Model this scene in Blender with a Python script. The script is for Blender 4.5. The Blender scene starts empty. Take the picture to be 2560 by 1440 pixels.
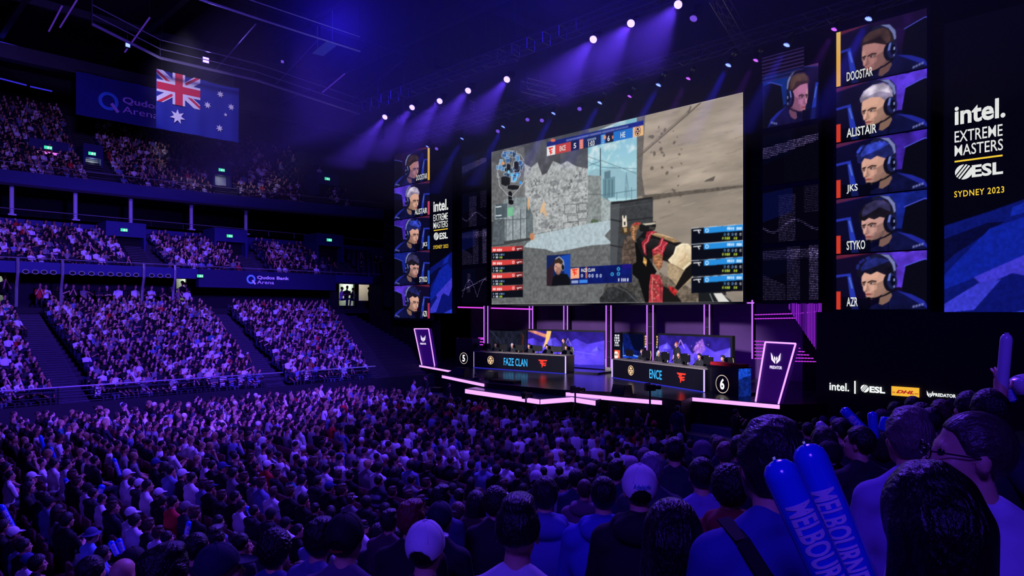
import bpy, bmesh, math, random
import numpy as np
from mathutils import Vector, Matrix, Euler

# ------------------------------------------------------------------ camera, world, light, exposure
SC = bpy.context.scene
COL = SC.collection
YAW = math.radians(44.6)
FPX = 1707.0                      # focal length in pixels of the 2560 px wide frame (24 mm on 36 mm)
CAM = Vector((0.0, 0.0, 5.2))
cam_data = bpy.data.cameras.new('camera')
cam_data.lens = 24.0
cam_data.sensor_width = 36.0
cam_data.shift_y = 60.0 / 2560.0  # rising front: the uprights stay upright
cam_data.clip_start = 0.05
cam_data.clip_end = 400
cam = bpy.data.objects.new('camera', cam_data)
cam.location = CAM
cam.rotation_euler = (math.pi / 2, 0, YAW)
COL.objects.link(cam)
SC.camera = cam
vs = SC.view_settings
vs.view_transform = 'Standard'
vs.look = 'None'
vs.exposure = 0.0
vs.gamma = 1.0
vs.use_curve_mapping = False

world = bpy.data.worlds.new('world')
SC.world = world
world.use_nodes = True
world.node_tree.nodes['Background'].inputs[0].default_value = (0.04, 0.01, 1.0, 1)
world.node_tree.nodes['Background'].inputs[1].default_value = 0.006


def lamp_light(name, kind, loc, target, energy, color, size=0.3, angle=40, blend=0.6, size_y=None):
    d = bpy.data.lights.new(name, kind)
    d.energy = energy
    d.color = color
    if kind == 'SPOT':
        d.spot_size = math.radians(angle)
        d.spot_blend = blend
        d.shadow_soft_size = size
    elif kind == 'AREA':
        d.size = size
        if size_y:
            d.shape = 'RECTANGLE'
            d.size_y = size_y
    else:
        d.shadow_soft_size = size
    o = bpy.data.objects.new(name, d)
    o.location = loc
    o.rotation_euler = (Vector(target) - Vector(loc)).to_track_quat('-Z', 'Y').to_euler()
    COL.objects.link(o)
    return o


VIOLET = (0.12, 0.04, 1.0)
BLUE = (0.035, 0.03, 1.0)
PURPLE = (0.33, 0.04, 1.0)
# washes hung in the hall in front of the haze: the far stands, the floor, the near stand
lamp_light('stand_wash', 'SPOT', (-8, 8, 12.5), (-40, 13, 2.6), 66000, VIOLET, 1.2, 46, 0.6)
lamp_light('stand_wash', 'SPOT', (-12, 12.5, 12.5), (-38, 22, 2), 20000, VIOLET, 1.2, 44, 0.8)
lamp_light('upper_wash', 'SPOT', (-22, 6, 20), (-60, 14, 14), 15000, (0.26, 0.13, 1.0), 1.5, 75, 0.9)
lamp_light('floor_wash', 'SPOT', (-11, 13.4, 16), (-15, 4, 0), 13500, VIOLET, 1.0, 100, 0.9)
lamp_light('floor_wash', 'SPOT', (-27, 13.4, 17), (-22, 8, 0), 7500, VIOLET, 1.0, 110, 0.9)
lamp_light('haze_fill', 'POINT', (-28, 17, 18.5), (0, 0, 0), 1100, (0.03, 0.012, 1.0), 1.0)  # added unseen point light inside the haze, gives it an overall blue
lamp_light('haze_fill', 'POINT', (-15, 17, 19.0), (0, 0, 0), 1300, (0.03, 0.012, 1.0), 1.0)  # second added point light, also unseen, filling the haze with blue
lamp_light('near_wash', 'SPOT', (-8, 13, 13), (-1, 4, 4), 4500, (0.15, 0.045, 1.0), 1.0, 70, 0.9)
lamp_light('near_wash', 'SPOT', (3, -9, 15), (-3, 4, 3.5), 5600, (0.09, 0.03, 1.0), 1.5, 80, 0.9)
# front light on the desks and players
lamp_light('key_light', 'SPOT', (-22, 13.5, 9.2), (-27, 30.5, 2.9), 26000, (0.95, 0.9, 1.0), 0.5, 26, 0.5)
lamp_light('key_light', 'SPOT', (-13, 13.5, 9.2), (-18, 29.5, 2.9), 26000, (0.95, 0.9, 1.0), 0.5, 26, 0.5)
# purple light grazing the cloth behind the stage
lamp_light('cloth_wash', 'AREA', (-23, 32.2, 2.2), (-23, 34.6, 5.0), 160, PURPLE, 20, size_y=0.4)
# ------------------------------------------------------------------ helpers
CT, ST = math.cos(YAW), math.sin(YAW)


def ray(u, v):
    r = (u - 1280.0) / FPX
    return Vector((-ST + r * CT, CT + r * ST, (780.0 - v) / FPX))


def at(u, v, t):
    return CAM + ray(u, v) * t


def on_y(u, v, Y):
    d = ray(u, v)
    return CAM + d * (Y / d.y)


def on_x(u, v, X):
    d = ray(u, v)
    return CAM + d * (X / d.x)


def on_z(u, v, Z):
    d = ray(u, v)
    return CAM + d * ((Z - CAM.z) / d.z)


def project(p):
    q = Vector(p) - CAM
    w = -q.x * ST + q.y * CT
    r = q.x * CT + q.y * ST
    return (1280 + FPX * r / w, 780 - FPX * q.z / w, w)


def lin(c):
    out = []
    for x in c:
        x /= 255.0
        out.append(x / 12.92 if x <= 0.04045 else ((x + 0.055) / 1.055) ** 2.4)
    return tuple(out)


MATS = {}


def surf(name, col=(40, 40, 46), rough=0.6, metal=0.0, noise=0.2, scale=6.0, emit=None, strength=1.0, objcol=False, attr=None, bump=0.0, spec=0.4, stretch=(1, 1, 1)):
    """procedural surface; colours are 0..255 sRGB"""
    if name in MATS:
        return MATS[name]
    m = bpy.data.materials.new(name)
    m.use_nodes = True
    nt = m.node_tree
    N, L = nt.nodes, nt.links
    b = N['Principled BSDF']
    b.inputs['Roughness'].default_value = rough
    b.inputs['Metallic'].default_value = metal
    b.inputs['Specular IOR Level'].default_value = spec
    if objcol:
        src = N.new('ShaderNodeObjectInfo').outputs['Color']
    elif attr:
        a = N.new('ShaderNodeAttribute')
        a.attribute_name = attr
        src = a.outputs['Color']
    else:
        rgb = N.new('ShaderNodeRGB')
        rgb.outputs[0].default_value = lin(col) + (1,)
        src = rgb.outputs[0]
    tc = N.new('ShaderNodeTexCoord')
    nz = N.new('ShaderNodeTexNoise')
    nz.inputs['Scale'].default_value = scale
    nz.inputs['Detail'].default_value = 3
    mp = N.new('ShaderNodeMapping')
    mp.inputs['Scale'].default_value = stretch
    L.new(tc.outputs['Object'], mp.inputs['Vector'])
    L.new(mp.outputs[0], nz.inputs['Vector'])
    if noise:
        mr = N.new('ShaderNodeMapRange')
        mr.inputs['To Min'].default_value = 1 - noise
        mr.inputs['To Max'].default_value = 1 + noise
        L.new(nz.outputs['Fac'], mr.inputs['Value'])
        mx = N.new('ShaderNodeVectorMath')
        mx.operation = 'SCALE'
        L.new(src, mx.inputs[0])
        L.new(mr.outputs[0], mx.inputs['Scale'])
        src = mx.outputs[0]
    L.new(src, b.inputs['Base Color'])
    if bump:
        bp = N.new('ShaderNodeBump')
        bp.inputs['Strength'].default_value = bump
        bp.inputs['Distance'].default_value = 0.02
        L.new(nz.outputs['Fac'], bp.inputs['Height'])
        L.new(bp.outputs[0], b.inputs['Normal'])
    if emit:
        b.inputs['Emission Color'].default_value = lin(emit) + (1,)
        b.inputs['Emission Strength'].default_value = strength
    MATS[name] = m
    return m


def glow(name, col, strength=1.0, sample=True):
    """a light-giving surface: lamps, strips, lettering on screens"""
    if name in MATS:
        return MATS[name]
    m = bpy.data.materials.new(name)
    m.use_nodes = True
    nt = m.node_tree
    nt.nodes.remove(nt.nodes['Principled BSDF'])
    e = nt.nodes.new('ShaderNodeEmission')
    nz = nt.nodes.new('ShaderNodeTexNoise')
    nz.inputs['Scale'].default_value = 9
    mr = nt.nodes.new('ShaderNodeMapRange')
    mr.inputs['To Min'].default_value = strength * 0.9
    mr.inputs['To Max'].default_value = strength * 1.1
    nt.links.new(nz.outputs['Fac'], mr.inputs['Value'])
    nt.links.new(mr.outputs[0], e.inputs['Strength'])
    e.inputs[0].default_value = lin(col) + (1,)
    nt.links.new(e.outputs[0], nt.nodes['Material Output'].inputs[0])
    if not sample:
        m.cycles.emission_sampling = 'NONE'
    MATS[name] = m
    return m


def picture_mat(name='led_picture', strength=1.0):
    if name in MATS:
        return MATS[name]
    m = bpy.data.materials.new(name)
    m.use_nodes = True
    nt = m.node_tree
    nt.nodes.remove(nt.nodes['Principled BSDF'])
    e = nt.nodes.new('ShaderNodeEmission')
    a = nt.nodes.new('ShaderNodeAttribute')
    a.attribute_name = 'picture'
    nt.links.new(a.outputs['Color'], e.inputs[0])
    e.inputs[1].default_value = strength
    nt.links.new(e.outputs[0], nt.nodes['Material Output'].inputs[0])
    m.cycles.emission_sampling = 'NONE'
    MATS[name] = m
    return m


class MB:
    """collects shapes; build() links them as ONE mesh object"""

    def __init__(self):
        self.v, self.f, self.m = [], [], []

    def add(self, verts, faces, mi=0):
        o = len(self.v)
        self.v += [tuple(p) for p in verts]
        self.f += [tuple(i + o for i in f) for f in faces]
        self.m += [mi] * len(faces)

    def box(self, c, s, rz=0.0, mi=0, rot=None):
        hx, hy, hz = s[0] / 2, s[1] / 2, s[2] / 2
        R = rot.to_matrix() if rot is not None else Matrix.Rotation(rz, 3, 'Z')
        vs_ = [Vector(c) + R @ Vector((x * hx, y * hy, z * hz)) for x in (-1, 1) for y in (-1, 1) for z in (-1, 1)]
        self.add(vs_, [(0, 1, 3, 2), (4, 6, 7, 5), (0, 4, 5, 1), (2, 3, 7, 6), (0, 2, 6, 4), (1, 5, 7, 3)], mi)

    def bar(self, a, b, r, n=5, r2=None, mi=0, cap=True):
        a, b = Vector(a), Vector(b)
        self.tube([a, b], [r, r if r2 is None else r2], n, mi, cap)

    def tube(self, pts, rs, n=8, mi=0, cap=True):
        pts = [Vector(p) for p in pts]
        if not isinstance(rs, (list, tuple)):
            rs = [rs] * len(pts)
        vs_ = []
        for i, p in enumerate(pts):
            d = (pts[min(i + 1, len(pts) - 1)] - pts[max(i - 1, 0)])
            if d.length < 1e-9:
                d = Vector((0, 0, 1))
            d.normalize()
            up = Vector((0, 0, 1)) if abs(d.z) < 0.95 else Vector((0, 1, 0))
            s = d.cross(up).normalized()
            w = s.cross(d)
            for k in range(n):
                a = 2 * math.pi * k / n
                vs_.append(p + (s * math.cos(a) + w * math.sin(a)) * rs[i])
        fs = []
        for i in range(len(pts) - 1):
            for k in range(n):
                k2 = (k + 1) % n
                fs.append((i * n + k, i * n + k2, (i + 1) * n + k2, (i + 1) * n + k))
        if cap:
            fs.append(tuple(range(n))[::-1])
            fs.append(tuple((len(pts) - 1) * n + k for k in range(n)))
        self.add(vs_, fs, mi)

    def ball(self, c, r, nu=10, nv=7, rot=None, mi=0, cut=None):
        c = Vector(c)
        if not isinstance(r, (list, tuple)):
            r = (r, r, r)
        vs_, fs = [], []
        for j in range(nv + 1):
            a = math.pi * j / nv
            for i in range(nu):
                b = 2 * math.pi * i / nu
                p = Vector((r[0] * math.sin(a) * math.cos(b), r[1] * math.sin(a) * math.sin(b), r[2] * math.cos(a)))
                vs_.append(c + (rot @ p if rot is not None else p))
        for j in range(nv):
            for i in range(nu):
                i2 = (i + 1) % nu
                fs.append((j * nu + i, (j + 1) * nu + i, (j + 1) * nu + i2, j * nu + i2))
        self.add(vs_, fs, mi)

    def prism(self, pts, depth, fr, mi=0, d0=0.0):
        """polygon in frame coordinates, extruded towards the viewer by depth"""
        n = len(pts)
        vs_ = [fr.at(x, y, d0) for x, y in pts] + [fr.at(x, y, d0 + depth) for x, y in pts]
        fs = [tuple(range(n, 2 * n)), tuple(range(n))[::-1]]
        for i in range(n):
            j = (i + 1) % n
            fs.append((i, j, n + j, n + i))
        self.add(vs_, fs, mi)

    def build(self, name, mats, parent=None, smooth=False):
        me = bpy.data.meshes.new(name)
        off = root_loc(parent)
        me.from_pydata([(x - off.x, y - off.y, z - off.z) for x, y, z in self.v], [], self.f)
        if not isinstance(mats, (list, tuple)):
            mats = [mats]
        for m in mats:
            me.materials.append(m)
        if len(mats) > 1:
            me.polygons.foreach_set('material_index', self.m)
        if smooth:
            me.polygons.foreach_set('use_smooth', [True] * len(me.polygons))
        me.update()
        return link(name, me, parent)


def root_loc(p):
    off = Vector((0, 0, 0))
    while p is not None:
        off = off + p.location
        p = p.parent
    return off


def link(name, data, parent=None):
    o = bpy.data.objects.new(name, data)
    COL.objects.link(o)
    if parent is not None:
        o.parent = parent
    return o


def thing(name, label, cat, loc=(0, 0, 0), group=None):
    o = bpy.data.objects.new(name, None)
    o.empty_display_size = 0.2
    o.location = loc
    COL.objects.link(o)
    return tag(o, label, cat, group)


def tag(o, label, cat, group=None):
    o['label'] = label
    o['category'] = cat
    if group:
        o['group'] = group
    return o


def struct(o):
    o['kind'] = 'structure'
    return o


def copy_tree(o, parent=None):
    c = o.copy()
    COL.objects.link(c)
    c.parent = parent
    for ch in list(o.children):
        copy_tree(ch, c)
    return c


class Frame:
    """a plane: origin, x axis, y axis (down or up as given) and the normal towards the viewer"""

    def __init__(self, o, ex, ey, n):
        self.o, self.ex, self.ey, self.n = Vector(o), Vector(ex).normalized(), Vector(ey).normalized(), Vector(n).normalized()

    def at(self, x, y, d=0.0):
        return self.o + self.ex * x + self.ey * y + self.n * d


_TXT = {}


def text_geo(s, bold=0.0, shear=0.0, spacing=1.0):
    k = (s, bold, shear, spacing)
    if k in _TXT:
        return _TXT[k]
    cu = bpy.data.curves.new('txt', 'FONT')
    cu.body = s
    cu.offset = bold
    cu.shear = shear
    cu.space_character = spacing
    cu.resolution_u = 3
    ob = bpy.data.objects.new('txt', cu)
    COL.objects.link(ob)
    dg = bpy.context.evaluated_depsgraph_get()
    me = bpy.data.meshes.new_from_object(ob.evaluated_get(dg))
    vs_ = [(v.co.x, v.co.y) for v in me.vertices]
    fs = [tuple(p.vertices) for p in me.polygons]
    bpy.data.objects.remove(ob)
    bpy.data.curves.remove(cu)
    bpy.data.meshes.remove(me)
    x0, x1 = min(p[0] for p in vs_), max(p[0] for p in vs_)
    y0, y1 = min(p[1] for p in vs_), max(p[1] for p in vs_)
    vs_ = [((x - x0) / (x1 - x0), (y - y0) / (y1 - y0)) for x, y in vs_]
    _TXT[k] = (vs_, fs)
    return vs_, fs


def fine_text(s, bold=0.0):
    """the same outlines cut finer, so that they can be wrapped round something"""
    vs_, fs = text_geo(s, bold)
    bm = bmesh.new()
    bv = [bm.verts.new((x * len(s), y, 0)) for x, y in vs_]
    for f in fs:
        try:
            bm.faces.new([bv[i] for i in f])
        except ValueError:
            pass
    for _ in range(3):
        e = [q for q in bm.edges if q.calc_length() > 0.12]
        if e:
            bmesh.ops.subdivide_edges(bm, edges=e, cuts=1)
            bmesh.ops.triangulate(bm, faces=[f for f in bm.faces if len(f.verts) > 3])
    bm.verts.index_update()
    out = [(v.co.x / len(s), v.co.y) for v in bm.verts], [tuple(v.index for v in f.verts) for f in bm.faces]
    bm.free()
    return out


def put_text(mb, s, fr, x, y, w, h, d=0.01, bold=0.0, shear=0.0, mi=0, spacing=1.0, down=True):
    """fill the box (x, y, w, h) of the frame with the string; y is the top when the frame's y points down"""
    vs_, fs = text_geo(s, bold, shear, spacing)
    if down:
        mb.add([fr.at(x + a * w, y + (1 - b) * h, d) for a, b in vs_], fs, mi)
    else:
        mb.add([fr.at(x + a * w, y + b * h, d) for a, b in vs_], fs, mi)


def ngon(cx, cy, rx, ry, n=24, a0=0.0, a1=2 * math.pi):
    return [(cx + rx * math.cos(a0 + (a1 - a0) * i / n), cy + ry * math.sin(a0 + (a1 - a0) * i / n)) for i in range(n)]


def ring(mb, fr, cx, cy, rx, ry, w, d, mi=0, n=28):
    o = ngon(cx, cy, rx, ry, n)
    i = ngon(cx, cy, rx - w, ry - w, n)
    mb.add([fr.at(x, y, d) for x, y in o + i], [(k, (k + 1) % n, n + (k + 1) % n, n + k) for k in range(n)], mi)


# ------------------------------------------------------------------ marks and emblems as flat shapes, unit box, y down
def mark_swirl(mb, fr, x, y, s, d, mi=0):
    """round white badge cut by three slanting bars"""
    def P(a, b):
        return (x + a * s, y + b * s)
    c = ngon(0.5, 0.5, 0.5, 0.5, 36)
    # three lit bands left between dark slashes
    def band(lo, hi):
        out = []
        for a, b in c:
            out.append((a, b))
        return clip(clip(out, (0.80, 0.60), lo), (-0.80, -0.60), -hi)
    for lo, hi in ((0.18, 0.42), (0.50, 0.60), (0.68, 0.78), (0.88, 1.25)):
        p = band(lo, hi)
        if len(p) > 2:
            mb.prism([P(a, b) for a, b in p], 0.01, fr, mi, d)


def clip(poly, n, k):
    """keep the part of the polygon where n.p >= k"""
    out = []
    for i in range(len(poly)):
        p, q = poly[i], poly[(i + 1) % len(poly)]
        a, b = n[0] * p[0] + n[1] * p[1] - k, n[0] * q[0] + n[1] * q[1] - k
        if a >= 0:
            out.append(p)
        if a * b < 0:
            t = a / (a - b)
            out.append((p[0] + (q[0] - p[0]) * t, p[1] + (q[1] - p[1]) * t))
    return out


def mark_polys(mb, polys, fr, x, y, w, h, d, mi=0, dep=0.01):
    for p in polys:
        mb.prism([(x + a * w, y + b * h) for a, b in p], dep, fr, mi, d)


MARK_F = [[(0, 0), (1, 0), (0.90, 0.17), (0.58, 0.17), (0.50, 0.30), (0.28, 0.30), (0.19, 0.17), (0.10, 0.17)],
          [(0.15, 0.33), (0.88, 0.33), (0.80, 0.47), (0.62, 0.47), (0.40, 0.98), (0.36, 0.60), (0.25, 0.47)],
          [(0.62, 0.56), (0.88, 0.56), (0.76, 0.74), (0.55, 0.74)]]
MARK_HORN = [[(0.0, 0.0), (0.20, 0.30), (0.24, 0.55), (0.42, 0.70), (0.44, 0.95), (0.30, 0.85), (0.06, 0.62)],
             [(1.0, 0.0), (0.80, 0.30), (0.76, 0.55), (0.58, 0.70), (0.56, 0.95), (0.70, 0.85), (0.94, 0.62)],
             [(0.38, 0.30), (0.46, 0.45), (0.47, 0.68), (0.30, 0.52)], [(0.62, 0.30), (0.54, 0.45), (0.53, 0.68), (0.70, 0.52)]]


def mark_helm(mb, fr, x, y, w, h, d, mi=0):
    """oval crest with a helmeted head"""
    ring(mb, fr, x + w / 2, y + h / 2, w / 2, h / 2, w * 0.07, d, mi)
    P = [[(0.30, 0.30), (0.42, 0.16), (0.58, 0.16), (0.70, 0.30), (0.70, 0.38), (0.30, 0.38)],
         [(0.24, 0.42), (0.46, 0.46), (0.44, 0.58), (0.28, 0.60)], [(0.76, 0.42), (0.54, 0.46), (0.56, 0.58), (0.72, 0.60)],
         [(0.32, 0.66), (0.46, 0.62), (0.50, 0.72), (0.54, 0.62), (0.68, 0.66), (0.60, 0.84), (0.50, 0.90), (0.40, 0.84)],
         [(0.14, 0.45), (0.20, 0.45), (0.26, 0.74), (0.20, 0.70)], [(0.86, 0.45), (0.80, 0.45), (0.74, 0.74), (0.80, 0.70)]]
    mark_polys(mb, P, fr, x, y, w, h, d, mi)


def smooth_noise(w, h, cell, rng):
    gw, gh = int(w / cell) + 3, int(h / cell) + 3
    g = rng.random((gh, gw))
    xs, ys = np.arange(w) / cell, np.arange(h) / cell
    xi, yi = xs.astype(int), ys.astype(int)
    fx, fy = xs - xi, ys - yi
    fx, fy = fx * fx * (3 - 2 * fx), fy * fy * (3 - 2 * fy)
    a = g[yi][:, xi] * (1 - fx) + g[yi][:, xi + 1] * fx
    b = g[yi + 1][:, xi] * (1 - fx) + g[yi + 1][:, xi + 1] * fx
    return a * (1 - fy)[:, None] + b * fy[:, None]


def fbm(w, h, cell, octv=4, seed=0, ax=1.0):
    rng = np.random.default_rng(seed)
    out, amp, tot = np.zeros((h, w)), 1.0, 0.0
    W2 = max(int(w / ax), 4)
    for _ in range(octv):
        n = smooth_noise(W2, h, max(cell, 1.01), rng)
        if W2 != w:
            n = n[:, np.minimum((np.arange(w) / ax).astype(int), W2 - 1)]
        out += n * amp
        tot += amp
        amp *= 0.55
        cell /= 2.0
    return out / tot


class Canvas:
    """a picture worked out in numbers for a video wall: float sRGB 0..255, drawn in unit coordinates, y down"""

    def __init__(self, w, h, col=(0, 0, 0), ss=2, fmap=None):
        self.w, self.h, self.ss = w, h, ss
        self.W, self.H = w * ss, h * ss
        self.a = np.zeros((self.H, self.W, 3)) + np.array(col, float)
        self.fmap = fmap

    def m(self, p):
        if self.fmap:
            p = self.fmap(p)
        return (p[0] * self.W, p[1] * self.H)

    def mask(self, pts):
        q = [self.m(p) for p in pts]
        x0, x1 = max(int(min(p[0] for p in q)) - 1, 0), min(int(max(p[0] for p in q)) + 2, self.W)
        y0, y1 = max(int(min(p[1] for p in q)) - 1, 0), min(int(max(p[1] for p in q)) + 2, self.H)
        if x1 <= x0 or y1 <= y0:
            return None
        X, Y = np.meshgrid(np.arange(x0, x1) + 0.5, np.arange(y0, y1) + 0.5)
        ins = np.zeros(X.shape, bool)
        for i in range(len(q)):
            (ax, ay), (bx, by) = q[i], q[(i + 1) % len(q)]
            if ay == by:
                continue
            ins ^= ((ay > Y) != (by > Y)) & (X < (bx - ax) * (Y - ay) / (by - ay) + ax)
        return (slice(y0, y1), slice(x0, x1)), ins

    def poly(self, pts, col, al=1.0, tex=None, grad=None):
        r = self.mask(pts)
        if r is None:
            return
        sl, ins = r
        k = ins[..., None] * al
        c = np.array(col, float)
        if grad is not None:                      # second colour towards the bottom
            t = np.linspace(0, 1, ins.shape[0])[:, None, None]
            c = c * (1 - t) + np.array(grad, float) * t
        if tex is not None:
            c = c * tex[sl][..., None]
        self.a[sl] = self.a[sl] * (1 - k) + c * k

    def ell(self, cx, cy, rx, ry, col, al=1.0, rot=0.0, tex=None, grad=None):
        c, s = math.cos(rot), math.sin(rot)
        pts = []
        for i in range(28):
            t = 2 * math.pi * i / 28
            x, y = rx * math.cos(t), ry * math.sin(t)
            pts.append((cx + x * c - y * s, cy + x * s + y * c))
        self.poly(pts, col, al, tex, grad)

    def line(self, pts, wd, col, al=1.0):
        for (a, b) in zip(pts[:-1], pts[1:]):
            dx, dy = b[0] - a[0], b[1] - a[1]
            n = math.hypot(dx, dy) or 1
            ox, oy = -dy / n * wd / 2, dx / n * wd / 2
            self.poly([(a[0] + ox, a[1] + oy), (b[0] + ox, b[1] + oy), (b[0] - ox, b[1] - oy), (a[0] - ox, a[1] - oy)], col, al)

    def blur(self, r):
        for ax in (0, 1):
            k = np.exp(-0.5 * (np.arange(-3 * r, 3 * r + 1) / r) ** 2)
            k /= k.sum()
            pad = [(0, 0)] * 3
            pad[ax] = (3 * r, 3 * r)
            p = np.pad(self.a, pad, mode='edge')
            self.a = sum(k[i] * np.take(p, range(i, i + self.a.shape[ax]), axis=ax) for i in range(len(k)))

    def out(self):
        a = self.a.reshape(self.h, self.ss, self.w, self.ss, 3).mean(axis=(1, 3)) / 255.0
        a = np.clip(a, 0, 1)
        return np.where(a <= 0.04045, a / 12.92, ((a + 0.055) / 1.055) ** 2.4)


def display(name, canvas, fr, w, h, parent, d=0.0, mat=None, gain=1.0):
    """one flat lit picture of w x h metres, its top left corner at the frame's origin"""
    c = canvas.out() * gain
    H, W = c.shape[:2]
    xs, ys = np.linspace(0, w, W), np.linspace(0, h, H)
    off = root_loc(parent)
    o, ex, ey, n = (np.array(q) for q in (fr.o - off, fr.ex, fr.ey, fr.n))
    co = o + xs[None, :, None] * ex + ys[:, None, None] * ey + n * d
    idx = np.arange(W * H).reshape(H, W)
    f = np.stack([idx[1:, :-1], idx[1:, 1:], idx[:-1, 1:], idx[:-1, :-1]], -1).reshape(-1, 4)
    me = np_mesh(name, co.reshape(-1, 3), f)
    at_ = me.attributes.new('picture', 'FLOAT_COLOR', 'POINT')
    at_.data.foreach_set('color', np.concatenate([c.reshape(-1, 3), np.ones((W * H, 1))], 1).astype(np.float32).ravel())
    me.materials.append(mat or picture_mat())
    return link(name, me, parent)


def np_mesh(name, v, f, smooth=False):
    me = bpy.data.meshes.new(name)
    v = np.ascontiguousarray(v, np.float32)
    f = np.ascontiguousarray(f, np.int32)
    k = f.shape[1]
    me.vertices.add(len(v))
    me.vertices.foreach_set('co', v.ravel())
    me.loops.add(f.size)
    me.loops.foreach_set('vertex_index', f.ravel())
    me.polygons.add(len(f))
    me.polygons.foreach_set('loop_start', np.arange(0, f.size, k, dtype=np.int32))
    if smooth:
        me.polygons.foreach_set('use_smooth', np.ones(len(f), bool))
    me.update(calc_edges=True)
    me.validate()
    return me
# ------------------------------------------------------------------ the hall
M_BLACK = surf('black_drape', (9, 9, 13), 0.9, noise=0.3, scale=3)
M_DARK = surf('dark_paint', (22, 22, 30), 0.8, noise=0.25, scale=2)
M_CONC = surf('dark_concrete', (46, 46, 56), 0.85, noise=0.25, scale=2.5, bump=0.2)
M_STEP = surf('pale_step', (64, 62, 74), 0.8, noise=0.2, scale=3)
M_FASC = surf('blue_fascia', (36, 40, 100), 0.7, noise=0.12, scale=1.5)
M_SOFF = surf('soffit_paint', (48, 44, 64), 0.8, noise=0.15, scale=1.5)
M_STEEL = surf('dark_steel', (60, 60, 70), 0.4, 0.8, noise=0.15, scale=5)
M_RAIL = surf('rail_metal', (190, 186, 200), 0.35, 0.7, noise=0.1, scale=5)
M_PALE = surf('pale_wall', (205, 205, 196), 0.8, noise=0.1, scale=2)
M_TRUSS = surf('truss_metal', (120, 120, 135), 0.35, 0.8, noise=0.1, scale=6)
M_CASE = surf('black_plastic', (14, 14, 17), 0.45, noise=0.2, scale=10)


def slab(name, x0, x1, y0, y1, z0, z1, m, parent=None):
    b = MB()
    b.box(((x0 + x1) / 2, (y0 + y1) / 2, (z0 + z1) / 2), (x1 - x0, y1 - y0, z1 - z0))
    return struct(b.build(name, m, parent))


slab('floor', -56, 14, -16, 48, -0.3, 0.0, surf('floor_black', (20, 18, 26), 0.5, noise=0.3, scale=1.2))
slab('ceiling', -72, 14, -16, 48, 26.0, 26.4, M_DARK)
slab('wall_left', -72, -71.5, -16, 48, -0.3, 26.2, M_DARK)
slab('wall_back', -72, 14, 46, 46.5, -0.3, 26.2, M_BLACK)


def bend(y, k=0.0042):
    return k * max(0.0, y - 8.0) ** 2


def tier(name, x0, z0, n, dx, dz, y0, y1, m, k=0.0, bottom=None):
    """stepped seating rising to the left, extruded along the hall"""
    prof = []
    for i in range(n):
        prof += [(x0 - dx * i, z0 + dz * i), (x0 - dx * (i + 1), z0 + dz * i)]
    prof += [(x0 - dx * n, z0 - 0.35 + dz * (n - 1) if bottom is None else bottom), (x0, z0 - 0.12 if bottom is None else bottom)]
    b = MB()
    ys = [y0 + (y1 - y0) * i / 10 for i in range(11)]
    vs_ = []
    for y in ys:
        vs_ += [(px + (bend(y, k) if k else 0), y, pz) for px, pz in prof]
    q = len(prof)
    fs = []
    for j in range(10):
        for i in range(q):
            i2 = (i + 1) % q
            fs.append((j * q + i, (j + 1) * q + i, (j + 1) * q + i2, j * q + i2))
    fs += [tuple(range(q)), tuple(10 * q + i for i in range(q))[::-1]]
    b.add(vs_, fs)
    return struct(b.build(name, m))


LB = dict(x0=-34.0, z0=1.0, n=22, dx=0.61, dz=0.186)
MT = dict(x0=-46.6, z0=7.5, n=10, dx=0.77, dz=0.285)
UT = dict(x0=-54.6, z0=13.9, n=18, dx=0.63, dz=0.415)
tier('lower_seating_tier', LB['x0'], LB['z0'], LB['n'], LB['dx'], LB['dz'], -10, 30, M_CONC, bottom=0.0)
tier('middle_seating_tier', MT['x0'], MT['z0'], MT['n'], MT['dx'], MT['dz'], -10, 42, M_CONC)
tier('upper_seating_tier', UT['x0'], UT['z0'], UT['n'], UT['dx'], UT['dz'], -10, 42, M_CONC, 0.0042)


# aisles: flights of paler steps running up through the seats
def aisle(x0, z0, n, dx, dz, ya, yb, wd, k=0.0):
    b = MB()
    for i in range(n):
        y = ya + (yb - ya) * i / (n - 1)
        xo = bend(y, k) if k else 0
        for h in (0, 1):
            b.box((x0 - dx * i - dx * (0.25 + 0.5 * h) + xo, y, z0 + dz * i + dz * (0.25 + 0.5 * h) + 0.005), (dx * 0.5, wd, 0.04))
            b.box((x0 - dx * i - dx * 0.5 * h + xo, y, z0 + dz * i + dz * 0.5 * h - dz * 0.1), (0.03, wd, dz * 0.3), mi=0)
    o = b.build('aisle_steps', M_STEP)
    return struct(o)


AISLES_LB = [(7.75, 8.3), (17.0, 19.1), (23.7, 28.4)]
for ya, yb in AISLES_LB:
    aisle(LB['x0'], LB['z0'], LB['n'], LB['dx'], LB['dz'], ya, yb, 1.3)
AISLES_MT = [(on_x(335, 600, -50).y, on_x(322, 600, -54).y), (on_x(600, 600, -50).y, on_x(590, 600, -54).y), (on_x(835, 600, -50).y, on_x(830, 600, -54).y)]
for ya, yb in AISLES_MT:
    aisle(MT['x0'], MT['z0'], MT['n'], MT['dx'], MT['dz'], ya, yb, 1.2)
AISLES_UT = [(on_x(250, 400, -55).y, on_x(196, 300, -64).y), (on_x(565, 430, -54).y, on_x(520, 300, -63).y), (on_x(800, 450, -52).y, on_x(780, 300, -61).y)]
for ya, yb in AISLES_UT:
    aisle(UT['x0'], UT['z0'], UT['n'], UT['dx'], UT['dz'], ya, yb, 1.2, 0.0042)

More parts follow.
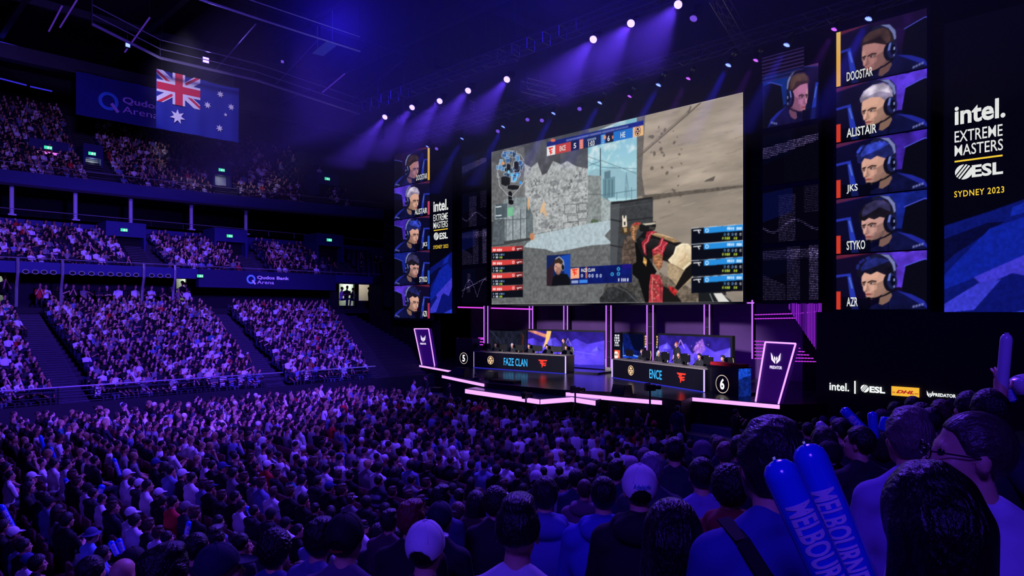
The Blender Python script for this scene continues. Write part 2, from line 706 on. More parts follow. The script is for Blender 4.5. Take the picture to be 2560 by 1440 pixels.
# walls under and between the tiers
slab('lower_bowl_wall', -34.0, -33.8, -10, 30, 0.0, 1.3, M_DARK)
XW = -50.0
open_px = [(-40, 16, 690, 765), (441, 466, 697, 762), (845, 886, 706, 764), (897, 978, 706, 752)]
ops = []
for u0, u1, v0, v1 in open_px:
    a, b = on_x(u0, v0, XW), on_x(u1, v0, XW)
    ops.append((a.y, b.y, on_x((u0 + u1) / 2, v1, XW).z, on_x((u0 + u1) / 2, v0, XW).z))
wb = MB()
cur = -10.0
for ya, yb, za, zb in ops:
    wb.box((XW - 0.1, (cur + ya) / 2, 6.9), (0.2, ya - cur, 3.4))
    wb.box((XW - 0.1, (ya + yb) / 2, (zb + 8.6) / 2), (0.2, yb - ya, 8.6 - zb))
    wb.box((XW - 0.1, (ya + yb) / 2, (za + 5.2) / 2), (0.2, yb - ya, za - 5.2))
    cur = yb
wb.box((XW - 0.1, (cur + 42) / 2, 6.9), (0.2, 42 - cur, 3.4))
struct(wb.build('wall_concourse', M_DARK))
slab('concourse_floor', -53.0, -47.4, -10, 42, 5.1, 5.45, M_DARK)
for i, (ya, yb, za, zb) in enumerate(ops):
    rb = MB()
    rb.box((XW - 2.6, (ya + yb) / 2, 6.8), (0.1, yb - ya + 1.2, 3.2))
    for yy in (ya - 0.3, yb + 0.3):
        rb.box((XW - 1.4, yy, 6.8), (2.4, 0.1, 3.2))
    rb.box((XW - 1.4, (ya + yb) / 2, 8.25), (2.4, yb - ya + 0.6, 0.1))
    struct(rb.build('lit_room_wall', M_PALE))
    warm = (1.0, 0.86, 0.74) if i == 3 else (0.85, 1.0, 0.9)
    lamp_light('room_light', 'POINT', (XW - 1.2, (ya + yb) / 2, 7.7), (0, 0, 0), (26, 22, 60, 48)[i], warm, 0.2)

# middle tier front: rounded band with round openings, then the sign panel
y_b0, y_b1 = on_x(45, 680, -46.5).y, on_x(495, 680, -46.5).y
slab('trim_1', -46.9, -46.5, -10, y_b1, 7.40, 8.05, M_FASC)
y_b2 = on_x(838, 700, -46.5).y
slab('trim_5', -46.9, -46.45, y_b2, 42, 7.5, 8.05, M_FASC)
slab('trim_2', -46.9, -46.4, y_b1, y_b2, 6.85, 8.05, surf('sign_panel_blue', (20, 22, 70), 0.7, noise=0.1))
slab('wall_suite_front', -54.9, -54.4, -10, 42, 9.7, 11.5, M_FASC)
slab('suite_floor', -60, -54.4, -10, 42, 11.3, 11.5, M_DARK)
slab('wall_suite_back', -60.2, -59.8, -10, 42, 11.3, 14.0, M_BLACK)


def curved_strip(name, pts, m, k=0.0042):
    """a section (x, z) swept along the hall following the bend of the upper level"""
    ys = [-10 + 52 * i / 16 for i in range(17)]
    b = MB()
    vs_ = [(x + bend(y, k), y, z) for y in ys for x, z in pts]
    q = len(pts)
    fs = [(j * q + i, (j + 1) * q + i, (j + 1) * q + (i + 1) % q, j * q + (i + 1) % q) for j in range(16) for i in range(q)]
    fs += [tuple(range(q)), tuple(16 * q + i for i in range(q))[::-1]]
    b.add(vs_, fs)
    return struct(b.build(name, m))


curved_strip('trim_3', [(-54.0, 13.55), (-53.9, 14.35), (-54.4, 14.35), (-54.5, 13.55)], M_FASC)
curved_strip('upper_tier_underside', [(-54.1, 13.4), (-54.0, 13.55), (-60, 13.9), (-60, 13.7)], M_SOFF)
# roof ring beam
curved_strip('roof_beam', [(-57.5, 22.6), (-57.5, 23.6), (-58.3, 23.6), (-58.3, 22.6)], M_STEEL, 0.0)

# slim white columns of the suite level
for u in (32, 192, 331, 483, 620):
    p = on_x(u, 480, -54.2)
    b = MB()
    b.bar((-54.6, p.y, 11.5), (-54.6, p.y, 13.6), 0.13, 10)
    b.box((-54.6, p.y, 11.55), (0.45, 0.45, 0.1))
    b.box((-54.6, p.y, 13.5), (0.5, 0.5, 0.12))
    struct(b.build('suite_column', surf('white_paint', (190, 190, 200), 0.6, noise=0.1)))

# ring-shaped light openings along the band
M_RING = glow('ring_glow', (120, 90, 250), 0.55, False)
for i, u in enumerate((64, 88, 110, 133, 181, 204, 228, 252, 276, 298, 319, 340, 379, 400, 420)):
    p = on_x(u, 677 + 0.03 * (u - 64) + 2, -46.48)
    t = thing('porthole', 'round porthole with violet rim in the blue balcony band, %s of fifteen from left' %
              ('first second third fourth fifth sixth seventh eighth ninth tenth eleventh twelfth thirteenth fourteenth fifteenth'.split()[i]),
              'porthole', p, 'portholes in the balcony band')
    fr = Frame(p + Vector((0, 0, 0)), (0, 1, 0), (0, 0, 1), (1, 0, 0))
    b = MB()
    ring(b, fr, 0, 0, 0.165, 0.13, 0.032, 0.03, 0, 24)
    b.build('rim', M_RING, t)
    b = MB()
    b.prism(ngon(0, 0, 0.14, 0.105, 24), 0.015, fr)
    b.build('recess', surf('recess_black', (6, 6, 8), 0.8), t)
# bowed mullions that part the band
for i, u in enumerate((43, 155, 358, 436)):
    p = on_x(u, 690, -46.4)
    b = MB()
    b.tube([(-46.3, p.y, 8.2), (-46.25, p.y, 7.9), (-46.3, p.y, 7.3), (-46.6, p.y, 6.6), (-46.7, p.y, 5.5)], 0.08, 6)
    struct(b.build('balcony_mullion', M_RAIL))

# exit signs
M_EXIT = glow('exit_green', (70, 235, 190), 1.0, False)
M_EXITW = glow('exit_white', (235, 255, 245), 1.1, False)
EXITS = [(120, 369, -57.9, 'upper tier, above the pink lit opening'), (230, 384, -57.5, 'upper tier, above the bright stair doorway'), (554, 425, -55.3, 'upper tier, over the doorway right of the flag'),
         (818, 447, -53.9, 'upper tier, farthest right near the haze'), (310, 575, -51.9, 'middle tier, above its left entrance'), (574, 590, -51.5, 'middle tier, above its middle entrance'),
         (823, 600, -50.9, 'middle tier, in the dim end seats'), (500, 690, -46.2, 'balcony band beside the arena sign'), (868, 699, -49.8, 'concourse wall above the lit doorway')]
for u, v, X, where in EXITS:
    p = on_x(u, v, X)
    s = 6.5 / FPX * (p - CAM).length
    t = thing('exit_sign', 'small green lit exit sign on the ' + where, 'exit sign', p, 'green exit signs')
    b = MB()
    b.box(p + Vector((-0.03, 0, 0)), (0.06, s * 2.3, s * 1.25))
    b.build('housing', M_CASE, t)
    fr = Frame(p + Vector((0.005, 0, 0)), (0, 1, 0), (0, 0, 1), (1, 0, 0))
    b = MB()
    b.prism([(-s * 1.05, -s * 0.5), (s * 1.05, -s * 0.5), (s * 1.05, s * 0.5), (-s * 1.05, s * 0.5)], 0.01, fr)
    b.build('lit_face', M_EXIT, t)
    b = MB()
    b.prism([(-s * .2, -s * .35), (s * .1, -s * .35), (s * .25, s * .1), (s * .05, s * .38), (-s * .15, s * .2)], 0.01, fr, 0, 0.012)
    b.prism([(s * .45, -s * .1), (s * .7, -s * .1), (s * .7, -s * .3), (s * .95, 0), (s * .7, s * .3), (s * .7, s * .1), (s * .45, s * .1)], 0.01, fr, 0, 0.012)
    b.build('running_figure_mark', M_EXITW, t)

# entrances let into the tiers: dark boxes with a sign panel above a doorway
def entrance(u, v0, v1, X, wd, lit, dep=2.2):
    a, b_ = on_x(u, v0, X), on_x(u, v1, X)
    zt, zb = a.z, b_.z
    y = a.y
    b = MB()
    for s in (-1, 1):
        b.add([(X + 0.0, y + s * wd / 2, zb), (X, y + s * wd / 2, zt), (X - dep, y + s * wd / 2, zt), (X - dep, y + s * wd / 2, zb),
               (X, y + s * (wd / 2 + .15), zb), (X, y + s * (wd / 2 + .15), zt), (X - dep, y + s * (wd / 2 + .15), zt), (X - dep, y + s * (wd / 2 + .15), zb)],
              [(0, 1, 2, 3), (4, 7, 6, 5), (0, 4, 5, 1), (1, 5, 6, 2), (2, 6, 7, 3), (3, 7, 4, 0)])
    b.box((X - dep / 2, y, zt + 0.5), (dep, wd + 0.3, 1.0))
    struct(b.build('entrance_surround', M_FASC))
    b = MB()
    b.box((X - 0.8, y, (zb + zt) / 2), (0.1, wd, zt - zb))
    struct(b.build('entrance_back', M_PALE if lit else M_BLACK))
    if lit:
        lamp_light('entrance_light', 'POINT', (X - 0.3, y, zt - 0.25), (0, 0, 0), lit, (0.8, 1.0, 0.92), 0.1)


entrance(233, 395, 436, -57.6, 1.0, 12)
entrance(556, 438, 470, -55.4, 1.2, 2.5)
entrance(820, 462, 490, -54.0, 1.8, 0)
entrance(316, 592, 640, -52.0, 2.2, 0)
entrance(578, 605, 650, -51.6, 2.2, 0)
entrance(826, 615, 655, -51.0, 2.2, 0)
# pink lit opening high on the left
p = on_x(122, 383, -58)
b = MB()
b.box(p, (0.1, 1.4, 0.16))
tag(b.build('strip_lamp', glow('pink_strip', (235, 120, 255), 1.0)), 'short pink strip lamp inside an upper tier entrance', 'lamp')
b = MB()
b.box(p + Vector((0, 0, 0.55)), (0.12, 2.4, 0.75))
struct(b.build('entrance_parapet', M_FASC))


# handrails: each run a thing of posts and rails
def handrail(label, pts, h, bars=2, step=1.6, r=0.028):
    t = thing('handrail', label, 'handrail', pts[0])
    top = MB()
    top.tube([Vector(p) + Vector((0, 0, h)) for p in pts], r, 6)
    top.build('top_rail', M_RAIL, t)
    lo = MB()
    for k in range(bars):
        lo.tube([Vector(p) + Vector((0, 0, h * (k + 0.5) / (bars + 0.3))) for p in pts], r * 0.6, 5)
    lo.build('lower_rail', M_STEEL, t)
    for a, b_ in zip(pts[:-1], pts[1:]):
        a, b_ = Vector(a), Vector(b_)
        n = max(1, int((b_ - a).length / step))
        for k in range(n):
            q = a + (b_ - a) * k / n
            pb = MB()
            pb.bar(q, q + Vector((0, 0, h)), r * 0.9, 6)
            pb.build('post', M_STEEL, t)


handrail('long pale handrail along the front of the lower stand, left of the second aisle', [(-34, -1, 1.0), (-34, 17.2, 1.0)], 1.0, 4, 1.9, 0.035)
handrail('short pale handrail along the front of the lower stand, right of the second aisle', [(-34, 18.2, 1.0), (-34, 23.0, 1.0)], 1.0, 4, 1.6, 0.035)
handrail('thin handrail on top of the balcony band with portholes', [(-46.55, -1, 8.05), (-46.55, 40, 8.05)], 0.2, 1, 2.2, 0.03)
handrail('thin handrail along the front of the dark suite level', [(-54.5, -1, 11.5), (-54.5, 40, 11.5)], 0.45, 2, 2.2, 0.03)
handrail('thin handrail on top of the uppermost blue balcony band', [(-54.1 + bend(y), y, 14.35) for y in (-1, 4, 8, 12, 16, 20, 24, 28, 32, 36)], 0.55, 2, 2.2, 0.03)

# arena sign on the balcony panel and the upper banner behind the flag
M_SIGN = surf('sign_letter', (150, 120, 230), 0.6, noise=0.05, emit=(150, 110, 230), strength=0.7)
M_SIGNB = surf('sign_letter_blue', (70, 110, 235), 0.6, noise=0.05, emit=(70, 90, 235), strength=0.7)


def arena_logo(fr, w, h, parent, my, mw):
    # ring with a slanted tail, two lines of lettering; box w x h, y down
    b = MB()
    R = h * 0.42
    ring(b, fr, R, h * 0.48, R, R, R * 0.36, 0.03, 0, 32)
    b.build('letter_ring', my, parent)
    b = MB()
    c, s = math.cos(0.9), math.sin(0.9)
    q = [(-0.55, -0.17), (0.55, -0.17), (0.55, 0.17), (-0.55, 0.17)]
    b.prism([(R * 1.62 + R * (a * c - d * s), h * 0.48 + R * (0.62 + a * s + d * c)) for a, d in q], 0.02, fr, 0, 0.035)
    b.build('letter_tail', mw, parent)
    b = MB()
    put_text(b, 'Qudos Bank', fr, R * 2.4, h * 0.12, w - R * 2.4, h * 0.36, 0.03, 0.025)
    b.build('lettering', mw, parent)
    b = MB()
    put_text(b, 'Arena', fr, R * 2.4, h * 0.56, (w - R * 2.4) * 0.52, h * 0.32, 0.03, 0.0)
    b.build('lettering', mw, parent)


p = on_x(616, 685, -46.38)
q = on_x(722, 715, -46.38)
t = thing('arena_sign', 'lit arena name sign on the blue balcony panel above the lower stand', 'sign', p)
arena_logo(Frame((-46.38, p.y, p.z), (0, 1, 0), (0, 0, -1), (1, 0, 0)), q.y - p.y, p.z - q.z, t, M_SIGNB, M_SIGN)
p = on_x(190, 176, -56.9)
t = thing('arena_banner', 'large dark blue arena banner hanging high up, half hidden by the flag', 'banner', p)
b = MB()
n = 14
L_ = 9.3
vs_, fs = [], []
for j in range(4):
    for i in range(n + 1):
        vs_.append((-56.95 + 0.05 * math.sin(i * 1.3 + j), p.y + L_ * i / n, p.z - 3.15 * j / 3))
for j in range(3):
    for i in range(n):
        a = j * (n + 1) + i
        fs.append((a, a + 1, a + n + 2, a + n + 1))
b.add(vs_, fs)
ban = b.build('cloth', surf('banner_cloth', (30, 34, 120), 0.8, noise=0.15, scale=1.5), t, True)
a = on_x(245, 222, -56.85)
arena_logo(Frame((-56.85, a.y, a.z), (0, 1, 0), (0, 0, -1), (1, 0, 0)), 6.5, 1.6, t, surf('banner_blue', (60, 130, 235), 0.7), surf('banner_lilac', (190, 150, 235), 0.7))
b = MB()
b.bar((-56.95, p.y, p.z), (-56.95, p.y + L_, p.z), 0.06, 6)
b.build('batten', M_STEEL, t)

# ---- the flag
XF = -48.0
fa, fb = on_x(391, 172, XF), on_x(598, 219, XF)
zt, zb_ = fa.z, on_x(390, 319, XF).z
t = thing('flag', 'large blue national flag with white stars hanging before the upper stand', 'flag', (XF, fa.y, zt))
FW, FH = fb.y - fa.y, zt - zb_
FR = Frame((XF, fa.y, zt), (0, 1, 0), (0, 0, -1), (1, 0, 0))
M_FB, M_FW, M_FR = surf('flag_blue', (30, 44, 150), 0.8, noise=0.12, scale=1.5), surf('flag_white', (238, 236, 240), 0.8, noise=0.04), surf('flag_red', (225, 40, 70), 0.8, noise=0.08)
def ripple(x, y):
    return 0.05 * math.sin(x * 2.6 + 0.4 * y) + 0.03 * math.sin(x * 5.3) * min(1, y / 2)
def flag_poly(mb, pts, d, mi=0):
    mb.prism(pts, 0.006, FR, mi, d)
b = MB()
n = 30
vs_ = [FR.at(FW * i / n, FH * j / 12, ripple(FW * i / n, FH * j / 12) - 0.1) for j in range(13) for i in range(n + 1)]
fs = [(j * (n + 1) + i, (j + 1) * (n + 1) + i, (j + 1) * (n + 1) + i + 1, j * (n + 1) + i + 1) for j in range(12) for i in range(n)]
b.add(vs_, fs)
b.build('cloth', M_FB, t, True)
cw, chh = FW * 0.505, FH * 0.545
cant = [(0, 0), (cw, 0), (cw, chh), (0, chh)]
def diag(wd, off=0.0, seg=None):
    out = []
    for (a, b_) in (((0, 0), (cw, chh)), ((0, chh), (cw, 0))):
        dx, dy = b_[0] - a[0], b_[1] - a[1]
        L = math.hypot(dx, dy)
        nx, ny = -dy / L, dx / L
        for s0, s1, sg in ((-.1, .5, 1), (.5, 1.1, -1)):
            o = off * sg
            q = [(a[0] + dx * s + nx * (o + k), a[1] + dy * s + ny * (o + k)) for s, k in ((s0, wd), (s1, wd), (s1, -wd), (s0, -wd))]
            for nn, kk in (((1, 0), 0), ((-1, 0), -cw), ((0, 1), 0), ((0, -1), -chh)):
                q = clip(q, nn, kk) if q else q
            if len(q) > 2:
                out.append(q)
    return out
b = MB()
diag_n = 0
for q in diag(chh * 0.115):
    flag_poly(b, q, 0.02 + 0.002 * (diag_n := diag_n + 1))
wv, wh = chh * 0.19, chh * 0.19
flag_poly(b, [(cw / 2 - wv, 0), (cw / 2 + wv, 0), (cw / 2 + wv, chh), (cw / 2 - wv, chh)], 0.034)
flag_poly(b, [(0, chh / 2 - wh), (cw, chh / 2 - wh), (cw, chh / 2 + wh), (0, chh / 2 + wh)], 0.037)
b.build('white_crosses', M_FW, t)
b = MB()
for q in diag(chh * 0.04, chh * 0.045):
    flag_poly(b, q, 0.03)
wv = chh * 0.115
flag_poly(b, [(cw / 2 - wv, 0), (cw / 2 + wv, 0), (cw / 2 + wv, chh), (cw / 2 - wv, chh)], 0.048)
flag_poly(b, [(0, chh / 2 - wv), (cw, chh / 2 - wv), (cw, chh / 2 + wv), (0, chh / 2 + wv)], 0.051)
b.build('red_crosses', M_FR, t)
def star(cx, cy, r, n):
    return [(cx + (r if k % 2 == 0 else r * 0.46) * math.sin(math.pi * k / n), cy - (r if k % 2 == 0 else r * 0.46) * math.cos(math.pi * k / n)) for k in range(2 * n)]
for cu, cv, r, n in ((443, 292, 0.5, 7), (550, 236, 0.25, 7), (518, 263, 0.25, 7), (577, 268, 0.25, 7), (563, 287, 0.14, 5), (548, 321, 0.26, 7)):
    c = on_x(cu, cv, XF)
    b = MB()
    flag_poly(b, star(c.y - fa.y, zt - c.z, r, n), 0.05)
    b.build('star', M_FW, t)
b = MB()
b.bar((XF - 0.1, fa.y, zt), (XF - 0.1, fb.y, zt), 0.05, 6)
b.build('batten', M_STEEL, t)
for y in (fa.y + 0.4, fb.y - 0.4):
    b = MB()
    b.bar((XF - 0.1, y, zt), (XF - 0.1, y, 24.5), 0.02, 4)
    b.build('cable', M_STEEL, t)
lamp_light('flag_light', 'SPOT', (-34, 10, 20), (XF, (fa.y + fb.y) / 2, (zt + zb_) / 2), 5200, (0.85, 0.8, 1.0), 0.4, 24, 0.3)
# ------------------------------------------------------------------ video walls
YS = 30.0
M_LET = glow('screen_white', (225, 228, 225), 1.0, False)
M_LETY = glow('screen_yellow', (245, 205, 60), 1.0, False)
M_LETK = glow('screen_dark', (30, 22, 12), 1.0, False)
M_RED = glow('screen_red', (238, 62, 52), 1.0, False)
M_FRAME = surf('screen_frame', (12, 12, 15), 0.6, noise=0.15)


def wall_frame(u0, v0, u1, v1, Y=YS):
    """frame on the stage wall plane from the pixels of the top left and bottom right corners"""
    a, b = on_y(u0, v0, Y), on_y(u1, v1, Y)
    return Frame((a.x, Y, a.z), (1, 0, 0), (0, 0, -1), (0, -1, 0)), b.x - a.x, a.z - b.z


def screen_thing(name, label, cat, fr, w, h, group=None, border=0.12):
    t = thing(name, label, cat, fr.at(0, h, -0.2), group)
    b = MB()
    b.prism([(-border, -border), (w + border, -border), (w + border, h + border), (-border, h + border)], 0.28, fr, 0, -0.3)
    b.build('frame', M_FRAME, t)
    return t


def fmap_for(fr, w, h, cx=0.0, cy=0.0, sc=1.0):
    """crop pixels -> unit coordinates of a wall picture"""
    def f(p):
        q = on_y(cx + p[0] / sc, cy + p[1] / sc, fr.o.y)
        return ((q.x - fr.o.x) / w, (fr.o.z - q.z) / h)
    return f


# ---- the main screen: a view down an alley over a rifle, with score panels
fr, w, h = wall_frame(1229, 380, 1857.5, 756)
h = on_y(1229, 380, YS).z - on_y(1229, 761, YS).z
MS = screen_thing('main_screen', 'huge main video screen above the stage showing a rifle aimed down a stone alley', 'screen', fr, w, h)
cv = Canvas(560, 316, (104, 106, 108), 2, fmap_for(fr, w, h, 1200, 220, 2.5721))
W2, H2 = cv.W, cv.H
n1, n2, n3 = fbm(W2, H2, 26, 5, 1), fbm(W2, H2, 9, 4, 2), fbm(W2, H2, 40, 5, 3, 4.0)
stone = 0.74 + 0.52 * n2
stone2 = 0.74 + 0.52 * n3
cv.poly([(60, 300), (720, 300), (720, 960), (60, 1010)], (150, 153, 154), 1, stone)
# pits, cracks and a few dressed blocks in the left wall
rng = random.Random(4)
cv.poly([(290, 470), (695, 470), (695, 930), (290, 960)], (172, 175, 176), 0.75, stone)
n4 = fbm(W2, H2, 7, 3, 31)
pit = np.clip((0.40 - n4) * 9, 0, 1) * np.clip(n1 * 2.2 - 0.55, 0, 1)
r = cv.mask([(290, 480), (695, 480), (695, 910), (290, 950)])
k_ = (r[1] * pit[r[0]])[..., None] * 0.75
cv.a[r[0]] = cv.a[r[0]] * (1 - k_) + np.array((62, 63, 66)) * k_
for x, y, s_ in ((485, 610, 40), (480, 660, 34), (560, 640, 26), (620, 720, 30), (360, 700, 34), (410, 880, 40), (470, 890, 30), (640, 600, 24)):
    q = [(x + s_ * rng.uniform(.6, 1.1) * math.cos(a), y + s_ * .55 * rng.uniform(.6, 1.1) * math.sin(a)) for a in (0.3, 1.1, 2.0, 2.9, 3.6, 4.4, 5.2, 5.9)]
    cv.poly(q, (104, 106, 110), 0.55, stone)
for _ in range(26):
    x, y = rng.uniform(300, 640), rng.uniform(590, 890)
    pts = [(x, y)]
    for _k in range(4):
        pts.append((pts[-1][0] + rng.uniform(8, 24), pts[-1][1] + rng.uniform(-10, 10)))
    cv.line(pts, 2.4, (86, 88, 90), 0.8)
for bx in ((540, 745, 625, 810), (632, 738, 692, 790), (560, 815, 640, 860), (625, 795, 694, 842), (535, 862, 600, 905), (630, 850, 692, 896)):
    cv.poly([(bx[0], bx[1] + 4), (bx[2], bx[1]), (bx[2] - 4, bx[3]), (bx[0] + 4, bx[3] + 3)], (70, 72, 74), 0.8)
    cv.poly([(bx[0] + 4, bx[1] + 7), (bx[2] - 4, bx[1] + 4), (bx[2] - 7, bx[3] - 4), (bx[0] + 7, bx[3] - 2)], (165, 168, 168), 1, stone)
# dark upper part with a ragged lower edge
edge = [(60, 470), (150, 500), (290, 490), (330, 512), (370, 478), (400, 560), (430, 548), (470, 470), (520, 492), (560, 470), (620, 505), (700, 520)]
cv.poly([(60, 250)] + edge[:3] + edge[3:] + [(700, 250)], (72, 73, 80), 0.92, 0.6 + 0.8 * n1)
cv.poly([(60, 300), (160, 300), (150, 1000), (60, 1010)], (88, 88, 90), 0.8, stone)
cv.poly([(155, 380), (285, 380), (290, 700), (150, 720)], (104, 104, 106), 0.9, stone)
# sky, far buildings, pole and wires
cv.poly([(695, 300), (1012, 170), (1012, 720), (840, 730), (695, 620)], (128, 186, 204), 1, None, (176, 212, 220))
cl = np.clip((n1 - 0.45) * 4, 0, 1)
r = cv.mask([(695, 300), (1012, 170), (1012, 660), (695, 620)])
cv.a[r[0]] = cv.a[r[0]] * (1 - 0.75 * (r[1] * cl[r[0]])[..., None]) + np.array((226, 236, 238)) * 0.75 * (r[1] * cl[r[0]])[..., None]
cv.poly([(700, 540), (740, 520), (800, 525), (860, 500), (930, 540), (1010, 530), (1010, 710), (700, 710)], (140, 178, 190), 0.9)
cv.poly([(790, 585), (868, 570), (868, 700), (790, 715)], (104, 140, 152))
cv.poly([(800, 540), (838, 530), (838, 580), (800, 585)], (90, 120, 134))
for x in (805, 830, 850):
    cv.line([(x, 590), (x, 700)], 6, (74, 104, 116))
for x in (930, 948, 962):
    cv.line([(940, 545), (x, 700)], 4, (110, 145, 158))
cv.line([(780, 690), (1005, 655)], 4, (80, 110, 122))
for x in (820, 880, 940, 975):
    cv.line([(x, 640 if x > 930 else 670), (x, 720)], 3, (84, 112, 122))
for pts in ([(690, 440), (775, 470)], [(700, 480), (775, 505)], [(775, 465), (1005, 550)], [(700, 500), (775, 470)], [(775, 510), (1005, 520)]):
    cv.line(pts, 2.5, (60, 84, 94))
cv.line([(775, 388), (775, 700)], 7, (66, 84, 92))
cv.poly([(695, 562), (780, 566), (780, 868), (695, 870)], (128, 134, 134), 1, stone)
cv.line([(695, 684), (780, 684)], 4, (80, 84, 84))
cv.poly([(780, 700), (842, 730), (842, 850), (780, 862)], (150, 160, 160), 1, stone)
cv.ell(737, 858, 26, 14, (70, 88, 60), 0.8)
# ground
cv.poly([(60, 1010), (345, 940), (840, 846), (860, 1400), (60, 1400)], (98, 100, 101), 1, 0.75 + 0.5 * n2)
cv.poly([(282, 1022), (345, 944), (700, 872), (840, 848), (840, 905), (800, 950), (850, 1000), (700, 1014), (480, 1056), (420, 1036)], (168, 184, 190), 1, 0.85 + 0.3 * n2)
# crates
cv.poly([(75, 860), (160, 850), (160, 1010), (75, 1020)], (62, 66, 72))
for q, g in (([(158, 715), (300, 698), (305, 765), (158, 780)], (126, 136, 140)), ([(150, 778), (318, 768), (318, 985), (150, 1000)], (142, 152, 156)), ([(300, 700), (340, 820), (345, 965), (300, 1000)], (98, 108, 112)),
             ([(95, 770), (160, 760), (160, 1000), (80, 1010)], (84, 92, 98))):
    cv.poly(q, g, 1, stone)
for x in (168, 212, 262, 300):
    cv.line([(x, 780), (x, 992)], 5, (70, 78, 82))
cv.line([(150, 850), (318, 838)], 5, (80, 88, 92))
cv.poly([(155, 985), (340, 960), (340, 975), (155, 1008)], (60, 62, 64))
cv.ell(404, 770, 11, 40, (226, 180, 130), 0.8, 0.3)
cv.ell(420, 800, 10, 30, (214, 168, 120), 0.7, -0.2)
cv.ell(312, 745, 8, 38, (224, 170, 120), 0.8)
cv.ell(336, 955, 16, 24, (208, 130, 86), 0.8)
# right wall, streaked and cracked
cv.poly([(1008, 190), (1700, 20), (1700, 1400), (1100, 1400), (1008, 700)], (160, 147, 134), 1, stone2)
cv.poly([(1008, 190), (1062, 176), (1040, 560), (1060, 690), (1008, 700)], (84, 82, 82), 0.75, stone)
cv.poly([(1008, 700), (1120, 690), (1700, 650), (1700, 1400), (1100, 1400)], (128, 118, 108), 0.45)
cv.poly([(1040, 690), (1230, 672), (1700, 622), (1700, 640), (1230, 700), (1120, 720), (1060, 745)], (84, 78, 72), 0.85, stone)
cv.line([(1010, 452), (1140, 340), (1330, 175), (1420, 95)], 7, (92, 84, 76))
cv.line([(1010, 440), (1140, 325), (1310, 180), (1360, 120)], 4, (110, 100, 92))
cv.line([(1330, 180), (1352, 130), (1352, 118)], 10, (104, 96, 88))
for _ in range(70):
    x, y = rng.uniform(1080, 1680), rng.uniform(120, 860)
    l = rng.uniform(15, 90)
    cv.line([(x, y), (x + l, y - l * 0.28)], rng.uniform(1.5, 5), (rng.choice([(118, 108, 98), (186, 172, 158), (108, 98, 90)])), 0.5)
for _ in range(30):
    cv.ell(rng.uniform(1070, 1300), rng.uniform(230, 760), rng.uniform(3, 12), rng.uniform(3, 14), (84, 76, 70), 0.7, 0.5)
cv.poly([(1455, 590), (1512, 566), (1500, 598), (1440, 604)], (92, 84, 78))
# dark drum
cv.poly([(838, 738), (1112, 702), (1112, 1125), (1100, 1150), (838, 1140)], (58, 60, 63), 1, 0.8 + 0.4 * n2)
cv.poly([(838, 738), (900, 728), (880, 1140), (838, 1140)], (84, 88, 92), 0.7)
cv.poly([(842, 735), (1110, 700), (1106, 712), (848, 748)], (34, 35, 38))
for y in (845, 1010):
    cv.line([(838, y), (900, y + 12), (1112, y - 14)], 8, (38, 39, 42))
cv.line([(850, 775), (1100, 742)], 3, (110, 112, 114), 0.8)
# sleeve, glove and rifle, drawn on a closer crop
def RF(pts):
    return [((300 + x / 3.032) * 2.5721, (280 + y / 3.032) * 2.5721) for x, y in pts]
def R(pts, col, al=1.0, tex=None, grad=None):
    cv.poly(RF(pts), col, al, tex, grad)
def RL(pts, wd, col, al=1.0):
    cv.line(RF(pts), wd * .85, col, al)
rough = 0.45 + 1.1 * n2
R([(0, 800), (40, 640), (120, 590), (250, 560), (320, 610), (350, 690), (360, 800)], (74, 72, 70), 1, rough)
R([(0, 740), (60, 660), (160, 650), (270, 720), (300, 800), (0, 800)], (48, 49, 52), 1, rough)
RL([(120, 655), (200, 690), (285, 775)], 5, (112, 112, 112), 0.8)
R([(690, 355), (790, 390), (900, 520), (960, 720), (700, 720)], (44, 41, 44), 1, rough)
R([(740, 705), (900, 690), (1040, 800), (730, 800)], (26, 28, 32))
R([(858, 705), (920, 702), (980, 770), (900, 776)], (214, 212, 206))
RL([(830, 706), (870, 800)], 6, (140, 150, 146)); RL([(950, 704), (1000, 770)], 4, (120, 122, 122))
R([(245, 310), (300, 330), (430, 540), (390, 600), (376, 800), (350, 800), (290, 600), (245, 560)], (15, 14, 16))
R([(165, 370), (185, 300), (215, 268), (262, 290), (276, 470), (240, 492), (165, 482)], (86, 72, 64), 1, rough)
for y in (330, 372, 415, 455):
    RL([(172, y + 6), (225, y), (268, y - 16)], 5, (52, 44, 42), 0.8)
RL([(190, 300), (178, 380), (172, 460)], 6, (120, 104, 94), 0.6)
R([(275, 300), (330, 240), (390, 232), (480, 262), (600, 318), (702, 350), (702, 570), (560, 485), (430, 440), (330, 445), (285, 345)], (25, 24, 26), 1, 0.7 + 0.5 * n2)
for k in range(9):                                      # round black handguard
    RL([(300 + 6 * k, 292 + 9 * k), (420 + 6 * k, 300 + 14 * k), (600 + 4 * k, 360 + 12 * k)], 7, (64 - 6 * k, 62 - 6 * k, 64 - 6 * k), 0.6)
R([(378, 258), (400, 240), (470, 258), (560, 288), (600, 320), (560, 322), (470, 290)], (158, 126, 90), 1, 0.7 + 0.6 * n2)
RL([(392, 246), (470, 264), (552, 290)], 4, (236, 216, 184), 0.9)
R([(450, 545), (520, 590), (640, 640), (745, 705), (745, 800), (470, 800)], (104, 92, 80), 1, rough)
R([(460, 640), (560, 690), (640, 800), (476, 800)], (26, 23, 24))
R([(515, 650), (555, 660), (585, 690), (570, 725), (530, 690)], (178, 40, 42), 1, rough)
R([(384, 560), (450, 565), (478, 640), (472, 800), (368, 800), (372, 650)], (158, 52, 60), 1, rough)
RL([(400, 580), (392, 680), (396, 775)], 7, (226, 160, 140), 0.7); RL([(455, 600), (462, 760)], 5, (96, 26, 32), 0.9)
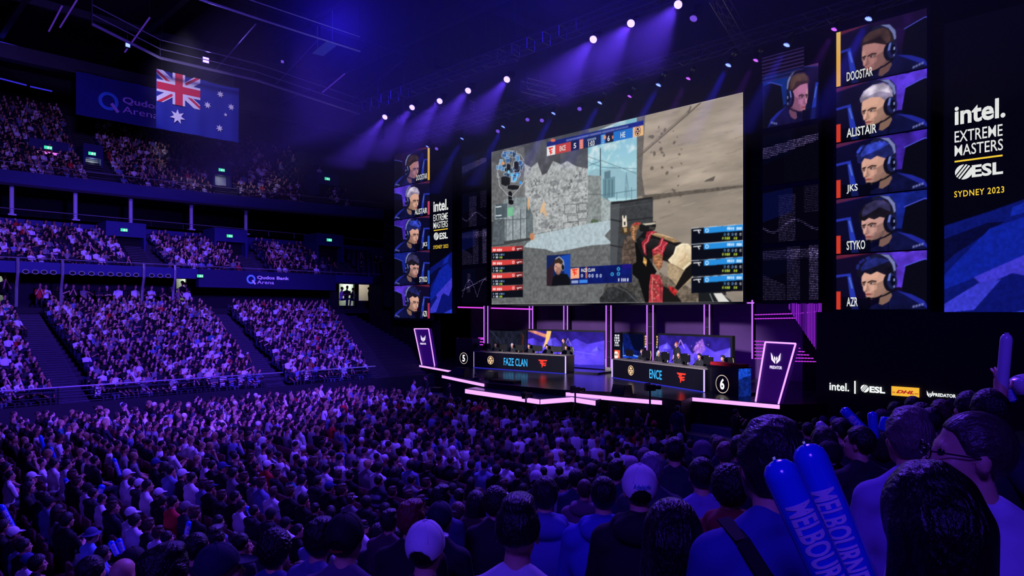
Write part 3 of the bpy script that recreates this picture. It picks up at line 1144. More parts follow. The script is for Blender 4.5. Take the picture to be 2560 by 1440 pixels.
for k in range(7):
    c_ = RF([(425 + 14 * (k % 3 - 1), 600 + 24 * k)])[0]
    cv.ell(c_[0], c_[1], 8, 5, (232, 190, 150), 0.5, 0.7)
# cream furniture, rounded
R([(510, 470), (545, 480), (645, 540), (704, 490), (704, 600), (600, 670), (510, 570)], (168, 146, 116), 1, 0.8 + 0.4 * n2)
R([(512, 455), (556, 408), (572, 352), (618, 326), (668, 330), (704, 362), (704, 478), (645, 535), (584, 505), (540, 482)], (226, 208, 174), 1, 0.85 + 0.3 * n2)
for k in range(8):
    RL([(548 + 7 * k, 470 + 8 * k), (588 + 8 * k, 420 + 10 * k), (610 + 8 * k, 366 + 14 * k), (668 + 5 * k, 352 + 16 * k)], 12, (232 - 12 * k, 212 - 13 * k, 176 - 14 * k), 0.45)
RL([(560, 412), (578, 360), (622, 334), (664, 336)], 6, (250, 240, 216), 0.9)
RL([(650, 400), (640, 440), (600, 470)], 8, (180, 110, 80), 0.4)
R([(645, 520), (704, 470), (704, 570), (590, 684), (566, 664)], (22, 20, 21))
RL([(512, 474), (560, 492), (645, 540)], 4, (96, 76, 60), 0.9)
# red and gold trims flowing over the barrel
R([(352, 238), (380, 232), (436, 242), (392, 258), (372, 312), (346, 342), (352, 424), (330, 402), (314, 322), (346, 292)], (160, 38, 54), 1, 0.6 + 0.8 * n2)
RL([(400, 244), (372, 268), (362, 310), (334, 334), (340, 400)], 5, (240, 168, 160), 0.8)
R([(330, 430), (356, 452), (350, 504), (325, 470)], (184, 142, 80), 1, rough)
R([(466, 282), (482, 284), (480, 308), (516, 322), (500, 352), (478, 402), (470, 502), (448, 532), (402, 470), (394, 376), (440, 342)], (168, 42, 58), 1, 0.6 + 0.8 * n2)
R([(398, 425), (440, 400), (474, 420), (468, 504), (446, 534), (404, 474)], (150, 98, 66), 1, rough)
for k in range(6):
    RL([(404 + 3 * k, 380 + 22 * k), (436 + 3 * k, 366 + 24 * k), (470, 392 + 20 * k)], 3.2, (238, 176, 140), 0.75)
RL([(476, 290), (456, 345), (412, 372)], 5, (244, 176, 166), 0.9); RL([(510, 324), (478, 352), (470, 396)], 4, (240, 170, 160), 0.8)
# gas block, rear rail and front sight
R([(228, 226), (240, 186), (275, 166), (312, 172), (300, 202), (278, 232), (268, 322), (240, 292)], (126, 86, 60), 1, rough)
R([(236, 196), (272, 168), (312, 172), (302, 186), (262, 190)], (170, 58, 56), 1, rough)
for k in range(6):
    c_ = RF([(252 + 5 * (k % 2), 205 + 18 * k)])[0]
    cv.ell(c_[0], c_[1], 8, 5, (214, 170, 120), 0.7, 0.5)
R([(298, 192), (318, 176), (420, 164), (424, 196), (414, 228), (345, 242), (300, 236)], (25, 25, 28))
R([(316, 180), (418, 168), (422, 182), (345, 192)], (196, 186, 168))
R([(372, 196), (418, 206), (412, 226), (372, 222)], (60, 56, 54))
R([(156, 206), (190, 196), (218, 206), (228, 254), (182, 268), (158, 240)], (74, 58, 42), 1, rough)
R([(176, 212), (202, 210), (206, 240), (184, 246)], (190, 160, 112), 0.8)
R([(168, 118), (176, 116), (180, 138), (188, 140), (192, 116), (200, 118), (206, 200), (170, 206)], (226, 214, 194))
R([(180, 166), (192, 164), (193, 190), (182, 192)], (34, 30, 28))
# HUD: top bar
def tb(x, f):
    """line through the bar at x; f = 0 top, 1 strip bottom, 2 bottom"""
    k = (x - 430) / 620.0
    return (350 - 140 * k, 380 - 140 * k, 440 - 136 * k)[f]
def seg(x0, x1, a, b, col, grad=None):
    cv.poly([(x0, tb(x0, a)), (x1, tb(x1, a)), (x1, tb(x1, b)), (x0, tb(x0, b))], col, 1, None, grad)
seg(430, 1050, 0, 1, (16, 32, 120))
seg(430, 1050, 1, 2, (12, 26, 66))
seg(430, 484, 1, 2, (232, 232, 236)); seg(484, 585, 1, 2, (196, 66, 62)); seg(585, 638, 1, 2, (12, 20, 48))
seg(638, 665, 1, 2, (206, 90, 62)); seg(665, 775, 1, 2, (14, 30, 84)); seg(775, 806, 1, 2, (38, 116, 200)); seg(806, 858, 1, 2, (10, 18, 46))
seg(858, 982, 1, 2, (30, 112, 200)); seg(982, 1050, 1, 2, (236, 186, 128))
cv.ell(470, 338, 16, 10, (226, 110, 84)); cv.ell(803, 318, 8, 14, (230, 150, 110)); cv.ell(853, 318, 5, 12, (230, 130, 90))
for x in range(555, 948, 7):
    cv.poly([(x, tb(x, 0) + 11), (x + 4, tb(x, 0) + 10), (x + 4, tb(x, 0) + 22), (x, tb(x, 0) + 23)], (176, 190, 230), 0.8)
for i in range(4):                                     # round tallies
    cv.poly([(642 + 0, tb(645, 1) + 8 + i * 14), (660, tb(660, 1) + 8 + i * 14), (660, tb(660, 1) + 16 + i * 14), (642, tb(645, 1) + 16 + i * 14)], (240, 200, 190), 0.7)
    cv.poly([(782, tb(785, 1) + 8 + i * 14), (798, tb(798, 1) + 8 + i * 14), (798, tb(798, 1) + 15 + i * 14), (782, tb(785, 1) + 15 + i * 14)], (200, 226, 246), 0.7)
for x in range(692, 748, 8):
    cv.poly([(x, tb(x, 1) + 10), (x + 5, tb(x, 1) + 9), (x + 5, tb(x, 1) + 22), (x, tb(x, 1) + 23)], (206, 220, 240), 0.8)
# player panels
for y0, y1 in ((1020, 1102), (1106, 1184), (1190, 1266), (1271, 1346)):
    cv.poly([(77, y0 + 3), (277, y0 - 6), (277, y1 - 3), (77, y1 + 3)], (12, 14, 24))
    cv.poly([(77, y0 + 3), (277, y0 - 6), (277, y0 + 24), (77, y0 + 36)], (206, 62, 60))
    cv.poly([(228, y0 - 2), (277, y0 - 6), (277, y0 + 24), (228, y0 + 26)], (120, 38, 42))
    cv.line([(236, y0 + 14), (270, y0 + 10)], 5, (240, 236, 236)); cv.line([(246, y0 + 14), (243, y0 + 24)], 4, (240, 236, 236))
    for x, wd in ((84, 8), (94, 8), (110, 10), (122, 10), (134, 8)):
        cv.poly([(x, y0 + 14), (x + wd, y0 + 13), (x + wd, y0 + 28), (x, y0 + 29)], (244, 226, 224), 0.9)
    cv.ell(215, y0 + 14, 7, 10, (246, 226, 224)); cv.ell(215, y0 + 14, 4, 6, (206, 62, 60))
    for x, c in ((84, (110, 150, 200)), (100, (190, 200, 214)), (110, (190, 200, 214)), (126, (90, 140, 220)), (138, (190, 200, 214)), (150, (70, 150, 230))):
        cv.poly([(x, y0 + 46), (x + 7, y0 + 45), (x + 7, y0 + 56), (x, y0 + 57)], c, 0.9)
    for x, c in ((86, (160, 170, 190)), (102, (190, 200, 210)), (110, (190, 200, 214)), (126, (150, 210, 60)), (136, (200, 210, 60))):
        cv.poly([(x, y0 + 63), (x + 8, y0 + 62), (x + 8, y0 + 74), (x, y0 + 75)], c, 0.9)
for y0, y1 in ((890, 1004), (993, 1110), (1098, 1206), (1206, 1316)):
    cv.poly([(1358, y0 + 14), (1690, y0 - 12), (1690, y1 - 14), (1358, y1 + 2)], (10, 12, 24))
    cv.poly([(1438, y0 + 8), (1690, y0 - 12), (1690, y0 + 26), (1438, y0 + 44)], (38, 136, 214))
    cv.line([(1358, y0 + 12), (1690, y0 - 14)], 3, (200, 214, 226))
    cv.line([(1370, y0 + 26), (1420, y0 + 23)], 6, (236, 238, 240)); cv.line([(1402, y0 + 26), (1410, y0 + 44)], 7, (236, 238, 240))
    cv.ell(1458, y0 + 26, 11, 14, (236, 244, 250)); cv.ell(1458, y0 + 26, 7, 9, (38, 136, 214))
    for x in (1588, 1600, 1612, 1624, 1648, 1660, 1672):
        cv.poly([(x, y0 + 4), (x + 9, y0 + 3), (x + 9, y0 + 21), (x, y0 + 22)], (226, 238, 248), 0.9)
    for x, c in ((1572, (90, 170, 230)), (1596, (170, 200, 230)), (1622, (110, 180, 240)), (1644, (190, 210, 235)), (1674, (226, 232, 240))):
        cv.ell(x, y0 + 50, 6, 9, c); cv.ell(x, y0 + 50, 3, 5, (10, 12, 24))
    for x, c in ((1556, (170, 190, 70)), (1572, (190, 214, 60)), (1584, (190, 214, 60)), (1596, (190, 214, 60)), (1630, (190, 214, 60)), (1642, (190, 214, 60))):
        cv.poly([(x, y0 + 68), (x + 9, y0 + 67), (x + 9, y0 + 83), (x, y0 + 84)], c, 0.9)
# mini map: outlines of rooms with blue fills
rg = random.Random(21)
for k in range(34):
    a_, b__ = rg.uniform(0, 6.28), rg.uniform(.35, 1.0)
    x, y = 200 + 78 * b__ * math.cos(a_), 500 + 92 * b__ * math.sin(a_)
    if y > 570 and rg.random() < .4:
        continue
    sx, sy = rg.uniform(8, 20), rg.uniform(8, 22)
    q = [(x - sx, y - sy), (x + sx, y - sy), (x + sx, y + sy * .3), (x + sx * .5, y + sy), (x - sx, y + sy)]
    cv.poly(q, rg.choice([(34, 60, 96), (80, 140, 200), (22, 26, 36), (50, 96, 160), (130, 176, 214), (20, 22, 30)]), 0.9)
    cv.line(q + [q[0]], 2.6, (206, 214, 224), 0.85)
for x, y, sx, sy in ((185, 520, 14, 34), (235, 500, 16, 30), (165, 600, 30, 34), (215, 640, 38, 18), (195, 700, 14, 40), (200, 735, 18, 18)):
    q = [(x - sx, y - sy * .8), (x, y - sy), (x + sx, y - sy * .7), (x + sx, y + sy * .7), (x, y + sy), (x - sx, y + sy * .6)]
    cv.poly(q, (15, 15, 19), 0.92)
    cv.line(q + [q[0]], 2.2, (190, 198, 206), 0.7)
for x, y, c_ in ((150, 485, (230, 150, 80)), (205, 560, (90, 190, 240)), (228, 590, (90, 190, 240)), (240, 560, (90, 190, 240)), (185, 540, (120, 200, 240)), (262, 610, (60, 150, 230))):
    cv.ell(x, y, 9, 11, c_)
for p_ in (((118, 545), (126, 630), (180, 690), (205, 700)), ((205, 700), (240, 660), (285, 600), (285, 540)), ((125, 480), (112, 545), (112, 575), (130, 575)), ((170, 400), (205, 404), (232, 420), (262, 430), (284, 470))):
    cv.line(p_, 3, (214, 220, 226), 0.9)
cv.poly([(92, 750), (176, 742), (176, 838), (92, 846)], (70, 84, 92), 0.8)
cv.line([(98, 752), (98, 842), (172, 836)], 2.5, (226, 232, 236))
for y in (766, 822):
    cv.line([(102, y), (140, y - 4)], 6, (230, 236, 240))
cv.poly([(178, 770), (216, 764), (216, 820), (178, 826)], (110, 190, 140), 0.8)
# commentary picture and name panel
cv.poly([(429, 1076), (581, 1066), (581, 1264), (429, 1272)], (20, 34, 84))
cv.poly([(520, 1080), (581, 1068), (581, 1240), (545, 1200)], (26, 70, 170)); cv.poly([(429, 1170), (470, 1120), (470, 1272), (429, 1272)], (46, 30, 40))
cv.poly([(460, 1272), (470, 1215), (500, 1190), (560, 1195), (581, 1230), (581, 1266)], (16, 16, 24))
cv.ell(503, 1150, 25, 40, (196, 148, 128), 1, 0.15); cv.ell(505, 1175, 17, 26, (150, 106, 92), 0.8, 0.1)
cv.poly([(474, 1130), (480, 1100), (510, 1088), (535, 1104), (532, 1140), (505, 1124)], (54, 40, 34))
cv.ell(532, 1150, 12, 26, (120, 122, 132)); cv.ell(534, 1150, 8, 20, (16, 18, 24))
cv.line([(485, 1100), (510, 1084), (536, 1110), (540, 1140)], 7, (150, 156, 170))
cv.line([(484, 1148), (496, 1146)], 4, (60, 40, 36)); cv.line([(488, 1182), (500, 1182)], 4, (120, 70, 64))
cv.poly([(583, 1154), (978, 1130), (978, 1248), (583, 1264)], (14, 24, 96), 1, 0.7 + 0.6 * n1)
cv.poly([(583, 1160), (638, 1156), (638, 1222), (583, 1226)], (238, 166, 128))
cv.poly([(638, 1232), (692, 1230), (692, 1252), (638, 1254)], (60, 130, 226)); cv.poly([(588, 1236), (632, 1234), (632, 1254), (588, 1256)], (170, 190, 226), 0.8)
cv.poly([(678, 1150), (690, 1149), (690, 1222), (678, 1222)], (214, 120, 90), 0.8)
for x in (656, 704, 724, 752, 776):
    cv.ell(x, 1206, 7, 11, (214, 226, 240)); cv.ell(x, 1206, 3, 6, (14, 24, 96))
for x, y in ((850, 1196), (890, 1162), (890, 1194)):
    cv.ell(x, y, 10, 12, (60, 190, 230)); cv.ell(x, y, 5, 7, (14, 24, 96))
for x in (888, 908, 920, 930, 946):
    cv.poly([(x, 1222), (x + 8, 1221), (x + 8, 1242), (x, 1243)], (226, 232, 240), 0.9)
cv.ell(945, 1146, 32, 16, (30, 20, 120))
cv.line([(75, 408), (1690, 30), (1690, 1372), (72, 1390), (75, 408)], 3, (206, 202, 196), 0.7)
# the fine grid of LED modules
cv.blur(1)
display('display', cv, fr, w, h, MS, 0.0, None, 1.08)
mf = fmap_for(fr, w, h, 1200, 220, 2.5721)


def ms_text(s, x0, y0, x1, y1, mi, mats, bold=0.02):
    """lettering between two crop corners, following the wall"""
    a, c = mf((x0, y0)), mf((x1, y1))
    b = MB()
    put_text(b, s, fr, a[0] * w, min(a[1], 9) * h, (c[0] - a[0]) * w, (c[1] - a[1]) * h, 0.02, bold)
    b.build('lettering', mats, MS)


def ms_row(s, x0, x1, top, hgt, mat=M_LET, bold=0.02):
    a = mf(((x0 + x1) / 2, top))
    xa, xb = mf((x0, top))[0], mf((x1, top))[0]
    hh = mf(((x0 + x1) / 2, top + hgt))[1] - a[1]
    b = MB()
    put_text(b, s, fr, xa * w, a[1] * h, (xb - xa) * w, hh * h, 0.02, bold)
    b.build('lettering', mat, MS)


ms_row('ENCE', 513, 552, 370, 34)
ms_row('5', 603, 620, 354, 34)
ms_row('1:03', 698, 738, 340, 33)
ms_row('6', 821, 836, 306, 36)
ms_row('HE', 905, 935, 283, 36)
ms_row('FAZE CLAN', 652, 740, 1160, 22)
b = MB()
a, c = mf((441, 386)), mf((472, 424))
mark_polys(b, MARK_F, fr, a[0] * w, a[1] * h, (c[0] - a[0]) * w, (c[1] - a[1]) * h + 0.1, 0.02)
b.build('team_mark', M_RED, MS)
b = MB()
a, c = mf((592, 1166)), mf((630, 1212))
mark_polys(b, MARK_F, fr, a[0] * w, a[1] * h, (c[0] - a[0]) * w, (c[1] - a[1]) * h, 0.02)
b.build('team_mark', M_RED, MS)
b = MB()
a, c = mf((996, 252)), mf((1036, 304))
mark_helm(b, fr, a[0] * w, a[1] * h, (c[0] - a[0]) * w, (c[1] - a[1]) * h, 0.02)
b.build('team_crest', M_LETK, MS)

# ------------------------------------------------------------------ player portraits
def portrait(cv, hair=(40, 32, 32), hair2=(70, 50, 46), skin=(214, 160, 140), style=0, bgc=(20, 18, 90), glowc=(96, 60, 230), dy=0.0, dx=0.0, stub=0.0, tilt=0.0, seed=0):
    """head in profile towards the left with headset, drawn in unit coordinates"""
    A = cv.W / cv.H
    n = fbm(cv.W, cv.H, 30, 4, seed)
    f0 = cv.fmap
    cv.poly([(-1, -1), (3, -1), (3, 2), (-1, 2)], bgc, 1, 0.4 + 1.0 * n, (8, 8, 34))
    cv.poly([(.45, -.1), (.8, .02), (1.1, -.1), (1.1, .22), (.86, .28), (.74, .62), (.55, .6)], glowc, 0.9, 0.6 + 0.8 * n)
    cv.poly([(-.1, .02), (.5, -.06), (.5, -.02), (-.1, .1)], (150, 50, 60), 0.55)
    cv.poly([(-.1, .10), (.42, .02), (.42, .5), (.3, .72), (-.1, .8)], (14, 12, 44), 0.85)
    cv.poly([(.13, .36), (.17, .34), (.28, 1.1), (.19, 1.1)], (40, 60, 190), 0.95)
    cv.poly([(.145, .42), (.165, .41), (.20, .62), (.18, .62)], (120, 150, 240), 0.6)
    cv.poly([(-.1, .38), (.14, .35), (.15, .39), (-.1, .43)], (46, 60, 200), 0.9)
    cv.poly([(.78, .24), (.98, .16), (1.1, .2), (1.1, 1.1), (.8, 1.1), (.74, .6)], (10, 10, 26))
    cv.line([(.76, .26), (.97, .15), (1.02, .16)], .014, (90, 100, 250))
    c, s = math.cos(tilt), math.sin(tilt)
    def T(pts):
        return [(.5 + dx + (x - .5) * c - (y - .5) / A * s, .5 + dy + (x - .5) * s * A + (y - .5) * c) for x, y in pts]
    def P(pts, col, al=1.0, tex=None, grad=None):
        cv.poly(T(pts), col, al, tex, grad)
    # shirt
    cv.poly([(.32, 1.1), (.40, .94), (.52, .86), (.62, .70), (.70, .66), (.84, .74), (.96, .84), (1.05, 1.0), (1.05, 1.1)], (16, 18, 62), 1, 0.6 + 0.8 * n)
    cv.poly([(.68, .67), (.84, .74), (.97, .85), (1.02, 1.0), (.92, .9), (.78, .76)], (42, 50, 190), 0.75)
    cv.line([(.60, .74), (.59, 1.02)], .008, (8, 8, 20))
    for k in range(4):
        cv.poly([(.85 + .03 * k, .935 - .012 * k), (.872 + .03 * k, .925 - .012 * k), (.872 + .03 * k, .965 - .012 * k), (.85 + .03 * k, .975 - .012 * k)], (150, 160, 230), 0.7)
    # neck, face
    P([(.50, .74), (.545, .62), (.61, .58), (.635, .70), (.60, .80), (.53, .86), (.49, .84)], tuple(x * .62 for x in skin))
    P([(.305, .24), (.36, .14), (.50, .12), (.58, .25), (.59, .52), (.56, .63), (.50, .70), (.42, .755), (.385, .765), (.362, .735), (.352, .70), (.340, .685), (.347, .66), (.338, .645), (.342, .625), (.322, .615), (.316, .60), (.312, .53), (.298, .47), (.297, .40), (.30, .32)], skin)
    P([(.30, .36), (.33, .32), (.35, .50), (.345, .74), (.36, .735), (.30, .50)], (236, 190, 172), 0.5)
    P([(.44, .50), (.58, .40), (.59, .54), (.56, .63), (.50, .70), (.42, .755), (.44, .66)], tuple(x * .72 for x in skin), 0.85)
    if stub:
        P([(.36, .68), (.42, .66), (.50, .60), (.56, .56), (.555, .63), (.50, .70), (.42, .755), (.385, .765), (.36, .735)], (60, 44, 44), stub)
    def sk(k):
        return tuple(min(255, x * k) for x in skin)
    P([(.315, .28), (.40, .22), (.50, .27), (.47, .38), (.36, .40), (.315, .40)], sk(1.10), 0.6)             # forehead
    P([(.300, .45), (.345, .43), (.355, .49), (.325, .52), (.31, .50)], sk(.42), 0.85)                           # far socket
    P([(.365, .455), (.41, .43), (.465, .45), (.455, .50), (.40, .505)], sk(.62), 0.7)                           # near socket
    P([(.36, .45), (.378, .54), (.392, .60), (.365, .622), (.335, .612), (.35, .54)], sk(.80), 0.85)             # side of the nose
    P([(.342, .46), (.358, .46), (.350, .56), (.338, .60), (.322, .595)], sk(1.14), 0.9)                          # ridge
    P([(.40, .52), (.47, .50), (.47, .58), (.41, .62)], sk(1.08), 0.6)                                           # cheek
    P([(.41, .62), (.50, .56), (.53, .60), (.47, .70), (.40, .745), (.385, .70)], sk(.78), 0.5)
    P([(.362, .452), (.41, .418), (.468, .435), (.462, .452), (.41, .440), (.368, .470)], (44, 30, 30))          # brows
    P([(.303, .452), (.335, .438), (.350, .455), (.312, .468)], (44, 30, 30))
    P([(.385, .475), (.410, .462), (.440, .473), (.410, .486)], (226, 214, 214)); cv.ell(*T([(.405, .474)])[0], .010, .014, (26, 22, 30))
    P([(.382, .472), (.410, .456), (.445, .470), (.41, .466)], (50, 34, 34))
    P([(.335, .612), (.352, .606), (.36, .618), (.345, .626)], (96, 54, 50), 0.8)
    P([(.342, .650), (.375, .640), (.428, .668), (.385, .668), (.345, .668)], (178, 96, 92), 0.85)
    P([(.342, .666), (.385, .664), (.430, .668), (.385, .676), (.345, .676)], (96, 44, 46))
    P([(.346, .676), (.385, .674), (.415, .674), (.385, .694), (.355, .694)], (190, 112, 104), 0.8)
    # hair
    tops = {0: [(.285, .30), (.275, .22), (.32, .10), (.42, .02), (.54, .02), (.63, .12), (.66, .30), (.64, .48), (.59, .50), (.57, .36), (.50, .26), (.40, .24), (.33, .27)],
            1: [(.275, .26), (.285, .14), (.36, .04), (.50, -.02), (.61, .04), (.66, .24), (.64, .48), (.60, .48), (.58, .34), (.52, .30), (.44, .25), (.34, .24)],
            2: [(.25, .34), (.245, .24), (.29, .16), (.34, .05), (.44, .01), (.56, .02), (.65, .10), (.67, .30), (.64, .46), (.59, .44), (.57, .34), (.47, .27), (.40, .32), (.33, .28), (.29, .37)],
            3: [(.27, .42), (.265, .26), (.32, .10), (.44, .02), (.56, .03), (.65, .14), (.66, .34), (.64, .50), (.585, .48), (.56, .36), (.50, .33), (.44, .37), (.38, .33), (.33, .38), (.29, .36)]}[style]
    P(tops, hair, 1, 0.55 + 0.9 * n)
    P([(x * .8 + .09, y * .7 + .02) for x, y in tops[:7]] + [(.5, .16)], hair2, 0.75, 0.4 + 1.2 * n)
    rg = random.Random(seed)
    if style == 2:
        for k in range(26):
            a = rg.uniform(3.0, 6.3)
            P([(.46 + .21 * math.cos(a) + e, .20 + .19 * math.sin(a) + f) for e, f in ((-.02, 0), (0, -.035), (.025, .0), (.0, .03))], hair2 if k % 2 else hair)
    # headset
    P([(.40, .00), (.44, -.04), (.52, -.05), (.62, .0), (.68, .14), (.68, .40), (.645, .42), (.64, .20), (.60, .08), (.53, .01), (.44, .02)], (26, 28, 58))
    P([(.50, -.04), (.60, -.01), (.665, .12), (.675, .26), (.655, .28), (.635, .16), (.59, .05)], (150, 160, 226), 0.8)
    cv.ell(*T([(.615, .46)])[0], .075, .165, (16, 16, 34)); cv.ell(*T([(.635, .45)])[0], .055, .135, (30, 34, 84)); cv.ell(*T([(.645, .44)])[0], .03, .09, (10, 12, 34))
    P([(.585, .44), (.60, .32), (.625, .30), (.61, .44)], (120, 140, 236), 0.9)
    P([(.65, .40), (.665, .40), (.665, .45), (.65, .45)], (170, 180, 240)); P([(.65, .52), (.662, .52), (.662, .56), (.65, .56)], (150, 160, 230))
    P([(.64, .60), (.66, .62), (.56, .70), (.46, .745), (.385, .755), (.385, .735), (.455, .725), (.55, .68)], (14, 14, 26))
    cv.ell(*T([(.375, .745)])[0], .03, .028, (10, 10, 18))
    cv.poly([(-.1, .74), (.4, .82), (.4, 1.1), (-.1, 1.1)], (4, 4, 16), 0.55)
    cv.fmap = f0


LOOKS = [dict(hair=(44, 32, 32), hair2=(84, 60, 56), skin=(184, 130, 126), style=1, tilt=0.02, glowc=(30, 14, 60), bgc=(40, 20, 70)),
         dict(hair=(150, 138, 168), hair2=(214, 204, 224), skin=(224, 172, 150), style=0, stub=0.12),
         dict(hair=(34, 40, 110), hair2=(60, 80, 220), skin=(216, 164, 146), style=2, stub=0.18, glowc=(70, 40, 180)),
         dict(hair=(26, 22, 34), hair2=(64, 60, 110), skin=(206, 156, 146), style=3, stub=0.4, bgc=(14, 20, 100), glowc=(26, 40, 150)),
         dict(hair=(22, 20, 40), hair2=(36, 44, 130), skin=(222, 170, 150), style=2, stub=0.1, bgc=(50, 14, 60))]
NAMES = ['DOOSTAR', 'ALISTAIR', 'JKS', 'STYKO', 'AZR']
WORD = ['brown haired', 'silver haired', 'curly blue lit haired', 'fringed dark haired', 'tousled dark haired']


def column(name, label, u0, v0, u1, v1, rows, barcols, mirror):
    fr, w, h = wall_frame(u0, v0, u1, v1)
    t = screen_thing(name, label, 'screen', fr, w, h)
    ph = h / 5.0
    for i in range(5):
        sub = Frame(fr.at(0, ph * i + 0.03), fr.ex, fr.ey, fr.n)
        cvp = Canvas(150, 104, (8, 8, 30), 2)
        if mirror:
            cvp.fmap = lambda p: (1 - p[0], p[1])
        lk = dict(LOOKS[i])
        portrait(cvp, seed=i + (20 if mirror else 3), dy=0.06 if i else 0.12, **lk)
        cvp.fmap = None
        cvp.blur(1)
        bw = 0.055
        col, frac = barcols[i]
        x = (1 - bw, 1.0) if mirror else (0.0, bw)
        cvp.poly([(x[0], 1 - frac), (x[1], 1 - frac), (x[1], 1.05), (x[0], 1.05)], col)
        if i == 0:
            cvp.poly([(x[0], 0), (x[1], 0), (x[1], 1 - .34), (x[0], 1 - .34)], (250, 206, 120), 1, None, (250, 180, 70))
        p = display('display', cvp, sub, w, ph - 0.06, t, 0.0, None, 0.85)
        p['label'] = 'portrait of a %s player in a black headset' % WORD[i]
        b = MB()
        tw = 0.075 * len(NAMES[i]) * w * 0.57
        th = ph * 0.16
        put_text(b, NAMES[i], sub, (w * 0.94 - tw) if mirror else w * 0.125, ph * 0.76, tw, th, 0.02, 0.014)
        b.build('lettering', M_LET, t)
    return t


OR, RD, BL = (245, 180, 60), (222, 62, 44), (40, 90, 200)
column('portrait_screen', 'tall stack of five player portraits facing left, on the right of the stage', 2091, 80, 2317.5, 775, 5, [(OR, .34), (RD, .33), (RD, .33), (RD, .33), (RD, .33)], False)
column('portrait_screen', 'tall stack of five player portraits facing right, at the far left of the stage', 986, 388, 1074, 797, 5, [(OR, 1.0), ((200, 70, 110), .4), (BL, .4), (BL, .4), ((180, 50, 90), .45)], True)


# ------------------------------------------------------------------ banners with the event lettering
def banner(label, u0, v0, u1, v1, lx0, lx1, w_over=None, seed=0):
    fr, w, h = wall_frame(u0, v0, u1, v1)
    if w_over:
        w = w_over
    t = screen_thing('banner_screen', label, 'screen', fr, w, h, border=0.05)
    cvb = Canvas(110, 300, (5, 4, 20), 2)
    n = fbm(cvb.W, cvb.H, 6, 3, seed)
    tex = 0.82 + 0.36 * n
    cvb.poly([(0, .70), (.45, .66), (.95, .61), (1, .61), (1, 1), (0, 1)], (12, 22, 110), 1, tex)
    cvb.poly([(0, .745), (.40, .70), (.55, .70), (.10, .80), (0, .83)], (8, 10, 56), 1, tex)
    cvb.poly([(.0, .87), (.42, .72), (.82, .68), (1, .72), (1, .80), (.3, .88), (0, .92)], (16, 34, 158), 1, tex)
    cvb.poly([(.28, .88), (1, .77), (1, .83), (.85, .89), (.62, .87), (.36, .91)], (62, 56, 206), 1, tex)
    cvb.poly([(0, .97), (.32, .90), (.52, .89), (.28, .99), (0, 1)], (56, 58, 206), 1, tex)
    cvb.poly([(.5, .90), (.62, .87), (.84, .89), (1, .86), (1, 1), (.30, 1)], (12, 20, 112), 1, tex)
    cvb.poly([(.6, 1), (1, .97), (1, 1)], (40, 60, 210), 1, tex)
    cvb.poly([(.62, .655), (.88, .625), (.80, .67), (.60, .685)], (20, 40, 170), 1, tex)
    display('display', cvb, fr, w, h, t, 0.0, None, 0.9)
    return fr, w, h, t


def event_text(fr, w, h, t, px):
    """px: word boxes given as (x0, y0, x1, y1) pixels of the photograph"""
    Y = fr.o.y
    def box(k):
        x0, y0, x1, y1 = px[k]
        a, c = on_y(x0, y0, Y), on_y(x1, y1, Y)
        return a.x - fr.o.x, fr.o.z - a.z, c.x - a.x, a.z - on_y(x0, y1, Y).z
    def word(s, k, mat, bold, name='lettering', spacing=1.0):
        b = MB()
        x, y, ww, hh = box(k)
        put_text(b, s, fr, x, y, ww, hh, 0.02, bold, 0, 0, spacing)
        b.build(name, mat, t)
    word('intel.', 'intel', M_LET, 0.028)
    word('EXTREME', 'ext', M_LET, 0.006)
    word('MASTERS', 'mas', M_LET, 0.006)
    word('ESL', 'esl', M_LET, 0.035)
    word('SYDNEY 2023', 'syd', M_LETY, 0.012, spacing=1.15)
    b = MB()
    x, y, ww, hh = box('line')
    b.prism([(x, y), (x + ww, y), (x + ww, y + max(hh, .06)), (x, y + max(hh, .06))], 0.01, fr, 0, 0.02)
    b.build('rule', M_LETY, t)
    b = MB()
    x, y, ww, hh = box('badge')
    mark_swirl(b, fr, x, y, hh, 0.015)
    b.build('swirl_mark', M_LET, t)


fr, w, h, t = banner('dark upright banner screen with lit event lettering, at the right edge', 2361, 60, 2560, 781, 0, 0, 3.4, 5)
event_text(fr, w, h, t, dict(intel=(2387, 265, 2514, 314), ext=(2387, 329, 2507, 357), mas=(2387, 364, 2508, 391.5), line=(2387, 402.5, 2507, 404),
                             badge=(2388, 414, 2424, 451), esl=(2430, 413, 2508, 444), syd=(2386, 478.5, 2511, 494)))
fr, w, h, t = banner('dark upright banner screen with lit event lettering, beside the left portraits', 1075.5, 405, 1130, 783, 0, 0, None, 8)
event_text(fr, w, h, t, dict(intel=(1084, 503, 1121, 530.5), ext=(1084, 537, 1120, 553.5), mas=(1084, 556, 1120, 572), line=(1085, 575.4, 1120, 576.6),
                             badge=(1085, 582, 1098, 601), esl=(1099, 582.5, 1120, 598.5), syd=(1084, 614, 1121, 623)))


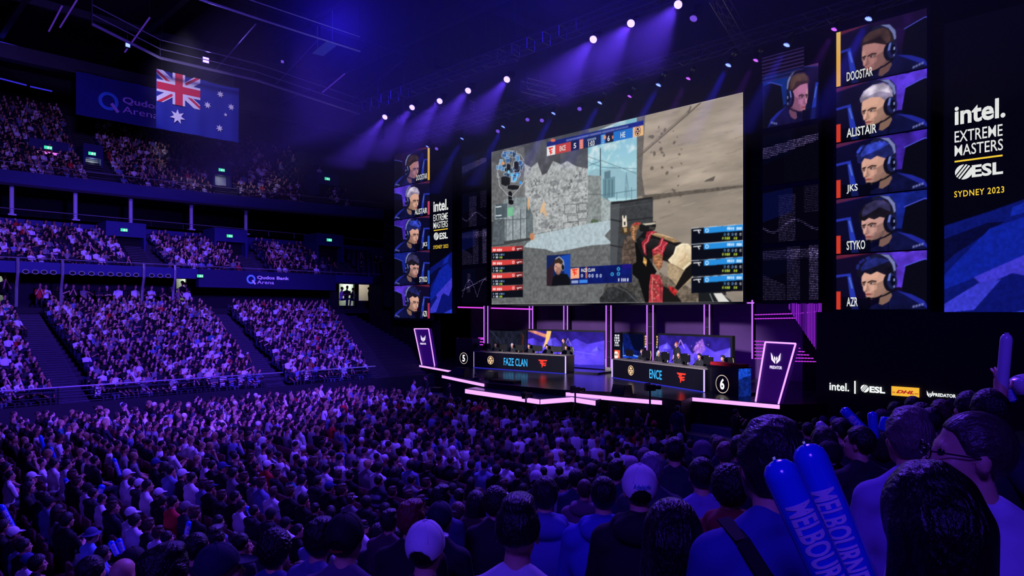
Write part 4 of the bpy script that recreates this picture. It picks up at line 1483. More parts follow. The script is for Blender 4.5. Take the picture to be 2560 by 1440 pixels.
# ------------------------------------------------------------------ dim LED columns either side of the main screen
def dim_column(label, u0, u1, vt0, vb, cuts, faces, seed):
    fr, w, h = wall_frame(u0, vt0, u1, vb)
    t = screen_thing('dim_screen', label, 'screen', fr, w, h, border=0.04)
    ph = h / cuts
    rg = random.Random(seed)
    for i in range(cuts):
        sub = Frame(fr.at(0, ph * i + 0.12), fr.ex, fr.ey, fr.n)
        c = Canvas(120, 96, (5, 4, 18), 2)
        if i in faces:
            c.fmap = lambda p: (1 - (p[0] * .8 + .24) if False else 1.12 - p[0], p[1])
            portrait(c, hair=(60, 40, 44), hair2=(90, 66, 60), skin=(190, 120, 160), style=1, bgc=(20, 50, 150), glowc=(16, 50, 140), seed=7, dy=0.08)
            c.fmap = None
            c.blur(1)
        else:
            bars = np.zeros((c.H, c.W))
            kind = (i + seed) % 4
            X, Y = np.meshgrid(np.linspace(0, 1, c.W), np.linspace(0, 1, c.H))
            if kind == 0:
                bars = ((Y < .22) & (Y > .06)) * .5 + ((X > .45) & (X < .68)) * .45 + (X > .84) * .7 + ((X < .42) & (Y > .5 + .5 * X)) * .4
            elif kind == 1:
                bars = (np.abs(Y - .85 + .5 * np.abs(np.sin(X * 5))) < .02) * 1.2 + (np.abs(Y - .3 - .35 * (1 - X)) < .02) * 1.1 + ((X > .22) & (X < .35) & (Y > .15) & (Y < .7)) * .55
            elif kind == 2:
                bars = ((Y > .28 - .12 * X) & (Y < .42 - .2 * X + .08)) * .8 + .06 * (X > .4)
            else:
                bars = ((X > .3) & (X < .6) & (Y > .1)) * .45 + ((X > .75) & (Y < .5)) * .3 + (np.abs(Y - .7 - .1 * np.sin(X * 8)) < .025) * .6
            nz = fbm(c.W, c.H, 5, 2, seed * 7 + i)
            dots = ((np.arange(c.H) // 2) % 3 == 0)[:, None] * (0.4 + 0.6 * (fbm(c.W, c.H, 2, 1, seed + i) > .45))
            k = (bars * dots * (0.4 + nz))[..., None]
            c.a += k * np.array((150, 130, 190))
            c.poly([(0, .05), (.55, .0), (.55, .45), (0, .6)], (14, 26, 120), 0.35 if i % 2 == 0 else 0.1)
        display('display', c, sub, w, ph - 0.24, t, 0.0, None, 0.8)
    return t


dim_column('dim upright LED screen with dotted lines and one portrait, right of the main screen', 1907, 2046, 185, 757, 4, (0,), 1)
dim_column('dim vertical LED screen with faint dotted lines, left of the main screen', 1155, 1216, 388, 760, 4, (), 2)
# unlit mesh panel above the right dim column
fr, w, h = wall_frame(1905, 145, 2010, 183)
c = Canvas(100, 30, (5, 4, 18), 2)
c.a += ((np.arange(c.H) % 8 < 3)[:, None, None]) * np.array((54, 34, 78))
t = screen_thing('dim_screen', 'small striped purple LED panel above the portrait right of the main screen', 'screen', fr, w, h, border=0.03)
display('display', c, fr, w, h, t, 0.0, None, 0.8)

# ------------------------------------------------------------------ logo wall low on the right
YL = 27.0
a, b_ = on_y(2040, 780, YL), on_y(2640, 1090, YL)
LW = thing('logo_screen', 'long black wall screen with a row of sponsor logos, low on the right', 'screen', ((a.x + b_.x) / 2, YL, 0))
b = MB()
b.box(((a.x + b_.x) / 2 + 1.0, YL + 0.2, 2.6), (b_.x - a.x + 2.0, 0.36, 5.2))
b.build('frame', M_FRAME, LW)
fr = Frame((a.x, YL, 5.2), (1, 0, 0), (0, 0, -1), (0, -1, 0))


def px(u, v):
    q = on_y(u, v, YL)
    return q.x - fr.o.x, fr.o.z - q.z


def logo_word(s, u0, v0, u1, v1, mat, bold, shear=0.0, spacing=1.0, d=0.05):
    x0, y0 = px(u0, v0)
    x1, _ = px(u1, v1)
    hh = px(u0, v1)[1] - y0 if v1 > v0 else 0.3
    b = MB()
    put_text(b, s, fr, x0, y0, x1 - x0, hh, d, bold, shear, 0, spacing)
    b.build('lettering', mat, LW)


M_LOGO = glow('logo_white', (236, 240, 240), 1.1, False)
logo_word('intel.', 2075, 955, 2124, 975, M_LOGO, 0.02)
b = MB()
x0, y0 = px(2137, 952)
y1 = px(2137, 984)[1]
b.prism([(x0, y0), (x0 + .05, y0), (x0 + .05, y1), (x0, y1)], 0.01, fr, 0, 0.05)
b.build('rule', M_LOGO, LW)
x0, y0 = px(2153, 961)
s = px(2153, 980)[1] - y0
b = MB()
mark_swirl(b, fr, x0, y0, s, 0.045)
b.build('swirl_mark', M_LOGO, LW)
logo_word('ESL', 2175, 965, 2214, 981, M_LOGO, 0.045)
x0, y0 = px(2230, 965)
x1, y1 = px(2299.5, 993)
y1 = px(2230, 988)[1]
b = MB()
b.prism([(x0, y0), (x1, y0 ), (x1, y1), (x0, y1)], 0.01, fr, 0, 0.05)
b.build('yellow_panel', glow('logo_yellow', (246, 186, 60), 1.0, False), LW)
M_LRED = glow('logo_red', (176, 32, 40), 1.0, False)
hh = y1 - y0
b = MB()
put_text(b, 'DHL', fr, x0 + (x1 - x0) * .17, y0 + hh * .36, (x1 - x0) * .66, hh * .36, 0.07, 0.05, 0.35)
for k in (0, 1):
    b.prism([(x0 + (x1 - x0) * .03, y0 + hh * (.58 + .08 * k)), (x0 + (x1 - x0) * .14, y0 + hh * (.58 + .08 * k)), (x0 + (x1 - x0) * .14, y0 + hh * (.62 + .08 * k)), (x0 + (x1 - x0) * .03, y0 + hh * (.62 + .08 * k))], 0.01, fr, 0, 0.07)
    b.prism([(x0 + (x1 - x0) * .85, y0 + hh * (.58 + .08 * k)), (x0 + (x1 - x0) * .97, y0 + hh * (.58 + .08 * k)), (x0 + (x1 - x0) * .97, y0 + hh * (.62 + .08 * k)), (x0 + (x1 - x0) * .85, y0 + hh * (.62 + .08 * k))], 0.01, fr, 0, 0.07)
b.build('lettering', M_LRED, LW)
x0, y0 = px(2318, 976)
b = MB()
mark_polys(b, MARK_HORN, fr, x0, y0, 0.19, 0.24, 0.05)
b.build('horned_mark', M_LOGO, LW)
logo_word('PREDATOR', 2334, 982, 2391, 990.5, M_LOGO, 0.04, 0.0, 1.05)
# ------------------------------------------------------------------ the stage
ZS = 1.7
M_STAGE = surf('stage_top', (40, 36, 52), 0.22, noise=0.25, scale=0.8, spec=0.5)
M_FACE = surf('stage_face', (10, 10, 14), 0.6, noise=0.2)
M_STRIP = glow('strip_violet', (214, 150, 255), 1.6)
M_STRIPB = glow('strip_edge', (190, 110, 255), 1.3)
M_CLOTH = surf('purple_cloth', (70, 40, 96), 0.85, noise=0.2, scale=1.2)


def platform(name, pts, z, zb, mats):
    b = MB()
    n = len(pts)
    b.add([(p.x, p.y, z) for p in pts] + [(p.x, p.y, zb) for p in pts], [tuple(range(n))[::-1]], 0)
    b.add([(p.x, p.y, z) for p in pts] + [(p.x, p.y, zb) for p in pts], [(i, (i + 1) % n, n + (i + 1) % n, n + i) for i in range(n)], 1)
    return struct(b.build(name, mats))


def Z(u, v, z):
    p = on_z(u, v, z)
    return Vector((p.x, p.y, z))


e = [Z(1050, 912, ZS), Z(1130, 926, ZS), Z(1107, 936, ZS), Z(1212, 957, ZS), Z(1262, 962, ZS), Z(1394, 974, ZS), Z(1560, 981, ZS), Z(1703, 1002, ZS), Z(1732, 992, ZS), Z(1950, 1011, ZS)]
back = [Vector((-8.5, 28.5, ZS)), Vector((-8.5, 36.5, ZS)), Vector((-40, 36.5, ZS)), Vector((-40, 30.5, ZS))]
platform('stage_floor', e + back, ZS, 0.0, [M_STAGE, M_FACE])
# lower step in front
ZL = 1.45
l0 = [Z(1165, 971, ZL), Z(1350, 997, ZL), Z(1430, 991, ZL), Z(1490, 1000, ZL)]
platform('stage_step', l0 + [Vector((l0[3].x - 0.4, l0[3].y + 2.5, ZL)), Vector((l0[0].x - 0.2, l0[0].y + 2.2, ZL))], ZL, 0.0, [M_STAGE, M_FACE])


def edge_strip(label, pts, drop, hgt, mat=M_STRIP):
    """LED batten hung on the fascia: bright face plus a dark tray"""
    t = thing('stage_edge_light', label, 'led strip', pts[0] - Vector((0, 0, drop)))
    for a, b_ in zip(pts[:-1], pts[1:]):
        d = (b_ - a).normalized()
        n = Vector((d.y, -d.x, 0))
        fr = Frame(a + n * 0.03, d, (0, 0, -1), n)
        L = (b_ - a).length
        b = MB()
        b.prism([(0, drop), (L, drop), (L, drop + hgt), (0, drop + hgt)], 0.03, fr)
        b.build('light_strip', mat, t)
        b = MB()
        b.prism([(0, drop + hgt), (L, drop + hgt), (L, drop + hgt + .03), (0, drop + hgt + .03)], 0.05, fr, 0, -0.01)
        b.build('tray', M_CASE, t)
    return t


edge_strip('glowing violet strip along the far left stage edge, by the left pylon foot', [e[0], e[1]], 0.02, 0.11)
edge_strip('glowing violet strip on the left stage edge, behind the camera operator', [e[2], e[3]], 0.05, 0.14)
edge_strip('longest glowing violet strip, bent along the lower front step of the stage', l0, 0.03, 0.20)
edge_strip('glowing violet strip on the stage front below the right desk', [Z(1394, 977, 1.62), Z(1560, 992, 1.62), Z(1702, 1003, 1.62)], 0.03, 0.17)
edge_strip('glowing violet strip on the right stage edge, under the right pylon', [e[8], e[9]], 0.02, 0.15)

# cloth walls behind, with darker gaps
slab('wall_stage_cloth', -38.5, -9, 34.6, 34.8, 0.5, 6.6, M_CLOTH)
slab('wall_stage_left', -47, -38.2, 31.2, 31.4, 0.0, 8, M_BLACK)
slab('wall_stage_upper', -44, -3.0, 30.5, 30.7, 5.6, 22, M_BLACK)
slab('wall_stage_right', -12.2, 8, 30.9, 31.1, 0.0, 22, M_BLACK)
slab('stage_soffit', -38, -9, 30.4, 34.7, 5.75, 5.9, M_BLACK)


# ---- upright light columns in pairs
def light_column(label, us, Y, vt, vb, mat=M_STRIPB):
    a = on_y(sum(us) / len(us), vt, Y)
    zb = max(ZS, on_y(us[0], vb, Y).z)
    t = thing('light_column', label, 'light column', (a.x, Y, zb), 'light columns behind the stage')
    xs = []
    for u in us:
        p = on_y(u, vt, Y)
        xs.append(p.x)
        b = MB()
        b.box((p.x, Y - 0.06, (zb + 5.75) / 2), (0.045, 0.05, 5.75 - zb))
        b.build('light_strip', mat, t)
    b = MB()
    b.box((sum(xs) / len(xs), Y + 0.1, (zb + 5.75) / 2), (abs(xs[-1] - xs[0]) + 0.1, 0.2, 5.75 - zb))
    b.build('post', M_CASE, t)
    if len(us) > 1:
        b = MB()
        for k in range(4):
            z = 5.3 - k * 0.9
            b.bar((xs[0], Y - 0.05, z), (xs[-1], Y - 0.05, z), 0.02, 5)
        b.build('brace', M_TRUSS, t)
    return t


light_column('tall pair of glowing violet light columns above the left desk end, leftmost pair', (1211.5, 1221), 33.0, 762, 858)
light_column('pair of glowing violet light columns above the dark screen behind the left desk', (1325, 1333), 34.2, 762, 826)
light_column('pair of glowing violet light columns above the mountain picture behind the left desk', (1411, 1420), 34.2, 762, 828)
light_column('full height pair of glowing violet light columns right of the left mountain picture', (1517, 1529), 31.8, 760, 918)
light_column('full height pair of glowing violet light columns left of the right mountain picture', (1619, 1634), 31.8, 760, 905)
light_column('pair of glowing violet light columns above the right mountain picture', (1762, 1775), 33.0, 762, 842)
light_column('single tall violet light column between the right desk and the string curtain', (1882,), 30.2, 760, 897)
b = MB()
a, c = on_y(1145, 768, 33.5), on_y(1330, 773, 33.5)
b.bar(a, c, 0.05, 6)
tag(b.build('led_line', glow('magenta_line', (224, 70, 235), 1.2)), 'magenta horizontal light line under the left end of the main screen', 'led strip')
b = MB()
a, c = on_y(1400, 761, 30.2), on_y(1885, 758.5, 30.2)
b.bar((a.x, 30.2, 5.62), (c.x, 30.2, 5.62), 0.035, 6)
tag(b.build('led_line', M_STRIPB), 'thin violet light line along the bottom edge of the main screen', 'led strip')


# ---- scenic LED walls on the stage
def peaks(cv, seed, orange):
    n = fbm(cv.W, cv.H, 24, 5, seed)
    n2 = fbm(cv.W, cv.H, 50, 4, seed + 9)
    cv.poly([(0, 0), (1, 0), (1, 1), (0, 1)], (84, 62, 226), 1, 0.55 + 0.9 * n2)
    cv.poly([(0, 0), (1, 0), (1, .22), (.8, .34), (.66, .2), (.5, .42), (.4, .18), (.2, .36), (.1, .22), (0, .3)], (34, 22, 110), 0.85, 0.5 + n)
    rg = random.Random(seed)
    for k in range(11):
        x, y = rg.uniform(-.1, 1.0), rg.uniform(.18, .62)
        s = rg.uniform(.10, .26)
        cv.poly([(x, y + s), (x + s * .45, y), (x + s, y + s * .9)], (136, 126, 250), 0.55, 0.5 + n)
        cv.poly([(x + s * .45, y), (x + s, y + s * .9), (x + s * .55, y + s)], (60, 46, 190), 0.7, 0.5 + n)
    cv.poly([(0, .55), (.3, .5), (.6, .58), (1, .5), (1, 1), (0, 1)], (88, 66, 236), 0.7, 0.7 + 0.6 * n)
    cv.poly([(0, .9), (.35, .86), (.7, .92), (1, .88), (1, 1), (0, 1)], (40, 32, 150), 0.8)
    if orange:
        cv.poly([(.08, -.02), (.34, .14), (.26, .2), (.02, .02)], (226, 140, 96), 0.8, 0.4 + 1.2 * n)
        cv.poly([(.29, -.02), (.35, -.02), (.33, .2), (.28, .42), (.24, .5), (.27, .25)], (255, 196, 110), 0.95)
        cv.line([(.52, .44), (.56, .2), (.6, .4)], .008, (190, 180, 255), 0.7)
        cv.line([(.45, .5), (.9, .62)], .008, (180, 170, 255), 0.7)
    else:
        cv.line([(.27, .34), (.33, .10), (.39, .30)], .014, (190, 140, 255), 0.9)
        cv.poly([(.5, .32), (.58, .12), (.64, .05), (.68, .3), (.6, .45)], (210, 130, 240), 0.5, 0.4 + n)
        for k in range(30):
            cv.ell(rg.gauss(.58, .05), rg.gauss(.25, .12), .006, .01, (240, 180, 250), 0.8)
    cv.blur(1)


def scenic(label, pa, pb, ztop, zbot, draw, mat=None, frame=0.1, gain=1.25, res=(150, 70), ):
    pa, pb = Vector(pa), Vector(pb)
    d = (pb - pa)
    d.z = 0
    w = d.length
    d.normalize()
    n = Vector((d.y, -d.x, 0))
    fr = Frame((pa.x, pa.y, ztop), d, (0, 0, -1), n)
    t = thing('scenic_screen', label, 'screen', ((pa.x + pb.x) / 2, (pa.y + pb.y) / 2, zbot))
    b = MB()
    h = ztop - zbot
    b.prism([(-frame, -frame), (w + frame, -frame), (w + frame, h + .0), (-frame, h + .0)], 0.2, fr, 0, -0.22)
    b.build('frame', M_FRAME, t)
    c = Canvas(res[0], res[1], (4, 4, 12), 2)
    draw(c)
    display('display', c, fr, w, h, t, 0.0, mat, gain)
    return t, fr, w, h


PM2 = picture_mat('led_picture_bright', 1.0)
PM2.cycles.emission_sampling = 'FRONT'
a, c = on_y(1315, 826, 33.2), on_y(1511, 832, 33.2)
scenic('wide screen of violet mountains with an orange flame, behind the left desk', a, c, a.z, ZS + 0.05, lambda q: peaks(q, 3, True), PM2)
a, c = on_y(1216, 826, 33.0), on_y(1312, 826, 33.0)


def dark_wall(q):
    n = fbm(q.W, q.H, 20, 4, 44)
    q.poly([(0, 0), (1, 0), (1, 1), (0, 1)], (22, 24, 38), 1, 0.4 + 1.2 * n)
    q.line([(.1, .0), (.35, .3), (.5, .7)], .02, (70, 74, 110), 0.5)
    q.poly([(.93, .1), (.97, .1), (.97, 1), (.93, 1)], (60, 26, 22), 0.9)
    for k in range(12):
        q.ell(.95 + .02 * math.sin(k), .1 + .06 * k, .006, .008, (255, 120, 70), 0.7)
    q.blur(1)


scenic('dark screen with a faint crack line, behind the left end of the left desk', a, c, a.z, ZS + 0.05, dark_wall, None)
a, c = at(1647, 837, 37.5), at(1826, 845, 33.2)
scenic('wide screen of violet mountains with sparks, behind the right desk', a, c, 3.94, ZS + 0.05, lambda q: peaks(q, 12, False), PM2)


def sea(q):
    n = fbm(q.W, q.H, 14, 4, 5)
    q.poly([(0, 0), (1, 0), (1, 1), (0, 1)], (10, 22, 90), 1, 0.3 + 1.3 * n)
    q.poly([(.35, 0), (1, 0), (1, .5), (.6, .45)], (4, 6, 30), 0.9)
    q.poly([(0, .62), (.5, .58), (1, .64), (1, 1), (0, 1)], (20, 60, 190), 0.9, 0.5 + n)
    q.line([(0, .64), (.5, .59), (1, .66)], .03, (120, 170, 255), 0.9)
    q.poly([(0, .3), (.12, .25), (.16, .6), (0, .62)], (30, 110, 230), 0.8, 0.5 + n)
    q.blur(1)


a, c = on_y(1551, 834, 34.3), on_y(1609, 835, 34.3)
scenic('narrow screen with a deep blue seascape, centre back of the stage', a, c, a.z, ZS + 0.05, sea, PM2, res=(80, 90))


def poster(seed):
    def f(q):
        rg = random.Random(seed)
        q.poly([(0, 0), (1, 0), (1, 1), (0, 1)], (12, 12, 26))
        for r_ in range(5):
            x = .06
            while x < .92:
                wd = rg.uniform(.06, .14)
                q.poly([(x, .03 + .065 * r_), (x + wd, .03 + .065 * r_), (x + wd, .08 + .065 * r_), (x, .08 + .065 * r_)], (226, 226, 236) if seed != 6 or r_ > 3 else (240, 190, 90), 0.9)
                x += wd + rg.uniform(.02, .05)
        for k in range(2):
            x0 = .02 + .5 * k
            q.poly([(x0, .44), (x0 + .46, .44), (x0 + .46, .68), (x0, .68)], [(240, 150, 90), (226, 90, 110), (236, 90, 60), (150, 200, 220)][(k + seed) % 4])
            q.ell(x0 + .22, .57, .15, .10, (244, 226, 216))
            q.ell(x0 + .16, .56, .03, .03, (40, 24, 24)); q.ell(x0 + .28, .56, .03, .03, (40, 24, 24))
        q.poly([(0, .69), (1, .69), (1, 1), (0, 1)], (196, 190, 186), 1, None, (120, 110, 120))
        q.blur(1)
    return f


a, c = on_y(1513, 833, 32.6), on_y(1550, 834, 32.6)
scenic('narrow poster screen with white words and portraits, right of the left mountain picture', a, c, a.z, ZS + 0.05, poster(5), None, 0.04, res=(60, 130))
a, c = on_y(1610, 836, 32.6), on_y(1645, 837, 32.6)
scenic('narrow poster screen with white words and portraits, left of the right mountain picture', a, c, a.z, ZS + 0.05, poster(6), None, 0.04, res=(60, 130))

# ---- team desks
M_DESK = surf('desk_gloss', (12, 12, 20), 0.3, noise=0.15)
M_DTOP = surf('desk_top', (120, 112, 110), 0.5, noise=0.15)
M_CYAN = glow('desk_cyan', (60, 175, 240), 1.2)
M_CREST = glow('desk_crest', (244, 206, 160), 1.1)
M_DRED = glow('desk_red', (242, 62, 50), 1.2)
M_WSTRIP = glow('desk_edge', (196, 170, 255), 1.4)
M_BEDGE = glow('desk_foot', (60, 60, 255), 0.6)


def desk(label, pa, pb, hgt, word, wbox, crest, mark):
    """pa, pb: foot of the front face, left and right"""
    d = pb - pa
    w = d.length
    d = d.normalized()
    n = Vector((d.y, -d.x, 0))
    t = thing('team_desk', label, 'desk', (pa + pb) / 2)
    fr = Frame(pa + Vector((0, 0, hgt)), d, (0, 0, -1), n)
    b = MB()
    b.prism([(0, 0.04), (w, 0.04), (w, hgt), (0, hgt)], 0.12, fr, 0, -0.12)
    b.build('front_panel', M_DESK, t)
    b = MB()
    b.prism([(0, 0), (w, 0), (w, 0.04), (0, 0.04)], 0.95, fr, 0, -0.9)
    b.build('desk_top', M_DTOP, t)
    for x in (0.0, w - 0.06):
        b = MB()
        b.prism([(x, 0.04), (x + 0.06, 0.04), (x + 0.06, hgt), (x, hgt)], 0.7, fr, 0, -0.82)
        b.build('side_panel', M_DESK, t)
    for x in (0.0, w - 0.07):
        b = MB()
        b.prism([(x, 0.02), (x + 0.07, 0.02), (x + 0.07, hgt - 0.02), (x, hgt - 0.02)], 0.03, fr, 0, 0.0)
        b.build('light_strip', M_WSTRIP, t)
    b = MB()
    b.prism([(0.07, hgt - 0.035), (w - 0.07, hgt - 0.035), (w - 0.07, hgt), (0.07, hgt)], 0.02, fr)
    b.build('foot_strip', M_BEDGE, t)
    b = MB()
    put_text(b, word, fr, wbox[0] * w, hgt * .30, (wbox[1] - wbox[0]) * w, hgt * .44, 0.02, 0.012)
    b.build('lettering', M_CYAN, t)
    b = MB()
    mark_helm(b, fr, crest * w - .21, hgt * .24, .50, hgt * .50, 0.015)
    b.build('team_crest', M_CREST, t)
    b = MB()
    mark_polys(b, MARK_F, fr, mark * w - .33, hgt * .30, .66, hgt * .46, 0.012)
    b.build('team_mark', M_DRED, t)
    return fr, w, d, n, t


LA, LBp = Z(1183, 919, ZS), Z(1415.5, 935, ZS)
frL, wL, dL, nL, deskL = desk('long black glossy team desk with cyan two word name, on the left of the stage', LA, LBp, 1.04, 'FAZE CLAN', (0.355, 0.61), 0.20, 0.77)
RA, RB = Z(1530, 944, ZS), Z(1762.5, 981, ZS)
frR, wR, dR, nR, deskR = desk('long black glossy team desk with cyan one word name, on the right of the stage', RA, RB, 1.02, 'ENCE', (0.455, 0.588), 0.235, 0.785)


# ---- gaming chairs and monitors (one built, the others copied)
def make_chair():
    t = thing('gaming_chair', '', 'chair')
    sh = surf('chair_leather', (16, 16, 20), 0.45, noise=0.15)
    b = MB()
    b.prism([(-.26, .0), (.26, .0), (.30, .25), (.24, .42), (.28, .62), (.20, .84), (.12, .88), (-.12, .88), (-.20, .84), (-.28, .62), (-.24, .42), (-.30, .25)], 0.12, Frame((0, -.30, .48), (1, 0, 0), (0, -.12, 1), (0, 1, 0)))
    b.build('backrest', sh, t)
    b = MB()
    for s in (-1, 1):
        b.tube([(s * .28, -.24, .55), (s * .29, -.26, .75), (s * .23, -.30, .92), (s * .27, -.32, 1.1), (s * .19, -.36, 1.32)], .025, 6)
    b.build('trim', surf('chair_trim', (206, 196, 120), 0.5), t)
    b = MB()
    b.box((0, 0, .46), (.54, .52, .12))
    b.build('seat', sh, t)
    for s in (-1, 1):
        b = MB()
        b.box((s * .32, -.02, .68), (.08, .30, .05))
        b.box((s * .32, -.05, .56), (.04, .06, .22))
        b.build('armrest', M_CASE, t)
    b = MB()
    b.bar((0, 0, .08), (0, 0, .42), .035, 8)
    for k in range(5):
        a = 2 * math.pi * k / 5
        b.bar((0, 0, .09), (.30 * math.cos(a), .30 * math.sin(a), .06), .025, 6)
    b.build('base', M_CASE, t)
    return t


def make_monitor():
    t = thing('monitor', '', 'monitor')
    b = MB()
    b.prism([(-.28, .14), (.28, .14), (.28, .47), (-.28, .47)], 0.035, Frame((0, 0, 0), (1, 0, 0), (0, 0, 1), (0, 1, 0)))
    b.build('housing', M_CASE, t)
    b = MB()
    b.prism([(-.265, .155), (.265, .155), (.265, .455), (-.265, .455)], 0.004, Frame((0, -.004, 0), (1, 0, 0), (0, 0, 1), (0, -1, 0)))
    b.build('lit_screen', glow('monitor_glow', (150, 170, 220), 1.2), t)
    b = MB()
    b.bar((0, .03, 0.02), (0, .03, .2), .025, 6)
    b.box((0, .02, .01), (.24, .2, .02))
    b.build('stand', M_CASE, t)
    return t


CHAIR, MONITOR = make_chair(), make_monitor()
used_proto = {'c': False, 'm': False}


def place(proto, key, loc, rz, label, group):
    o = proto if not used_proto[key] else copy_tree(proto)
    used_proto[key] = True
    o.location = loc
    o.rotation_euler = (0, 0, rz)
    o['label'] = label
    o['group'] = group
    return o


PLAYERS = []
ORD5 = ['first', 'second', 'third', 'fourth', 'fifth']
for fr, w, d, n, side, hp in ((frL, wL, dL, nL, 'left', (1240, 1281, 1323, 1368, 1416)), (frR, wR, dR, nR, 'right', (1606, 1648, 1698, 1750, 1808))):
    for i, u in enumerate(hp):
        base = fr.o - n * 1.35
        dr = ray(u, 880)                                 # where the seat line meets the column of the picture
        den = dr.x * d.y - dr.y * d.x
        s = ((CAM.x - base.x) * dr.y - (CAM.y - base.y) * dr.x)
        k = -((CAM.x - base.x) * dr.y - (CAM.y - base.y) * dr.x) / (d.x * dr.y - d.y * dr.x) * -1.0
        p = base + d * k
        p.z = ZS + 0.12
        face = math.atan2(-n.x, n.y) + (0.12 if side == 'left' else 0.1)
        PLAYERS.append((p.copy(), face, side, i, n.copy()))
        place(CHAIR, 'c', Vector((p.x, p.y, ZS + 0.1)) - n * 0.04, face, 'black gaming chair with yellow trim, %s from the left at the %s team desk' % (ORD5[i], side), 'gaming chairs at the team desks')
        q = p + n * 0.72 - d * 0.12
        place(MONITOR, 'm', Vector((q.x, q.y, ZS + 1.03)), face, 'black monitor on the %s team desk, %s from the left' % (side, ORD5[i]), 'monitors on the team desks')
# riser under the players
for fr, w, d, n in ((frL, wL, dL, nL), (frR, wR, dR, nR)):
    b = MB()
    f2 = Frame(Vector((fr.o.x, fr.o.y, ZS)), d, (0, 0, 1), n)
    b.prism([(-.2, 0), (w + 1.6, 0), (w + 1.6, .1), (-.2, .1)], 1.6, f2, 0, -2.4)
    struct(b.build('stage_riser', M_STAGE))


# ---- number podiums
def podium(label, u0, u1, vt, vb, num, rz, circ, side):
    p = Z((u0 + u1) / 2, vb, ZS)
    tt = (p - CAM).dot(Vector((-ST, CT, 0)))
    w, h = (u1 - u0) * tt / FPX, (vb - vt) * tt / FPX
    t = thing('number_podium', label, 'podium', p)
    d = Vector((math.cos(rz), math.sin(rz), 0))
    w = w / abs(d.dot(Vector((CT, ST, 0))))
    n = Vector((d.y, -d.x, 0))
    fr = Frame(p - d * w / 2 + Vector((0, 0, h)), d, (0, 0, -1), n)
    b = MB()
    b.prism([(0, 0), (w, 0), (w, h), (0, h)], 0.7, fr, 0, -0.7)
    b.build('body', M_DESK, t)
    b = MB()
    ring(b, fr, w * circ[0], h * circ[1], circ[2], circ[2], 0.03, 0.01, 0, 36)
    b.build('ring_light', glow('podium_ring', (226, 206, 190), 1.0), t)
    b = MB()
    hh = circ[2] * 1.2
    put_text(b, num, fr, w * circ[0] - hh * .27, h * circ[1] - hh * .5, hh * .54, hh, 0.012, 0.03)
    b.build('number', glow('podium_white', (240, 244, 250), 1.3), t)
    b = MB()
    b.prism([(-.03, -.05), (w + .03, -.05), (w + .03, 0), (-.03, 0)], 0.8, fr, 0, -0.75)
    b.build('top_board', M_DESK, t)
    if side:
        fs = Frame(fr.at(w, 0, 0), -n, (0, 0, -1), d)
        c = Canvas(40, 60, (10, 20, 100), 2)
        nn = fbm(c.W, c.H, 10, 4, 2)
        c.poly([(0, 0), (1, 0), (1, 1), (0, 1)], (26, 76, 210), 1, 0.3 + 1.4 * nn)
        c.poly([(0, .4), (1, .25), (1, 1), (0, 1)], (8, 14, 70), 0.6)
        display('side_picture', c, fs, 0.7, h, t, 0.01, None, 0.8)
    return t, fr, w, h


podium('black podium with a white ringed number five, left of the left desk', 1138, 1181, 848, 918, '5', 0.05, (.5, .68, .36), False)
t6, f6, w6, h6 = podium('black podium with white ringed number six and blue side, right of the desks', 1782, 1830, 918, 986, '6', -0.33, (.5, .62, .39), True)
b = MB()
b.prism([(0.02, -.17), (w6 - .02, -.17), (w6 - .02, -.05), (0.02, -.05)], .45, f6, 0, -.6)
tag(b.build('red_case', surf('case_red', (150, 20, 34), 0.5)), 'flat dark red case lying on the number six podium', 'case')


# ---- leaning pylons with light edges
def pylon(label, q, mark_uv, flip, zt):
    """q: four pixel corners (top left, top right, bottom right, bottom left); the foot stands on the stage"""
    bl, br = Z(*q[3], ZS), Z(*q[2], ZS)
    d = (br - bl).normalized()
    n = Vector((d.y, -d.x, 0)).normalized()
    Yn = bl.dot(n)
    def hit(u, v):
        r = ray(u, v)
        return CAM + r * ((Yn - CAM.dot(n)) / r.dot(n))
    P = [hit(*p) for p in q[:2]] + [br, bl]
    t = thing('pylon', label, 'pylon', (bl + br) / 2)
    ex = d
    fr = Frame(bl, ex, (0, 0, 1), n)
    L = [((p - bl).dot(ex), (p - bl).z) for p in P]
    b = MB()
    b.prism(L[::-1], 0.25, fr, 0, -0.27)
    b.build('panel', surf('pylon_panel', (60, 22, 96), 0.5, noise=0.25, scale=1.5, emit=(60, 10, 120), strength=0.35), t)
    for k in (0, 1, 3):
        a, c = L[k], L[(k + 1) % 4]
        b = MB()
        b.bar(fr.at(*a, 0.02), fr.at(*c, 0.02), 0.035, 6)
        b.build('light_strip', M_STRIP, t)
    c = hit(*mark_uv)
    x, y = (c - bl).dot(ex), (c - bl).z
    f2 = Frame(fr.at(x, y), ex, (0, 0, -1), n)
    b = MB()
    mark_polys(b, MARK_HORN, f2, -.21, -.26, .42, .44, 0.01)
    b.build('horned_mark', glow('pylon_white', (240, 226, 255), 1.2), t)
    b = MB()
    put_text(b, 'PREDATOR', f2, -.26, .24, .52, .12, 0.012, 0.03)
    b.build('lettering', glow('pylon_white', (240, 226, 255), 1.2), t)
    return t


pylon('leaning purple pylon with light edges and horned mark, left end of the stage', [(1036, 822), (1072, 822), (1087, 914), (1055, 912)], (1058, 848), False, 0)
pylon('leaning purple pylon with light edges and horned mark, right end of the stage', [(1914, 855), (1990, 859), (1947, 1010), (1890, 1003)], (1940, 899), True, 0)


# ---- the string curtain and light stairs on the right, light shelves on the left
YC = 30.0
t = thing('string_curtain', 'fan of glowing purple hanging strings, right of the stage under the dim screen', 'curtain', on_y(2015, 895, YC))

